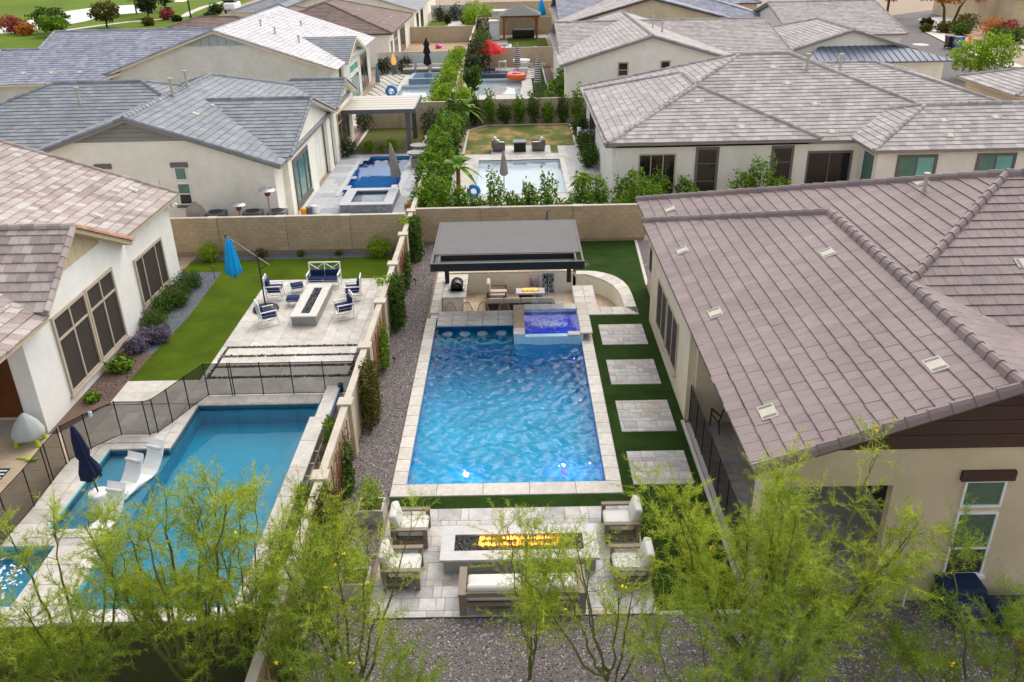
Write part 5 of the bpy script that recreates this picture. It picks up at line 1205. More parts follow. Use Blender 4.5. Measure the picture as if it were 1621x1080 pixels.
m = MB(); m.box(-12.22, -12.19, 17.68, 21.47, -.45, 0); m.box(-12.19, -10.401, 21.45, 21.48, -.45, 0); m.box(-12.19, -10.401, 17.67, 17.7, -.45, 0); m.build('shelf_wall', T['plaster2'], p2)
m = MB(); m.box(-10.39, -6.33, 23.97, 23.99, -.24, -.035); m.box(-10.39, -10.37, 21.5, 23.96, -.24, -.035); m.box(-12.18, -12.16, 17.72, 21.43, -.24, -.035); m.box(-12.15, -10.42, 21.41, 21.43, -.24, -.035); m.build('waterline_tile', M('waterline_grey', S(62, 92, 110), .3, .2, 20), p2)
MB().prism([(-10.44, 14.66), (-6.28, 14.66), (-6.28, 24.04), (-10.44, 24.04), (-10.44, 21.49), (-12.24, 21.49), (-12.24, 17.66), (-10.44, 17.66)], -1.6, -.13).build('water', T['water2'], p2)
coping_run(p2, 'x', 23.98, 24.04, -10.38, -6.4, -.03, .055); coping_run(p2, 'y', -10.74, -10.39, 21.75, 23.97, -.03, .055, mat=T['trav_warm']); coping_run(p2, 'x', 21.44, 21.75, -12.2, -10.39, -.03, .055, mat=T['trav_warm'])
coping_run(p2, 'y', -12.52, -12.21, 17.4, 21.75, -.03, .055, mat=T['trav_warm']); coping_run(p2, 'x', 17.36, 17.71, -12.2, -10.45, -.03, .055, mat=T['trav_warm'])
coping_run(p2, 'x', 14.3, 14.71, -10.4, -5.9, -.03, .12, mat=T['trav_warm']); coping_run(p2, 'y', -10.75, -10.41, 14.3, 17.36, -.03, .08, mat=T['trav_warm'])
rw = wthing('raised_pool_wall', 'raised pale wall along the right edge of the left pool', 'wall', (-6.1, 18.5, 0))
MB().box(-6.3, -5.93, 14.3, 22.3, -1.3, .42).build('body', T['stone_grey'], rw); coping_run(rw, 'y', -6.36, -5.86, 14.28, 22.35, .422, .055, 1.35, T['trav_warm'])
MB().box(-6.22, -5.9, 22.31, 24.6, -1.3, .26).build('low_body', T['stone_grey'], rw); coping_run(rw, 'y', -6.28, -5.84, 22.36, 24.62, .262, .055, 1.1, T['trav_warm'])
for i in range(7): MB().tube([(-5.91, 20.7 - i * .62, .3), (-5.8, 20.7 - i * .62, .3), (-5.78, 20.7 - i * .62, -.3)], .018, 6).build('drain_pipe', T['white'], rw)
pl = wthing('skimmer_pole', 'blue pool pole hung along the raised wall', 'pole', (-5.8, 23, .3)); MB().tube([(-5.82, 24.5, .3), (-5.82, 21.6, .18)], .018, 6).build('shaft', M('pole_blue', S(40, 90, 180), .3, .05), pl); MB().box(-5.9, -5.76, 24.45, 24.62, .1, .4).build('net', M('net_green', S(20, 70, 60), .8, .1), pl)
sheet('planting_bed', [(-5.88, -5.12, 14.3, 24.6)], .0, T['mulch'])
for i, (y, s) in enumerate(((21.3, .5), (17.9, .7), (16.2, .8), (14.9, .7))):
    p = thing('strap_leaf_plant', ORD[i] + ' upright leafy plant behind the raised pool wall, counting from the fence', 'plant', (-5.5, y, 0), 0, 'plants behind the raised wall')
    foliage('foliage', [((0, 0, .55), (.3 * s + .1, .45 * s + .1, .55), 500)], .1, T['leaf_hedge'], p, .22); MB().tube([(0, 0, 0), (0, 0, .4)], .02, 5).build('stem', T['bark'], p)
s2 = wthing('spa', 'bubbling white spa at the left edge beside the teal pool', 'spa', (-12.8, 16, 0))
basin(s2, -14.0, -11.7, 14.9, 17.05, .0, .8, .8, T['plaster2']); MB().box(-14.04, -11.66, 14.86, 17.09, -.9, -.11).build('water', water_mat('foaming_water', (.95, .98, 1, 1), (.2, .6, .85, 1), .3, .9, 7, dist=.06), s2)
n = 260; P = blob_pts((-12.9, 15.9, -.1), (.9, .8, .03), n, .1); V, F = leaf_geo(P, .06, .7); V[:, 2] = -.1 + np.abs(V[:, 2] + .1) * .25; np_mesh('foam', V, F, T['foam'], s2)["kind"] = "stuff"
coping_run(s2, 'x', 17.04, 17.36, -14.2, -11.72, -.03, .055, mat=T['trav_warm']); coping_run(s2, 'x', 14.5, 14.91, -14.2, -10.76, -.03, .055, mat=T['trav_warm']); coping_run(s2, 'y', -11.71, -10.8, 14.92, 17.03, -.03, .055, mat=T['trav_warm'])

# in-pool loungers
def lounger_mesh(m):
    prof = [(-1.0, .02), (-.75, .1), (-.45, .17), (-.15, .12), (.1, .08), (.3, .16), (.5, .36), (.68, .62), (.8, .86)]
    for (a, b) in zip(prof, prof[1:]):
        m.hexa([(-.27, a[0], a[1]), (.27, a[0], a[1]), (.27, b[0], b[1]), (-.27, b[0], b[1]), (-.27, a[0], a[1] + .07), (.27, a[0], a[1] + .07), (.27, b[0], b[1] + .07), (-.27, b[0], b[1] + .07)])
    return m
ln = thing('pool_lounger', '', 'lounger', group='white in-pool loungers'); lounger_mesh(MB()).build('seat', T['white'], ln)
MB().box(-.2, .2, -.5, .2, -.1, .08).build('base', T['white'], ln); MB().rbox((0, .62, .76), (.46, .1, .16), .04, rot=Matrix.Rotation(R(35), 3, 'X')).build('headrest', T['cushion_white'], ln)
for i, (x, y, a, l) in enumerate(((-10.75, 20.2, -20, 'farthest white pool lounger on the shallow shelf'), (-11.1, 19.55, -20, 'white pool lounger just in front of the farthest one'), (-10.95, 18.1, -12, 'nearest white pool lounger behind the feathery tree'))): place(ln, i == 0, (x, y, -.28), R(a), l)
tb = thing('pool_table', 'small round white table holding the closed navy umbrella', 'table', (-11.48, 19.1, -.35)); MB().lathe([(.24, .42), (.27, .44), (.27, .5), (.24, .52)], 22).build('top', T['white'], tb, True); MB().lathe([(.16, 0), (.1, .06), (.09, .42)], 14).build('pedestal', T['white'], tb)
def closed_umbrella(name, lab, loc, h, r, mat, polem, z0=.6, tilt=(0, 0), grp=None, segs=None):
    u = thing(name, lab, 'umbrella', loc, 0, grp); u.rotation_euler = (tilt[0], tilt[1], 0)
    MB().tube([(0, 0, 0), (0, 0, h)], .022, 8).build('pole', polem, u)
    prof = segs or [(r * .55, z0), (r, z0 + .12), (r * .8, z0 + (h - z0) * .4), (r * .5, z0 + (h - z0) * .75), (r * .25, h - .05), (.02, h + .06)]
    MB().lathe(prof, 32, pleat=.16, np_=8).build('canopy', mat, u, True); return u
closed_umbrella('closed_umbrella', 'closed navy umbrella standing in the shallow shelf', (-11.48, 19.1, .17), 2.15, .24, T['navyfab'], T['bronze'], .45, (R(4), R(-3)), segs=[(.1, .42), (.26, .55), (.24, .8), (.13, 1.15), (.17, 1.3), (.12, 1.8), (.05, 2.15), (.01, 2.2)])

# mesh pool fence
A = [(-5.3, 24.57), (-6.35, 24.57), (-7.4, 24.57), (-8.4, 24.57), (-9.35, 24.57), (-9.43, 24.57), (-10.22, 24.57), (-10.55, 23.7), (-10.82, 22.9), (-11.05, 22.3), (-11.26, 22.18), (-12.13, 22.2), (-12.74, 21.47), (-13.11, 20.85)]
fence('long black mesh fence round the left pool and patio', [A])
fence('black mesh fence with gate beside the covered toy grill', [[(-13.12, 20.7), (-13.11, 19.9), (-13.1, 19.72), (-13.05, 18.7), (-13.08, 17.6), (-13.1, 16.5), (-13.1, 15.4)]])
al = thing('gate_alarm', 'small white and blue alarm on the mesh fence', 'alarm', (-12.6, 21.64, 1.12)); MB().rbox((0, 0, 0), (.12, .08, .18), .03).build('body', M('alarm_blue', S(190, 220, 235), .4, .1), al)

# LH covered pieces
cv = thing('covered_toy', 'pale grey cover draped over a toy with lime legs by the sliding door', 'toy', (-14.75, 21.9, .02))
MB().lathe([(.45, .27), (.46, .36), (.34, .66), (.16, .9), (.06, 1.0), (.001, 1.02)], 26, pleat=.04, np_=7).build('cover', T['covergrey'], cv, True)
for x, y in ((-.33, -.22), (.33, -.22), (-.3, .25), (.3, .25)): MB().tube([(x * .9, y * .9, .3), (x, y, 0)], [.05, .07], 8).build('leg', T['lime'], cv)
pd = thing('toy_paddle', 'lime green toy bat lying on the tan paving', 'toy', (-14.4, 20.95, .03)); MB().tube([(-.35, .08, .03), (0, 0, .03)], .025, 6).build('handle', T['lime'], pd); MB().rbox((.17, -.03, .04), (.34, .15, .07), .03).build('blade', T['lime'], pd)
wp = thing('doormat', 'dark striped mat on the tan paving at the left edge', 'mat', (-15.1, 20.2, .025)); MB().box(-.5, .45, -.3, .3, 0, .02).build('mat', M('mat_navy', S(30, 48, 66), .9, .1), wp)
for i in range(3): MB().box(-.48, .43, -.2 + i * .17, -.14 + i * .17, .021, .024).build('stripe', T['white'], wp)

# planting along the white wall
def shrub(name, lab, x, y, r, h, mat, size=.05, n=900, grp=None, asp=.35):
    s = thing(name, lab, 'shrub', (x, y, 0), rnd.uniform(0, 6), grp)
    foliage('foliage', [((0, 0, h * .5), (r, r * .9, h * .55), n), ((r * .4, r * .2, h * .45), (r * .6, r * .6, h * .45), n // 2)], size, mat, s, asp); MB().tube([(0, 0, 0), (0, 0, h * .5)], .02, 5).build('stem', T['bark'], s); return s
for i, (x, y, r) in enumerate(((-14.15, 34.2, .62), (-14.2, 32.9, .6), (-13.95, 32.1, .5), (-14.3, 31.6, .5), (-14.0, 30.0, .66))):
    shrub('wall_shrub', ORD[i] + ' green shrub along the white house wall, counting from the far corner', x, y, r, .7, T['leaf_shrub'], .07, 1300, 'shrubs along the white wall', .2)
for i, (x, y, r) in enumerate(((-13.75, 28.75, .5), (-13.35, 28.9, .42), (-13.95, 28.0, .4))): shrub('lavender_shrub', ['larger mauve flowering shrub below the white wall', 'mauve flowering shrub spilling onto the lawn', 'low mauve shrub nearest the big window'][i], x, y, r, .55, T['lavender'], .06, 1100, 'mauve flowering shrubs')
shrub('leafy_plant', 'broad leaved green plant at the end of the lawn by the window', -13.95, 26.6, .45, .4, T['leaf_hedge'], .11, 260, None, .5); shrub('leafy_plant', 'small green plant in the bark bed beside the fence', -14.0, 24.4, .28, .25, T['leaf_hedge'], .08, 200, None, .5)
shrub('dry_shrub', 'dry brown tuft between the window and the broad leaved plant', -14.1, 27.2, .3, .4, T['leaf_brown'], .05, 300)
shrub('round_shrub', 'round yellow green shrub against the block wall at the house corner', -14.35, 37.6, .55, .75, T['leaf_lime'], .05, 1500); shrub('round_shrub', 'olive round shrub against the block wall by the side wall', -6.3, 37.7, .62, .8, T['leaf_lime'], .05, 1500)
shrub('small_shrub', 'small yellowing shrub behind the cyan umbrella', -11.9, 37.8, .3, .4, T['leaf_brown'], .05, 400); shrub('small_shrub', 'tiny tuft in the gravel, middle of the block wall', -10.1, 37.85, .2, .25, T['leaf_shrub'], .05, 200); shrub('small_shrub', 'tiny tuft in the gravel, right of the middle of the block wall', -8.3, 37.85, .2, .22, T['leaf_shrub'], .05, 200)
pl = thing('path_light', 'thin bronze path light at the corner of the planting bed', 'light', (-13.3, 35.1, 0)); MB().tube([(0, 0, 0), (0, 0, .6)], .014, 6).build('post', T['bronze'], pl); MB().lathe([(.09, .58), (.1, .6), (.02, .64)], 12).build('cap', T['bronze'], pl)

# fire pit, bench and rocking chairs
f2 = wthing('fire_pit', 'long unlit pale fire pit among the navy rocking chairs', 'fire pit', (-8.2, 31.2, 0))
MB().box(-8.68, -7.74, 29.92, 33.15, 0, .41).build('base', T['stone_grey'], f2)
for b in ((-8.72, -8.36, 29.86, 33.2), (-8.02, -7.7, 29.86, 33.2), (-8.357, -8.023, 29.86, 30.15), (-8.357, -8.023, 32.75, 33.2)): MB().box(*b, .411, .46).build('top_slab', T['stone_white'], f2)
MB().box(-8.356, -8.024, 30.152, 32.748, .411, .42).build('tray', T['black'], f2); st = stones('lava_stones', [(-8.34, -8.04, 30.17, 32.73)], 700, .04, T['pebble'], f2, z=.42, flat=.9); st["kind"] = "stuff"
wh = T['white']; nv = T['navy']
def cushion(parent, c, size, rot=None, name='cushion'):
    o = MB().rbox(c, size, min(size) * .35, 2, rot).build(name, nv, parent, True)
    return o
rc_ = thing('rocking_chair', '', 'chair', group='white rocking chairs with navy cushions')
for sx in (-1, 1):
    x = sx * .3
    MB().tube([(x, .5, .1), (x, .25, .035), (x, 0, .015), (x, -.25, .03), (x, -.45, .075)], .02, 6).build('rocker', wh, rc_)
    MB().bar((x, .3, .05), (x, .27, .62), .035).build('leg', wh, rc_); MB().bar((x, -.3, .05), (x, -.36, 1.0), .035).build('leg', wh, rc_); MB().bar((x, .32, .62), (x, -.33, .62), .05, .03).build('arm', wh, rc_)
m = MB(); m.bar((-.3, -.36, .99), (.3, -.36, .99), .035); m.bar((-.3, -.33, .5), (.3, -.33, .5), .03); m.bar((-.29, -.35, .97), (0, -.34, .52), .022); m.bar((.29, -.35, .97), (0, -.34, .52), .022); m.bar((-.29, -.34, .52), (0, -.36, .97), .022); m.bar((.29, -.34, .52), (0, -.36, .97), .022)
m.build('back_lattice', wh, rc_); m = MB(); m.bar((-.3, .27, .36), (.3, .27, .36), .035); m.bar((-.3, -.3, .33), (.3, -.3, .33), .035); m.box(-.28, .28, -.28, .25, .33, .35); m.build('seat_frame', wh, rc_)
cushion(rc_, (0, 0, .445), (.57, .58, .19), name='seat_cushion'); cushion(rc_, (0, -.27, .68), (.5, .12, .36), name='back_cushion'); MB().rbox((0, 0, .46), (.58, .59, .014), .006).build('piping', T['piping'], rc_)
for i, (x, y, a, l, bc_) in enumerate(((-9.65, 30.2, -60, 'rocking chair beside the cyan umbrella base', 1), (-10.0, 32.75, -85, 'rocking chair behind the umbrella pole with a tilted seat cushion', 0), (-6.75, 32.55, 95, 'far rocking chair on the right of the unlit fire pit', 1), (-6.8, 30.7, 115, 'near rocking chair on the right of the unlit fire pit', 1))):
    place(rc_, i == 0, (x, y, .024), R(a), l)
bn = thing('garden_bench', 'white bench with crossed back and navy cushions at the fire pit', 'bench', (-8.2, 33.95, .024), math.pi)
for sx in (-1, 1):
    x = sx * .66
    MB().bar((x, .3, 0), (x, .3, .62), .045).build('leg', wh, bn); MB().bar((x, -.3, 0), (x, -.34, .98), .045).build('leg', wh, bn); MB().bar((x, .33, .62), (x, -.33, .62), .06, .035).build('arm', wh, bn)
    m = MB(); m.bar((sx * .03, -.33, .93), (sx * .64, -.33, .5), .028); m.bar((sx * .64, -.34, .93), (sx * .03, -.33, .5), .028); m.build('back_cross', wh, bn)
m = MB(); m.bar((-.66, -.34, .97), (.66, -.34, .97), .045); m.bar((-.66, -.32, .48), (.66, -.32, .48), .04); m.bar((0, -.34, .96), (0, -.32, .49), .04); m.build('back_rail', wh, bn); MB().box(-.64, .64, -.3, .3, .26, .31).build('seat_frame', wh, bn)
for sx in (-1, 1):
    cushion(bn, (sx * .32, 0, .38), (.62, .58, .14), name='seat_cushion'); cushion(bn, (sx * .32, -.24, .56), (.6, .14, .26), name='back_cushion'); MB().rbox((sx * .32, 0.005, .383), (.63, .59, .016), .006).build('piping', T['piping'], bn)
for i, (x, y, a) in enumerate(((-9.25, 33.4, 20), (-9.1, 32.0, 5))):
    o = thing('ottoman', ['navy cushioned footstool behind the fire pit corner', 'navy cushioned footstool beside the long side of the fire pit'][i], 'footstool', (x, y, .024), R(a), 'navy footstools')
    cushion(o, (0, 0, .3), (.52, .46, .14), name='cushion'); MB().rbox((0, 0, .303), (.53, .47, .018), .008).build('piping', T['piping'], o); MB().box(-.24, .24, -.2, .2, .19, .23).build('frame', wh, o)
    for sx in (-1, 1):
        for sy in (-1, 1): MB().bar((sx * .2, sy * .16, 0), (sx * .2, sy * .16, .19), .03).build('leg', wh, o)
# cyan cantilever umbrella
cu = wthing('cantilever_umbrella', 'closed cyan cantilever umbrella over the lawn edge', 'umbrella', (-10.1, 31.55, .02))
MB().lathe([(.5, 0), (.52, .03), (.5, .1), (.2, .14)], 28, (-10.12, 31.56, .024)).build('base', T['black'], cu)
MB().tube([(-10.12, 31.56, .1), (-10.12, 31.56, 2.45)], .032, 8).build('pole', T['bronze'], cu); MB().tube([(-11.2, 31.56, 3.15), (-9.72, 31.56, 1.95)], .026, 8).build('boom', T['taupe'], cu)
MB().tube([(-10.12, 31.56, 1.75), (-9.75, 31.56, 1.98)], .02, 6).build('brace', T['bronze'], cu); MB().tube([(-11.24, 31.56, 3.1), (-11.24, 31.56, 3.28)], .05, 8).build('cap', T['greymetal'], cu)
MB().lathe([(.05, 1.42), (.06, 1.55), (.2, 1.6), (.31, 1.66), (.27, 1.95), (.2, 2.5), (.13, 2.9), (.04, 3.08)], 40, (-11.15, 31.56, 0), pleat=.14, np_=8).build('canopy', T['cyan'], cu, True)
# things behind the block wall beside the ivory house
for i, x in enumerate((-14.6, -12.8, -11.4 - .2)):
    a = thing('air_conditioner', ['air conditioner unit left of the patio heaters', 'air conditioner unit behind the round heater top', 'rightmost air conditioner unit by the ivory house corner'][i], 'air conditioner', (x - .1, 40.6, 0), 0, 'air conditioner units behind the block wall')
    MB().rbox((0, 0, 1.0), (.9, .8, .8), .06).build('case', T['greymetal'], a); MB().box(-.4, .4, -.4, .4, 0, .62).build('stand', T['concrete'], a); MB().lathe([(.33, 1.4), (.33, 1.42), (.28, 1.43), (.08, 1.41)], 20).build('fan_grille', T['black'], a)
for i, (x, y, h) in enumerate(((-13.2, 39.5, 2.0), (-11.9, 40.1, 2.5))):
    a = thing('patio_heater', ['lower patio heater with white disc behind the block wall', 'taller patio heater with rust burner behind the block wall'][i], 'heater', (x, y, 0)); MB().tube([(0, 0, 0), (0, 0, h)], .035, 8).build('pole', T['taupe'], a); MB().lathe([(.05, h - .25), (.13, h - .2), (.15, h)], 12).build('burner', M('rust', S(120, 70, 40), .7, .2) if i == 0 else bpy.data.materials['rust'], a); MB().lathe([(.42, h + .06), (.3, h + .14), (.02, h + .2)], 24).build('reflector', T['steel'], a)
a = thing('water_tank', 'brown rounded tank behind the block wall at the house corner', 'tank', (-15.6, 40.3, 0)); MB().lathe([(.45, 0), (.45, 1.5), (.36, 1.75), (.12, 1.9), (.12, 1.98)], 20).build('body', T['taupe'], a, True)
for i, (x, z, mt) in enumerate(((-9.9, .32, 'white'), (-10.15, .3, 'greymetal'), (-10.4, .28, 'yellow'))):
    a = thing('bucket', ['white paint bucket beside the ivory house', 'grey tub beside the ivory house', 'yellow tin beside the ivory house'][i], 'bucket', (x - .9, 44.5 - i * .2, 0)); MB().lathe([(.14, 0), (.17, z + .1), (.16, z + .11)], 14).build('body', T[mt], a); MB().tube([(-.16, 0, z + .1), (0, -.1, z), (.16, 0, z + .1)], .008, 4).build('handle', T['steel'], a)
# ================================================================== FAR LOTS
# side walls running on, and cross walls
def plain_wall(name, lab, x0, x1, y0, y1, h, mat, piers=()):
    t = wthing(name, lab, 'wall', ((x0 + x1) / 2, (y0 + y1) / 2, 0)); MB().box(x0, x1, y0, y1, -.1, h).build('panel', mat, t); MB().box(x0 - .02, x1 + .02, y0 - .02, y1 + .02, h + .001, h + .05).build('cap', T['cap'], t)
    for p in piers:
        if x1 - x0 < y1 - y0: MB().box(x0 - .1, x1 + .1, p - .2, p + .2, -.1, h + .08).build('pier', mat, t)
        else: MB().box(p - .2, p + .2, y0 - .1, y1 + .1, -.1, h + .08).build('pier', mat, t)
    return t
WT = T['wall_tan']
plain_wall('side_wall', 'wall running through the hedge between the two middle yards', -4.98, -4.82, 39.4, 66.5, 1.65, T['wall_stucco'], [44 + 4 * i for i in range(6)])
plain_wall('side_wall', 'wall between the two upper pool yards', -4.98, -4.82, 67, 94.5, 1.65, T['wall_stucco'], [71 + 4 * i for i in range(6)])
plain_wall('side_wall', 'farthest side wall beside the dirt yard', -4.98, -4.82, 95, 150, 1.65, T['wall_stucco'], [99 + 4.5 * i for i in range(11)])
plain_wall('cross_wall', 'tan wall behind the pergola lawn', -12, -5, 66.3, 66.5, 1.75, WT, [-9])
plain_wall('cross_wall', 'tan wall behind the brown patched lawn', -4.8, 6.2, 66.9, 67.1, 1.75, WT, [-2, 1.5, 5])
plain_wall('cross_wall', 'white wall behind the black umbrella', -14.2, -5, 94.3, 94.5, 1.9, T['wall_white'])
plain_wall('cross_wall', 'tan wall behind the red umbrella', -4.8, 4.4, 96, 96.2, 1.9, WT, [-1, 2.5])
plain_wall('cross_wall', 'tan wall behind the dirt yard', -13.6, -5, 119, 119.2, 1.9, WT, [-11.5, -8.5])
plain_wall('cross_wall', 'tan wall behind the wooden gazebo', -4.8, 5.6, 126, 126.2, 2.2, WT, [0, 3])
plain_wall('cross_wall', 'long white wall of the farthest left garden', -13, -5, 148.5, 148.7, 2.2, T['wall_white'])
plain_wall('cross_wall', 'farthest tan wall at the top of the photo', -4.8, 7, 150, 150.2, 2.4, WT)

T['plaster_sky_white'] = M('pool_plaster_sky_white', S(226, 236, 240), .8, .03, 2)  # pale plaster and pale water stand in for the white sky reflection
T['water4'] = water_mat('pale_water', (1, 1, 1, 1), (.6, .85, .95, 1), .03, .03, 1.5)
# ---- lot 2 left: dark blue pool, spa, pergola, lawn
d2 = sheet('pool_deck', rects_minus((-11.55, -5.0, 39.6, 57.6), [(-10.05, -6.9, 47.7, 56.9)]), -.03, T['concrete_slab'])
pave(-11.5, -5.1, 43.0, 57.6, -.028, .022, d2, MR('grey_paver', [S(168, 172, 178), S(186, 188, 192), S(150, 154, 162), S(196, 196, 196)], .7, 4, .12, .1), (.9, .6), (.9, 1.2, .6), holes=[(-10.1, -6.85, 47.6, 57)])
p3 = wthing('swimming_pool', 'dark blue pool with white reflection below the pergola', 'swimming pool', (-8.5, 52, -.8)); basin(p3, -10.05, -6.9, 47.7, 56.9, .0, 1.5, 1.5, T['plaster_dark']); water_body(p3, -10.05, -6.9, 47.7, 56.9, -.12, -1.7, T['water3'])
m = MB(); m.box(-10.3, -10.05, 47.6, 57.15, -.05, .02); m.box(-10.05, -6.9, 56.9, 57.15, -.05, .02); m.box(-6.9, -6.5, 47.6, 57.15, -.05, .02); m.build('coping', T['concrete_slab'], p3)
sp = wthing('raised_spa', 'raised square spa clad in grey stone beside the dark blue pool', 'spa', (-8, 46, 0))
m = MB()
for b in ((-9.4, -6.6, 44.4, 44.8), (-9.4, -6.6, 47.2, 47.55), (-9.4, -8.95, 44.803, 47.197), (-7.05, -6.6, 44.803, 47.197)): m.box(*b, -.02, .42)
m.build('shell', MR('split_stone', [S(130, 134, 142), S(160, 164, 170), S(110, 114, 124)], .8, 6, .4, .8, 9), sp)
for b in ((-9.45, -6.55, 44.35, 44.85), (-9.45, -6.55, 47.1, 47.6), (-9.45, -8.9, 44.853, 47.097), (-7.1, -6.55, 44.853, 47.097)): MB().box(*b, .421, .47).build('coping', T['concrete_slab'], sp)
MB().box(-8.97, -7.03, 44.78, 47.22, -.02, .34).build('water', T['water3'], sp)
closed_umbrella('closed_umbrella', 'closed taupe umbrella leaning beside the dark blue pool', (-6.55, 47.6, 0), 3.0, .26, T['taupe'], T['black'], 1.1, (R(3), R(-6)))
for i, y in enumerate((54.2, 56.2)):
    b = thing('water_bowl', ['nearer grey water bowl by the hedge', 'farther grey water bowl by the hedge'][i], 'bowl', (-6.2, y, 0)); MB().box(-.35, .35, -.35, .35, 0, .55).build('plinth', T['stone_grey'], b); MB().lathe([(.15, .55), (.55, .78), (.62, .9), (.5, .86)], 20).build('bowl', T['stone_grey'], b)
sheet('lawn', [(-10.95, -6.5, 59.0, 65.9)], -.02, M('lawn_olive', S(78, 80, 14), .95, .2, 40, .5, 200, dirt=.1)); sheet('lawn_edging', [(-11.15, -10.95, 59, 66), (-6.5, -6.3, 58.8, 66)], -.01, T['concrete'])
sheet('gravel_bed', [(-11.5, -11.15, 57.7, 66.2), (-6.3, -5, 57.7, 66.2), (-11.15, -6.5, 57.7, 58.95)], -.025, T['mulch'])
pg = wthing('pergola', 'flat cream pergola roof on grey posts beside the ivory house', 'pergola', (-9.3, 60.8, 0))
for i in range(6): MB().box(-11.5, -6.65, 58.35 + i * .82, 58.35 + i * .82 + .805, 2.72 + .012 * i, 2.8 + .012 * i).build('roof_panel', T['pergola'], pg)
MB().box(-11.55, -6.6, 58.28, 58.34, 2.55, 2.82).build('front_beam', T['greymetal'], pg); MB().box(-6.62, -6.56, 58.35, 63.3, 2.55, 2.86).build('side_beam', T['greymetal'], pg)
for y in (58.7, 62.6): MB().box(-7.3, -7.0, y - .15, y + .15, 0, 2.7).build('post', T['greymetal'], pg)
for i, (x, y, r) in enumerate(((-9.9, 58.4, .35), (-8.3, 58.4, .4), (-9.1, 58.35, .2), (-11.1, 57.0, .6), (-11.2, 65.4, .8), (-6.0, 64.5, .9), (-5.9, 61.5, .7))): shrub('garden_shrub', ['small shrub left of the front pergola post', 'yellow green shrub at the front pergola post', 'tiny shrub between two others before the pergola lawn', 'dark upright shrub at the ivory house entry post', 'dark shrub in the far corner of the pergola lawn by the house', 'dark shrub in the far right corner behind the pergola', 'round shrub between the pergola lawn and the hedge'][i], x, y, r, r * 2, T['leaf_dark' if r > .5 else 'leaf_lime'], .09, 500, 'shrubs round the pergola lawn', .4)
tp_ = thing('terracotta_pot', 'orange flower pot at the end of the side wall', 'pot', (-5.5, 43.2, 0)); MB().lathe([(.16, 0), (.25, .4), (.23, .42)], 14).build('pot', T['terracotta'], tp_); foliage('foliage', [((0, 0, .65), (.3, .3, .3), 250)], .08, T['orange_leaf'], tp_)

# hedge along the side wall: separate shrubs growing together
for i in range(9):
    y = 42.2 + i * 2.75 + rnd.uniform(-.4, .4); x = -4.3 + .25 * math.sin(i * 2.1); k_ = .72 + .36 * rnd.random()
    h = wthing('hedge_shrub', ORD[i] + ' large hedge shrub along the wall between the middle yards, nearest first', 'shrub', (x, y, 0), 'hedge between the middle yards')
    foliage('foliage', [((x - .1, y, 1.1 * k_), (.95 * k_, 1.35, 1.15 * k_), 1500), ((x + .3 * rnd.uniform(-1, 1), y + .5, 2.0 * k_), (.7, .8, .7 * k_), 700), ((x - .5, y - .7, 1.5 * k_), (.6, .7, .8), 500), ((x + .5, y - .3, 2.3 * k_), (.2, .2, .6), 70), ((x - .3, y + .8, 2.5 * k_), (.18, .18, .5), 60)], .11, T[('leaf_hedge', 'leaf_shrub', 'leaf_hedge')[i % 3]], h, shell=.25); MB().tube([(x, y, 0), (x, y, 1.6)], .05, 6).build('stem', T['bark'], h)
for i in range(7):
    y = 69 + i * 3.7
    h = wthing('hedge_shrub', ORD[i] + ' lime green shrub along the wall between the upper yards, nearest first', 'shrub', (-5.7, y, 0), 'lime hedge between the upper yards')
    foliage('foliage', [((-5.7, y, 1.15), (.95 + .3 * rnd.random(), 1.3, 1.2), 1200), ((-5.4, y + .4, 1.8 + .5 * rnd.random()), (.75, .8, .8), 550)], .13, T[('leaf_lime', 'leaf_hedge', 'leaf_lime')[i % 3]], h); MB().tube([(-5.7, y, 0), (-5.7, y, 1.6)], .05, 6).build('stem', T['bark'], h)
for i, (x, y, rr, mt) in enumerate(((-3.9, 69.5, 1.1, 'leaf_lime'), (-3.9, 88, 1.1, 'leaf_dark'), (-3.6, 92.5, 1.7, 'leaf_dark'), (-3.7, 82, 1.0, 'leaf_shrub'), (-3.4, 104, 1.5, 'leaf_shrub'), (-5.9, 134, 1.6, 'leaf_lime'), (-3.6, 131, 1.9, 'leaf_lime'), (-5.8, 141, 1.6, 'leaf_lime'))):
    h = wthing('hedge_shrub', ['lime shrub at the near corner of the red umbrella yard', 'dark shrub beside the wall left of the red umbrella', 'large grey green bush just left of the red umbrella', 'mid green shrub left of the small dark pool', 'bushy shrub behind the wall left of the gazebo', 'lime bush at the side wall of the far left garden', 'tall lime bush left of the white roofed shed', 'farthest lime bush along the side wall'][i], 'shrub', (x, y, 0))
    foliage('foliage', [((x, y, rr), (rr * .8, rr, rr), 1600)], .14, T[mt], h); MB().tube([(x, y, 0), (x, y, rr)], .06, 6).build('stem', T['bark'], h)

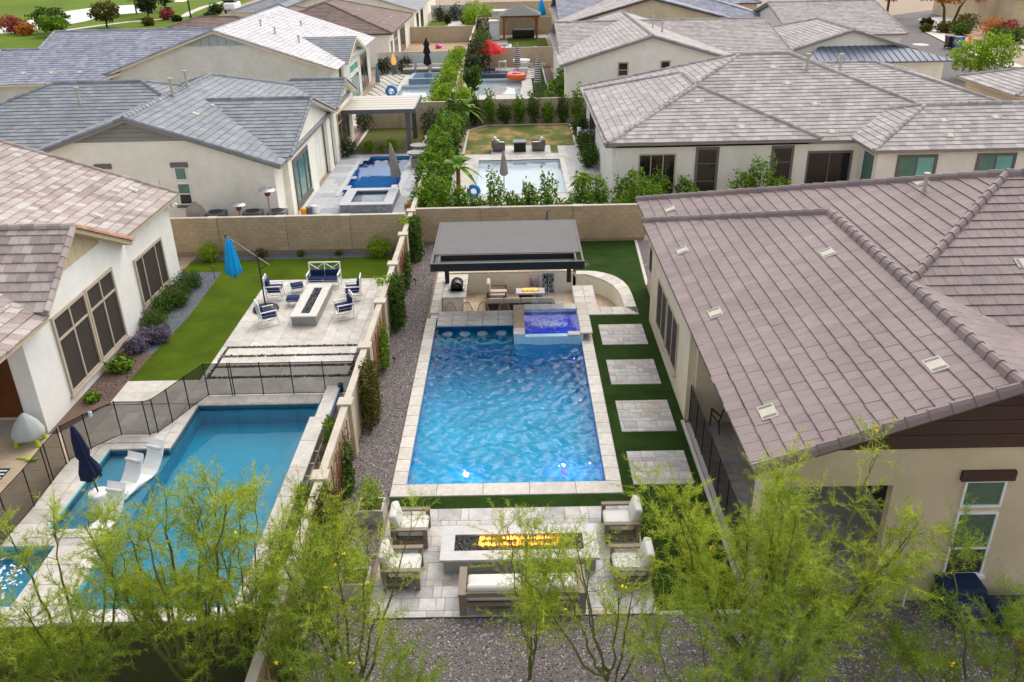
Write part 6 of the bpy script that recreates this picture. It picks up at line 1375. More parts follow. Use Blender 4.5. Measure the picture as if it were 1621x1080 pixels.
# ---- lot 2 right: white pool, patchy lawn, two chairs
d3 = sheet('pool_deck', rects_minus((-4.7, 5.4, 39.5, 56.6), [(-2.28, 2.98, 47.5, 55.2)]), -.03, T['concrete'])
pave(3.0, 5.3, 45.5, 59.0, -.028, .02, d3, T['trav'], (.6, .8), (.6, .9), along='y'); pave(-3.3, 3.0, 55.25, 56.9, -.028, .02, d3, T['trav'], (.8,), (.6, .9)); pave(-1.5, 2.5, 56.9, 59.2, -.014, .02, d3, T['trav'], (.6, .6), (.6, .9))
p4 = wthing('swimming_pool', 'white reflecting pool below the patchy lawn', 'swimming pool', (.3, 51, -.8)); basin(p4, -2.28, 2.98, 47.5, 55.2, .0, 1.4, 1.4, T['plaster_sky_white']); water_body(p4, -2.28, 2.98, 47.5, 55.2, -.1, -1.6, T['water4'])
m = MB(); m.box(-2.6, -2.28, 47.3, 55.5, -.05, .02); m.box(-2.28, 2.98, 55.2, 55.5, -.05, .02); m.box(2.98, 3.3, 47.3, 55.5, -.05, .02); m.build('coping', T['trav'], p4)
lw = M('patchy_lawn', S(96, 104, 40), .95, .1, 30, .5, 160); L_ = lw.node_tree.links; nb = noise(lw, .42, 4, None, .65); rb = ramp(lw, [S(72, 92, 26), S(86, 98, 34), S(150, 124, 74), S(164, 138, 92)], [.38, .47, .56, .66]); L_.new(nb.outputs[0], rb.inputs[0]); mx = _nn(lw, "ShaderNodeMix", data_type='RGBA', blend_type='MULTIPLY'); mx.inputs[0].default_value = 1
n5 = noise(lw, 30, 3); r5 = ramp(lw, [(.7, .7, .7, 1), (1.1, 1.1, 1.1, 1)], [.3, .7]); L_.new(n5.outputs[0], r5.inputs[0]); L_.new(rb.outputs[0], mx.inputs[6]); L_.new(r5.outputs[0], mx.inputs[7]); L_.new(mx.outputs[2], lw.node_tree.nodes["Principled BSDF"].inputs["Base Color"])
flat_poly('lawn', [(-3.3, 56.95), (-1.55, 56.95), (-1.55, 59.25), (2.55, 59.25), (2.55, 56.95), (4.2, 56.95), (4.25, 65.9), (-2.0, 65.9), (-3.3, 64.2)], -.01, lw)
ed = MB()
for a, b in (((-3.38, 56.9), (-3.38, 64.3)), ((-3.38, 64.3), (-2.05, 66)), ((-2.05, 66), (4.33, 66)), ((4.33, 66), (4.29, 56.9))): ed.bar((*a, .01), (*b, .01), .14, .08)
o = ed.build('lawn_edging', T['concrete']); o["kind"] = "structure"
for i, (x, y, a) in enumerate(((-1.0, 57.9, 0), (1.65, 57.8, 180))):
    c = thing('lounge_armchair', ['grey wicker armchair with white pillows left of the dark cube table', 'grey wicker armchair with one pillow right of the dark cube table'][i], 'armchair', (x, y, .01), R(a), 'grey wicker armchairs')
    MB().rbox((-.02, 0, .22), (.85, .8, .4), .05).build('body', T['wicker'], c); MB().rbox((-.4, 0, .5), (.18, .82, .5), .05).build('backrest', T['wicker'], c)
    for sy in (-.4, .4): MB().rbox((0, sy, .38), (.85, .12, .5), .04).build('arm', T['wicker'], c)
    MB().rbox((.06, 0, .47), (.66, .62, .14), .05).build('seat_cushion', T['cushion_white'], c, True); MB().rbox((-.22, .1, .7), (.18, .48, .4), .08, rot=Matrix.Rotation(R(-20), 3, 'Y')).build('pillow', T['cushion_white'], c, True)
    if i == 0: MB().rbox((-.02, -.08, .62), (.16, .4, .32), .07, rot=Matrix.Rotation(R(-35), 3, 'Y')).build('pillow', T['cushion_white'], c, True)
t = thing('cube_table', 'dark square fire table between the grey armchairs', 'table', (.42, 57.7, .01)); MB().box(-.4, .4, -.4, .4, 0, .6).build('body', T['black'], t); MB().box(-.46, .46, -.46, .46, .601, .66).build('top', T['greymetal'], t)
closed_umbrella('closed_umbrella', 'closed grey umbrella standing in the white reflecting pool', (-.6, 48.8, -.3), 2.4, .22, T['taupe'], T['black'], 1.0)
fx = thing('swim_ring', 'small blue and white ring at the near left of the white pool', 'float', (-2.3, 47.0, .0)); m = MB(); pts = [(.28 * math.cos(t_), 0, .32 + .28 * math.sin(t_)) for t_ in np.linspace(0, 6.283, 17)]; m.tube(pts, .12, 8, False); m.build('ring', T['bluefloat'], fx, True)
for i in range(13):      # row of shrubs just behind the back wall
    x = -3.6 + i * .86; y = 40.6 + .5 * math.sin(i * 1.7); hh = 1.9 + .55 * math.sin(i * 2.3 + 1)
    s = wthing('screen_shrub', ORD[i] + ' upright shrub in the row behind the block wall, from the left', 'shrub', (x, y, 0), 'screening shrubs behind the block wall')
    foliage('foliage', [((x, y, hh * .45), (.68, .6, hh * .5), 1000), ((x + .1, y, hh * .9), (.45, .4, hh * .38), 500), ((x - .2, y, hh * 1.15), (.14, .14, hh * .25), 60)], .085, T['leaf_hedge'], s); MB().tube([(x, y, 0), (x, y, hh)], .03, 5).build('stem', T['bark'], s)
for i in range(8):
    x = -2.9 + i * 1.12; hh = 1.5 + .4 * math.sin(i * 2 + .4)
    s = wthing('screen_shrub', ORD[i] + ' upright shrub along the wall behind the patchy lawn, from the left', 'shrub', (x, 66.5, 0), 'shrubs behind the patchy lawn')
    foliage('foliage', [((x, 66.4, hh * .7), (.5, .4, hh * .75), 650)], .1, T['leaf_hedge' if i % 2 else 'leaf_shrub'], s); MB().tube([(x, 66.45, 0), (x, 66.45, hh)], .04, 5).build('stem', T['bark'], s)
def palm(lab, x, y, h, r, n=26):
    p = thing('palm', lab, 'palm', (x, y, 0)); MB().tube([(0, 0, 0), (.05, 0, h)], [.14, .1], 8).build('trunk', T['wood'], p); m = MB()
    for i in range(n):
        t = i * 2.4; el = rnd.uniform(-.1, 1.1); d = Vector((math.cos(t) * math.cos(el), math.sin(t) * math.cos(el), math.sin(el))); sd = Vector((-math.sin(t), math.cos(t), 0)); pr = None
        for k in range(6):
            f = k / 5; c = Vector((.05, 0, h)) + d * r * f + Vector((0, 0, -r * .55 * f * f)); wd = .2 * r * math.sin(math.pi * min(.97, f + .06)) * .6
            if pr is not None: m._a([pr[0] - sd * pr[1], pr[0] + sd * pr[1] + Vector((0, 0, .0)), c + sd * wd, c - sd * wd], [(0, 1, 2, 3)])
            pr = (c, wd)
    m.build('fronds', T['leaf_hedge'], p, fix=False)
palm('palm by the wall corner behind the patchy lawn', -3.7, 65.8, 1.4, 1.7); palm('small palm in the hedge left of the white pool', -3.2, 47.6, 1.6, 1.5); palm('small palm beside the grey hip roofed house', 3.9, 47.2, .9, 1.1)
for i, (x, y, r) in enumerate(((4.7, 62.5, .6), (4.9, 58.3, .7), (5.0, 56.6, .7), (4.9, 54.9, .7), (4.8, 53.2, .7), (5.6, 65.6, .8))): shrub('garden_shrub', ORD[i] + ' shrub against the grey hip roofed house wall', x, y, r, r * 1.6, T['leaf_shrub'], .1, 600, 'shrubs beside the grey hip roofed house', .4)
pb = thing('planter_box', 'white planter with agave beside the patchy lawn', 'planter', (4.95, 60.9, 0)); MB().box(-.4, .4, -.6, .6, 0, .7).build('box', T['white'], pb); foliage('foliage', [((0, 0, 1.0), (.4, .5, .45), 250)], .18, T['leaf_dark'], pb, .2)
for i, (x, y, h_, rr) in enumerate(((12.8, 43.6, 2.6, .8), (7.4, 43.9, 1.9, .8), (5.9, 44.1, 1.7, .7), (9.0, 44.0, 1.6, .6), (12.0, 43.6, 2.0, .8), (13.8, 43.4, 1.6, .7))): 
    s = wthing('young_tree', ['taller young tree', 'bushy shrub', 'leftmost shrub', 'small shrub', 'left twin shrub', 'right twin shrub'][i] + ' before the pale south wall of the hip roofed house', 'shrub', (x, y, 0), 'shrubs before the pale south wall'); foliage('foliage', [((x, y, h_ * .6), (rr, rr * .8, h_ * .5), 900)], .09, T['leaf_hedge'], s); MB().tube([(x, y, 0), (x, y, h_ * .8)], .03, 5).build('stem', T['bark'], s)

# ---- lot 3 left: checker paving, pool, raised spa
sheet('pool_deck', rects_minus((-13.4, -5.0, 67, 94.2), [(-10.7, -6.6, 78.2, 85.4)]), -.03, T['concrete']); sheet('turf', [(-13.3, -11.1, 75, 92)], -.02, T['turf_far'])
ck = thing('checker_paving', 'diagonal checker of pale pavers set in turf', 'paving', (-12.2, 84, 0)); 
for i in range(18):
    for j in range(3):
        x = -12.2 + (j - 1) * .72 + (.36 if i % 2 else 0) - .18; y = 76.2 + i * .9
        if -13.2 < x < -11.2: MB().prism([(x - .31 + 12.2, y - 84), (x + 12.2, y - .76 - 84), (x + .31 + 12.2, y - 84), (x + 12.2, y + .76 - 84)], -.01, .015).build('paver', T['white'] if False else T['concrete'], ck)
p5 = wthing('swimming_pool', 'far left pool with white reflection beside checker paving', 'swimming pool', (-8.6, 82, -.8)); basin(p5, -10.7, -6.6, 78.2, 85.4, .0, 1.4, 1.4, T['plaster_sky_white']); water_body(p5, -10.7, -6.6, 78.2, 85.4, -.1, -1.6, T['water4'])
s5 = wthing('raised_spa', 'raised blue tiled spa at the head of the far left pool', 'spa', (-8.7, 87, 0)); MB().box(-10.05, -6.8, 85.45, 89.2, -.1, .55).build('shell', M('spa_tile_blue', S(112, 142, 170), .4, .12, 10), s5); MB().box(-9.7, -7.1, 85.9, 88.8, .3, .57).build('water', T['water3'], s5)
closed_umbrella('closed_umbrella', 'closed black umbrella before the white wall', (-8.7, 91.5, 0), 3.6, .34, T['blackfab'], T['black'], .9, segs=[(.1, .9), (.36, 1.1), (.3, 1.6), (.2, 2.0), (.34, 2.2), (.2, 2.8), (.3, 2.95), (.1, 3.4), (.02, 3.7)])
for i, x in enumerate((-10.8, -9.4, -7.8)):
    s = thing('outdoor_sofa', ['leftmost', 'middle', 'rightmost'][i] + ' white outdoor sofa before the white wall', 'sofa', (x, 92.6, 0), 0, 'white sofas before the white wall'); MB().box(-.6, .6, -.4, .4, 0, .4).build('base', T['wicker'], s); MB().rbox((0, 0, .48), (1.15, .8, .18), .06).build('cushion', T['cushion_white'], s); MB().rbox((0, .35, .7), (1.15, .2, .45), .07).build('backrest', T['cushion_white'], s)
fh = thing('torch_heater', 'glowing orange flame heater beside the white wall', 'heater', (-12.3, 92.6, 0)); MB().lathe([(.3, 0), (.2, .3), (.16, .9)], 12).build('base', T['greymetal'], fh); MB().lathe([(.15, .9), (.3, 1.2), (.22, 1.6), (.02, 2.1)], 12).build('flame', emis('torch_flame', (1, .5, .14, 1), .55), fh, True)
for i, (x, y) in enumerate(((-13.3, 93), (-11.3, 93.2))): shrub('garden_shrub', ['dark shrub left of the glowing heater', 'dark shrub right of the glowing heater'][i], x, y, .9, 1.6, T['leaf_dark'], .12, 600, None, .4)
tw_ = thing('towel', 'striped blue towel hanging by the far left patio', 'towel', (-13.2, 86.5, 0)); MB().hexa([(-.25, -.05, .1), (.25, -.05, .1), (.25, .1, .1), (-.25, .1, .1), (-.05, -.03, 1.9), (.05, -.03, 1.9), (.05, .06, 1.9), (-.05, .06, 1.9)]).build('cloth', M('towel_blue', S(120, 150, 190), .9, .3, 8, stretch=(8, 1, 1)), tw_)
fx = thing('pool_float', 'blue round float standing at the checker paving edge', 'float', (-10.9, 78.9, 0)); m = MB(); m.tube([(.4 * math.cos(a_), 0, .55 + .4 * math.sin(a_)) for a_ in np.linspace(0, 6.283, 17)], .16, 8, False); m.build('ring', T['bluefloat'], fx, True)
fx = thing('pool_float', 'flat blue float at the near end of the checker paving', 'float', (-11.2, 77.4, 0)); MB().lathe([(.6, 0), (.68, .1), (.6, .2), (.1, .2)], 18).build('body', T['bluefloat'], fx, True)

# ---- lot 3 right: red umbrella yard
sheet('pool_deck', rects_minus((-4.7, 4.1, 67.2, 95.9), [(-3.3, .9, 79.2, 88.2)]), -.03, T['concrete']); sheet('turf', [(1.9, 3.3, 76, 94.5), (-4.6, -3.9, 86, 94)], -.02, T['turf'])
for i in range(5): st_ = thing('stepping_slab', ORD[i] + ' white slab in the turf right of the striped umbrella, farthest first', 'slab', (2.0 - .35, 93.5 - i * 1.3, 0), 0, 'white slabs in the turf'); MB().box(-.7, .7, -.35, .35, -.01, .03).build('slab', T['trav_warm'], st_)
p6 = wthing('swimming_pool', 'small dark and white pool beside the striped umbrellas', 'swimming pool', (-1.2, 84, -.8)); basin(p6, -3.3, .9, 79.2, 88.2, .0, 1.4, 1.4, T['plaster_sky_white']); water_body(p6, -3.3, .9, 79.2, 88.2, -.1, -1.6, T['water4'])
s6 = wthing('raised_spa', 'dark tiled raised spa at the head of the red umbrella pool', 'spa', (-1.6, 89, 0)); MB().box(-3.2, -.2, 88.3, 90.6, -.1, .4).build('shell', M('spa_tile_navy', S(60, 74, 100), .4, .15, 8), s6); MB().box(-2.9, -.5, 88.7, 90.3, .2, .42).build('water', T['water3'], s6)
ru = thing('open_umbrella', 'open red umbrella beside the grey green bush', 'umbrella', (-2.4, 93.8, 0)); MB().tube([(0, 0, 0), (0, 0, 3.0)], .05, 8).build('pole', T['black'], ru); MB().lathe([(1.75, 1.75), (1.5, 2.1), (.8, 2.65), (.2, 3.0), (.02, 3.1)], 32, pleat=.05, np_=8).build('canopy', T['redfab'], ru); MB().box(-.6, .6, -.6, .6, 0, .12).build('base', T['black'], ru)
for i, (x, y) in enumerate(((.55, 90.5), (2.3, 80.5))):
    closed_umbrella('closed_umbrella', ['black and white striped umbrella beside the white chair', 'black and white striped umbrella at the pool edge'][i], (x, y, 0), 3.0, .3, M('stripe_%d' % i, S(200, 200, 200), .8, .05), T['black'], .7)
    o = bpy.data.materials['stripe_%d' % i]; tcn = _nn(o, "ShaderNodeTexCoord"); wv = _nn(o, "ShaderNodeTexWave", bands_direction='Z'); wv.inputs["Scale"].default_value = 1.6; rr_ = ramp(o, [S(40, 42, 46), S(214, 214, 212)], [.45, .55]); o.node_tree.links.new(tcn.outputs["Object"], wv.inputs[0]); o.node_tree.links.new(wv.outputs[0], rr_.inputs[0]); o.node_tree.links.new(rr_.outputs[0], o.node_tree.nodes["Principled BSDF"].inputs["Base Color"])
wc = thing('egg_chair', 'round white lounge chair behind the striped umbrella', 'chair', (1.0, 93.8, 0)); MB().lathe([(.5, .2), (.85, .7), (.9, 1.0), (.8, 1.0), (.5, .5), (.05, .4)], 20).build('shell', T['white'], wc, True); MB().lathe([(.4, 0), (.3, .2)], 12).build('base', T['white'], wc)
ws = thing('lounge_chair', 'white square lounge chair beside the striped umbrella', 'chair', (1.1, 90.9, 0)); MB().rbox((0, 0, .35), (.9, .9, .5), .08).build('seat', T['cushion_white'], ws); MB().rbox((.1, .4, .75), (.9, .2, .6), .08).build('backrest', T['cushion_white'], ws)
wb = thing('side_table', 'small white table under the red umbrella edge', 'table', (-1.0, 93.2, 0)); MB().box(-.4, .4, -.3, .3, .9, .97).build('top', T['white'], wb)
for sx in (-.35, .35): MB().box(sx - .04, sx + .04, -.25, .25, 0, .9).build('leg', T['white'], wb)
fo = thing('swim_ring', 'orange and pink float beside the striped umbrella', 'float', (.4, 87.5, .05)); m = MB(); m.tube([(.75 * math.cos(a_), .75 * math.sin(a_), .25) for a_ in np.linspace(0, 6.283, 21)], .28, 8, False); m.build('ring', T['orange'], fo, True); MB().lathe([(.5, .4), (.35, .6), (.05, .66)], 14).build('cushion', T['pink'], fo, True)
sheet('planting_bed', [(3.3, 4.1, 85, 95.8)], -.015, T['mulch']); sheet('lawn_edging', [(3.18, 3.3, 84.5, 95.8), (3.3, 4.1, 84.4, 84.6)], -.005, T['concrete'])
for i, (x, y) in enumerate(((2.0, 95.2), (2.7, 95.3), (3.3, 95.2))): b_ = thing('garden_block', ['left', 'middle', 'right'][i] + ' pale block at the foot of the wall behind the slabs', 'block', (x, y, 0), R(20 * i), 'pale blocks at the wall'); MB().rbox((0, 0, .2), (.5, .4, .4), .06).build('block', T['concrete'], b_)
tr_ = wthing('leafy_tree', 'rounded green tree against the white gabled house', 'tree', (4.6, 71.5, 0)); MB().tube([(4.6, 71.5, 0), (4.6, 71.5, 2.2)], .1, 8).build('trunk', T['bark'], tr_); foliage('crown', [((4.6, 71.5, 2.2), (1.4, 1.3, 1.5), 1900), ((5.3, 71.8, 3.0), (.9, .9, .9), 700), ((3.6, 71.2, 1.6), (.9, .9, .9), 700)], .13, T['leaf_hedge'], tr_)

# ---- lots 4 and 5
sheet('dirt_yard', [(-13.4, -5.0, 94.6, 118.9)], -.03, T['dirt']); sheet('turf', [(-.5, 4.6, 108, 121.5)], -.02, T['turf_far']); sheet('patio', [(-4.7, 5, 121.5, 125.9)], -.025, T['concrete'])
p7 = wthing('swimming_pool', 'small raised pool before the wooden gazebo', 'swimming pool', (-2, 109, 0)); MB().box(-4.4, 0, 103, 112.5, -.05, .35).build('shell', T['concrete_slab'], p7); MB().box(-4.0, -.4, 103.4, 112.1, .2, .36).build('water', T['water3'], p7)
pe = thing('toy_trike', 'pink toy lying in the dirt yard', 'toy', (-9.2, 112.8, 0)); MB().lathe([(.35, 0), (.4, .3), (.15, .5)], 10).build('body', T['pink'], pe)
gz = wthing('gazebo', 'wooden gazebo with grey hip roof and dark tub inside', 'gazebo', (1.1, 122, 0))
for x in (-1.0, 3.4):
    for y in (120.6, 124.6): MB().box(x - .14, x + .14, y - .14, y + .14, 0, 2.7).build('post', T['wood'], gz)
for y in (120.6, 124.6): MB().box(-1.4, 3.8, y - .08, y + .08, 2.7, 2.95).build('beam', T['wood'], gz)
for sx, x in ((1, -1.0), (-1, 3.4)): MB().bar((x, 120.6, 2.1), (x + sx * .6, 120.6, 2.7), .12).build('brace', T['wood'], gz)
for d, P_ in hipgable(-1.6, 4.0, 120.0, 125.2, 2.96, .45, 'x', 'h', 'h')[0]: MB()._a([*P_] + [(x, y, z - .06) for x, y, z in P_], [tuple(range(len(P_))), tuple(range(2 * len(P_) - 1, len(P_) - 1, -1))] + [(i, len(P_) + i, len(P_) + (i + 1) % len(P_), (i + 1) % len(P_)) for i in range(len(P_))]).build('roof_plane', T['louvre'], gz)
ht = thing('hot_tub', 'dark covered hot tub under the wooden gazebo', 'hot tub', (1.6, 122.6, 0)); MB().rbox((0, 0, .5), (3.0, 2.4, 1.0), .15).build('shell', T['black'], ht)
oa = wthing('bbq_tower', 'white tiled tower left of the wooden gazebo', 'tower', (-2.2, 121, 0)); MB().box(-2.9, -1.6, 120, 122.5, 0, 2.2).build('body', M('white_brick', S(206, 212, 218), .6, .08, 6), oa); MB().box(-3.0, -1.5, 119.9, 122.6, 2.201, 2.35).build('top', T['concrete'], oa)
shd = wthing('shed', 'small shed with flat white roof behind the gazebo', 'shed', (0, 131, 0)); MB().box(-2.8, 2.4, 130, 133, 0, 2.4).build('wall', T['stucco_sage'], shd); MB().box(-3.0, 2.6, 129.8, 133.2, 2.401, 2.75).build('roof', T['pergola'], shd)
closed_umbrella('closed_umbrella', 'far cyan umbrella by the upper right houses', (4.6, 137, 0), 3.6, .6, T['cyan'], T['black'], 1.4)
sheet('lawn', [(-13, -9.8, 134, 147)], -.02, T['golf']); sheet('patio', [(-9.8, -5.2, 134, 147.5), (-13.2, -9.8, 121, 134)], -.02, T['concrete'])
for i, (x, y, r) in enumerate(((-11.6, 146.5, 1.1), (-8.9, 147, 1.3), (-10, 143, .7), (-6.5, 146, 1.4), (-7.2, 142, .8), (-3.8, 122.5, 1.4), (1.0, 127.5, 1.6))): shrub('garden_shrub', ['dark shrub before the far white wall, leftmost', 'tall thin shrub before the far white wall', 'low shrub in the far left garden lawn', 'shrub by the side wall of the far white walled garden', 'small shrub in the far paved garden', 'shrub at the corner beside the white tiled tower', 'shrub seen over the gazebo roof'][i], x, y, r, r * 2, T['leaf_dark'], .16, 500, None, .4)

# ---- golf course, top left
golf = flat_poly('golf_course', [(-260, 110), (-64, 118), (-55, 140), (-50, 152), (-56, 178), (-58, 240), (-300, 240)], -.03, T['golf'])
pond = [(-84, 152), (-88, 168), (-89, 183), (-87, 192), (-81, 196), (-71, 182), (-70, 177), (-76, 171), (-75, 160), (-76, 153), (-77, 144), (-90, 138), (-120, 140), (-110, 148)]
flat_poly('pond', pond, -.005, M('pond_water', S(190, 196, 196), .06, .03, .3, spec=.9)); flat_poly('sand_bunker', [(-80, 203), (-78, 207), (-72, 206), (-72, 202), (-76, 201)], -.004, T['sand'])
pth = [(-72, 144), (-69, 152), (-66, 157.5), (-61, 161), (-59.5, 166), (-61, 173), (-62.5, 186), (-62, 205)]
m = MB()
for a, b in zip(pth, pth[1:]): m.bar((*a, -.01), (*b, -.01), 1.5, .02)
o = m.build('golf_path', T['concrete']); o["kind"] = "structure"
o = flat_poly('street', [(-56, 122), (-48, 140), (-46, 150), (-51, 185), (-56, 240), (-46, 240), (-40, 150), (-44, 122)], -.02, T['asphalt']); o = flat_poly('pavement', [(-58, 124), (-50, 141), (-48.5, 151), (-53, 185), (-58, 240), (-56.5, 240), (-51.3, 185), (-46.8, 150), (-48.7, 140), (-56.5, 123)], -.01, T['concrete'])
for i, (x, y, r, h_, mt, lab) in enumerate(((-66, 148, 2.3, 3.8, 'leaf_brown', 'small tree with red blossom beside the golf pond'), (-71, 173, 4, 7.5, 'leaf_lime', 'larger yellow green tree beside the golf path'), (-65.3, 164, 1.7, 3.6, 'leaf_dark', 'dark small tree beside the golf path'), (-67.5, 179, 2.0, 4.5, 'leaf_shrub', 'green tree behind the larger golf path tree'), (-72, 142, 2.8, 3.6, 'leaf_shrub', 'bushy green tree at the near bank of the pond'), (-69, 136.5, 2.3, 2.8, 'leaf_hedge', 'green bush nearest the slate roof'))):
    t = wthing('golf_tree', lab, 'tree', (x, y, 0)); MB().tube([(x, y, 0), (x, y, h_ * .7)], .15, 6).build('trunk', T['bark'], t); foliage('crown', [((x, y, h_ * .65), (r, r, h_ * .38), 1500)], .26, T[mt], t)
for i, (x, y, r, mt) in enumerate(((-81, 146, 2.0, 'red_leaf'), (-77, 141.5, 1.8, 'red_leaf'), (-74.5, 139, 1.5, 'orange_leaf'), (-60.5, 160, 1.4, 'red_leaf'), (-52, 158, 1.1, 'leaf_dark'), (-55, 170, 1.4, 'leaf_dark'), (-60, 150, 1.0, 'leaf_brown'), (-57.5, 156.5, .8, 'leaf_dark'), (-51.5, 151, .9, 'leaf_dark'), (-54.2, 176, 1.6, 'leaf_dark'))): shrub('golf_shrub', ['leftmost red flowering bush by the pond', 'second red flowering bush by the pond', 'orange bush beside the pond', 'red bush near the golf path', 'grey green bush at the pavement', 'dark bush at the far pavement', 'brown tuft on the golf grass', 'dark tuft by the golf path', 'small bush at the pavement corner', 'farthest dark bush by the pavement'][i], x, y, r, r * 1.2, T[mt], .22, 500, None, .5)
lp = thing('street_lamp', 'dark lamp post rising from the golf grass', 'lamp post', (-57, 162, 0)); MB().tube([(0, 0, 0), (0, 0, 9)], .14, 8).build('post', T['black'], lp); MB().box(-.3, .8, -.2, .2, 9, 9.2).build('head', T['black'], lp)
bn_ = thing('litter_bin', 'small black bin on the golf grass', 'bin', (-62.7, 167, 0)); MB().rbox((0, 0, .8), (1.1, 1.1, 1.6), .1).build('body', T['black'], bn_)
tk = wthing('parked_truck', 'white truck parked at the far street corner', 'truck', (-52.2, 171.5, 0)); MB().rbox((-52.2, 171.5, 1.2), (2.1, 4.6, 1.2), .3).build('body', T['white'], tk); MB().rbox((-52.2, 171.2, 2.0), (1.8, 2.2, .7), .25).build('cab', T['glass_dark'], tk)
for sx in (-.95, .95):
    for sy in (-1.5, 1.5): MB().tube([(-52.2 + sx - .12, 171.5 + sy, .4), (-52.2 + sx + .12, 171.5 + sy, .4)], .4, 12).build('wheel', T['black'], tk)
H, rf, P = far_house('low house with blue grey roof beside the far street', (-36, 132, 0), [(-42, -26, 135, 152, 2.9, .28, 'x', 'h', 'h')], T['tile_blue'], T['deck_cream'], T['stucco_ivory'], tw=.6, e=.45)

# ---- street at top right
o = flat_poly('street', [(40, 70), (40.5, 90), (46, 110), (52, 126), (58, 140), (140, 200), (160, 190), (62, 130), (54, 118), (50.5, 101), (49, 90), (54, 70)], -.02, T['asphalt'])
o = flat_poly('pavement', [(49.1, 88), (50.6, 101), (54.1, 118), (62.1, 130), (64, 129), (56, 117), (52.4, 101), (51, 88)], .06, T['concrete'])
sheet('driveway', [(52.6, 90, 101.0, 104.2)], .0, T['concrete']); flat_poly('driveway', [(56.5, 119), (66, 122), (70, 140), (60, 134)], .002, T['concrete']); flat_poly('front_garden', [(52.5, 104.2), (80, 104.2), (80, 112), (66, 122), (56.4, 118.5)], -.01, T['dirt'])
for i, (x, y, mt, lab, c_) in enumerate(((50.2, 102.7, 'brownbin', 'brown wheelie bin at the kerb', 'brown'), (50.55, 101.6, 'bluebin', 'blue recycling bin at the kerb', 'blue'))):
    b_ = thing('wheelie_bin', lab, 'bin', (x, y, .02)); m = MB(); m.hexa([(-.36, -.4, .1), (.36, -.4, .1), (.36, .4, .1), (-.36, .4, .1), (-.46, -.52, 1.25), (.46, -.52, 1.25), (.46, .52, 1.25), (-.46, .52, 1.25)]); m.build('body', T[mt], b_); MB().rbox((0, 0, 1.31), (1.0, 1.12, .12), .04).build('lid', T[mt], b_)
    for sx in (-.4, .4): MB().tube([(sx - .05, .35, .15), (sx + .05, .35, .15)], .15, 10).build('wheel', T['black'], b_)
    if i == 1: MB().box(-.2, .2, -.535, -.515, .85, 1.1).build('recycling_sign', T['piping'], b_)
hy = thing('fire_hydrant', 'yellow fire hydrant in the front garden', 'hydrant', (54.0, 105.8, 0)); MB().lathe([(.22, 0), (.22, .1), (.15, .12), (.15, .7), (.2, .74), (.2, .8), (.14, 1.0), (.04, 1.1)], 12).build('barrel', T['yellow'], hy, True); MB().tube([(-.28, 0, .6), (.28, 0, .6)], .08, 8).build('outlet', T['yellow'], hy); MB().tube([(0, 0, .5), (0, -.26, .5)], .1, 8).build('outlet', T['yellow'], hy)
t = wthing('street_tree', 'orange tinted tree with twin trunks across the street', 'tree', (61.3, 127, 0)); MB().tube([(60.7, 127, 0), (60.3, 127, 2.2), (59.3, 127, 3.4)], [.22, .17, .1], 8).build('trunk', T['bark'], t); MB().tube([(62, 127.2, 0), (62.6, 127.2, 2.2), (63.5, 127, 3.6)], [.22, .17, .1], 8).build('trunk', T['bark'], t); foliage('crown', [((59.5, 127, 4.4), (3.4, 2.6, 1.6), 1700), ((63.5, 127.5, 4.8), (3.2, 2.6, 1.8), 1700)], .26, T['orange_leaf'], t)
t = wthing('street_tree', 'brown leaved tree farther along the street', 'tree', (57, 138, 0)); MB().tube([(57, 138, 0), (57, 138, 2.6)], .2, 8).build('trunk', T['bark'], t); foliage('crown', [((57, 138, 4.2), (2.6, 2.6, 1.8), 1400)], .26, T['leaf_brown'], t)
t = wthing('street_tree', 'bright yellow green tree beside the street at the right edge', 'tree', (43.5, 82.5, 0)); MB().tube([(43.5, 82.5, 0), (43.5, 82.5, 1.8)], .15, 8).build('trunk', T['bark'], t); foliage('crown', [((42.6, 82.5, 2.0), (1.9, 1.8, 1.5), 1600), ((45.0, 82.7, 2.3), (1.9, 1.8, 1.7), 1700)], .16, T['leaf_lime'], t)
for i, (x, y, r, mt) in enumerate(((57.6, 125.5, .9, 'leaf_dark'), (54.6, 118.8, .8, 'leaf_brown'), (56.2, 117.4, 1.2, 'leaf_brown'), (57, 114.3, 1.3, 'leaf_shrub'), (60.6, 120.5, 1.7, 'leaf_brown'), (60.5, 114, 1.8, 'orange_leaf'), (62, 112.6, 1.7, 'red_leaf'), (57, 105.2, 1.7, 'leaf_shrub'), (59.6, 105.6, 1.6, 'leaf_shrub'), (58.6, 117.5, 1.4, 'leaf_brown'))): shrub('front_shrub', ORD[i] + ' shrub of the front garden across the street, roughly from far to near', x, y, r, r * 1.1, T[mt], .2, 500, 'front garden shrubs', .4)
o = flat_poly('manhole_cover', [(48.6 + .9 * math.cos(a_), 106.5 + 1.1 * math.sin(a_)) for a_ in np.linspace(0, 6.1, 16)], -.012, T['concrete'])
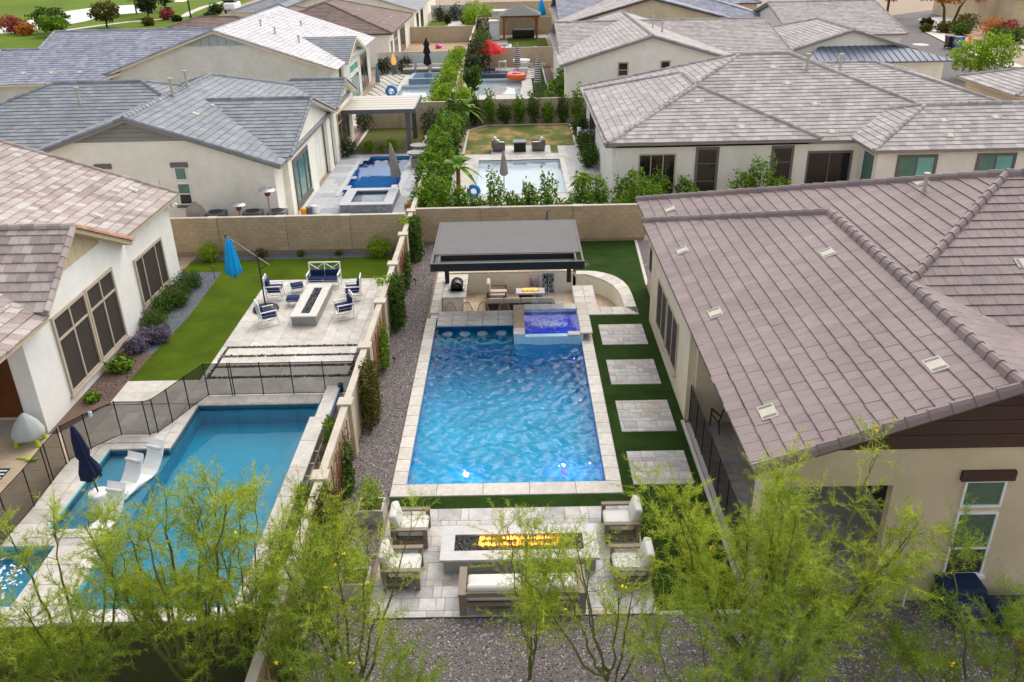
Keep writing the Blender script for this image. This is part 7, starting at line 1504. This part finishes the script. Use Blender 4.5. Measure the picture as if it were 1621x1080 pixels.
# ================================================================== FOREGROUND PALO VERDES
def palo(lab, base, segs, seed, tips, leafn, r0=.06, spread=.9, mat='leaf_pv', twig=.55, flowers=3):
    """segs: list of limb polylines (relative to base); foliage sprays grow from the upper half of each limb"""
    rg = np.random.default_rng(seed); rr = random.Random(seed)
    t = wthing('palo_verde_tree', lab, 'tree', base, 'feathery trees along the front'); B = Vector(base); m = MB(); tw = []
    for s in segs:
        pts = [B + Vector(p) for p in s]; sm = []
        for i in range(len(pts) - 1):
            for k in range(4):
                f = k / 4; j = Vector((rr.gauss(0, .025), rr.gauss(0, .025), rr.gauss(0, .02))) if (i or k) else Vector((0, 0, 0)); sm.append(pts[i].lerp(pts[i + 1], f) + j)
        sm.append(pts[-1]); n = len(sm); m.tube(sm, [max(.008, .78 * r0 * (1 - .8 * i / (n - 1))) for i in range(n)], 6)
        for k in range(tips):
            f = rr.uniform(.38, 1.0); x = f * (n - 1); i = min(n - 2, int(x)); p = sm[i].lerp(sm[i + 1], x - i); d0 = (sm[i + 1] - sm[i]).normalized()
            d = (d0 * .7 + Vector((rr.gauss(0, .7), rr.gauss(0, .7), rr.uniform(-.1, .8)))).normalized(); L = spread * rr.uniform(.5, 1.15) * (1.15 - .5 * f)
            br = [p]; dd = d
            for q in range(4):
                dd = (dd + Vector((rr.gauss(0, .18), rr.gauss(0, .18), rr.gauss(-.02, .14)))).normalized(); br.append(br[-1] + dd * L / 4)
            m.tube(br, [.009, .007, .006, .004, .003], 4, False)
            for q in range(7):
                a = rr.uniform(.25, 1) * 4; i2 = min(3, int(a)); o = br[i2].lerp(br[i2 + 1], a - i2)
                e = (dd * .6 + Vector((rr.gauss(0, .6), rr.gauss(0, .6), rr.gauss(.15, .5)))).normalized(); tw.append((o, e, twig * rr.uniform(.5, 1.1)))
            tw.append((br[-1], dd, twig))
    m.build('trunk', T['bark_pv'], t, True)
    O = np.array([a[0] for a in tw]); E = np.array([a[1] for a in tw]); LL = np.array([a[2] for a in tw]); n = len(tw)
    per = max(6, int(leafn * 2.0) // n); idx = np.repeat(np.arange(n), per); N = len(idx)
    f = rg.uniform(.02, 1, N); e = E[idx]; sag = np.zeros((N, 3)); sag[:, 2] = -.16 * (f * LL[idx]) ** 2
    P = O[idx] + e * (f * LL[idx])[:, None] + sag
    rd = rg.normal(size=(N, 3)); rd -= e * (rd * e).sum(1, keepdims=True); rd /= np.linalg.norm(rd, axis=1, keepdims=True)
    dirn = e * rg.uniform(.35, .9, (N, 1)) + rd * rg.uniform(.5, 1, (N, 1)); dirn /= np.linalg.norm(dirn, axis=1, keepdims=True)
    ln_ = rg.uniform(.05, .13, (N, 1)); sd = np.cross(dirn, rg.normal(size=(N, 3))); sd /= np.linalg.norm(sd, axis=1, keepdims=True) + 1e-9; sd *= rg.uniform(.0026, .0052, (N, 1))
    V = np.stack([P - sd, P + sd, P + dirn * ln_ + sd * .4, P + dirn * ln_ - sd * .4], 1)
    # thin twig strips
    s2 = np.cross(E, rg.normal(size=(n, 3))); s2 /= np.linalg.norm(s2, axis=1, keepdims=True); s2 *= .004; mid = O + E * (LL * .5)[:, None]; mid[:, 2] -= .16 * (LL * .5) ** 2; en = O + E * LL[:, None]; en[:, 2] -= .16 * LL ** 2
    V2 = np.concatenate([np.stack([O - s2, O + s2, mid + s2 * .8, mid - s2 * .8], 1), np.stack([mid - s2 * .8, mid + s2 * .8, en + s2 * .4, en - s2 * .4], 1)])
    V = np.concatenate([V, V2]).reshape(-1, 3); F = np.arange(len(V)).reshape(-1, 4); r = rg.uniform(0, 1, len(F)); rt = rg.uniform(-.4, .35, n); r[:N] = np.clip(r[:N] * .75 + .12 + rt[idx], 0, .999); r[N:] = .02
    np_mesh('crown', V, F, T[mat], t, r)
    if flowers:
        q = MB()
        for k in rr.sample(range(n), min(n, flowers)):
            c = O[k] + E[k] * LL[k] * .8
            for j in range(4): q.rbox((c[0] + rr.gauss(0, .018), c[1] + rr.gauss(0, .018), c[2] + rr.gauss(0, .015)), (.035, .035, .02), .008, 1)
        fo_ = q.build('flowers', T['flower'], t); fo_["kind"] = "stuff"
    return t
def fan(n, h0, h1, rx, ry, cx=0, cy=0, seed=0, fork=.35, low=.0):
    rr = random.Random(seed); out = []
    for i in range(n):
        a = 2 * math.pi * (i + rr.uniform(-.3, .3)) / n; k = rr.uniform(.5, 1); tx, ty = cx + rx * k * math.cos(a), cy + ry * k * math.sin(a); tz = rr.uniform(h0, h1)
        st = (rr.gauss(0, .03), rr.gauss(0, .03), 0) if i < 3 else (cx * fork * .6, cy * fork * .6, tz * fork * .6)
        out.append([st, (tx * fork, ty * fork, tz * fork), (tx * .72, ty * .72, tz * .72), (tx, ty, tz)])
    return out
palo('feathery tree at the far left, over the foaming spa', (-8.5, 11.9, 0), fan(9, 2.2, 4.3, 1.9, 1.0, -.3, .2, 1), 21, 9, 15000, .055, 1.0)
palo('tall feathery tree in front of the teal pool', (-6.5, 11.9, 0), fan(11, 3.2, 6.1, 1.5, 1.0, .4, .1, 2), 22, 10, 21000, .065, 1.0)
palo('slim feathery tree at the right edge of the teal pool', (-5.45, 12.3, 0), fan(6, 3.0, 4.9, 1.0, .8, .3, .2, 3), 23, 8, 8500, .04, .9)
palo('thin leaning tree beside the side wall', (-4.6, 11.6, 0), fan(5, 2.2, 3.9, .9, .8, .3, .5, 4), 24, 8, 6500, .04, .9, 'leaf_pv_dark')
palo('open forked tree in the gravel left of the sofa', (-3.3, 11.9, 0), fan(7, 2.6, 4.4, 1.4, .9, .1, .5, 5), 25, 7, 5500, .05, .95)
palo('feathery sapling over the side wall climber', (-4.0, 13.4, 0), fan(6, 1.8, 3.6, .8, .8, -.3, .7, 6), 26, 7, 5500, .035, .8)
palo('slender sapling behind the sofa back', (.1, 12.6, 0), fan(6, 1.8, 3.6, .7, .6, .2, .3, 7), 27, 8, 7500, .03, .75)
palo('leaning tree right of the sofa', (1.7, 11.9, 0), fan(7, 2.2, 4.0, 1.3, .7, -.4, .5, 8), 28, 6, 5000, .045, .95)
palo('broad feathery tree over the turf beside the fire patio', (4.4, 12.2, 0), fan(10, 2.4, 4.9, 1.7, 1.1, -.5, 1.0, 9), 29, 10, 19000, .06, 1.0)
palo('broad feathery tree before the tan gable wall', (4.7, 11.7, 0), fan(10, 2.6, 4.9, 1.8, .9, 1.2, .7, 10), 30, 10, 18000, .06, 1.0)
palo('feathery tree at bottom right before the blue covers', (8.2, 10.6, 0), fan(9, 1.7, 3.7, 2.3, .9, .3, .8, 11), 31, 9, 14000, .05, 1.05, 'leaf_pv_dark')
palo('low feathery tree at the bottom, right of centre', (3.4, 9.9, 0), fan(8, 2.2, 3.9, 1.6, .7, .2, .6, 12), 32, 9, 12500, .05, 1.0, 'leaf_pv_dark')
palo('low feathery tree at the bottom left corner', (-9.3, 10.6, 0), fan(8, 1.2, 2.9, 2.2, .9, .2, .8, 13), 33, 8, 10500, .045, 1.0, 'leaf_pv_dark')
palo('low feathery tree at the bottom beside the lattice', (-2.6, 10.3, 0), fan(6, 1.2, 2.6, 1.3, .8, -.3, .6, 14), 34, 8, 7500, .04, .9, 'leaf_pv_dark')
for o in bpy.data.objects:
    if "world_coords" in o: del o["world_coords"]
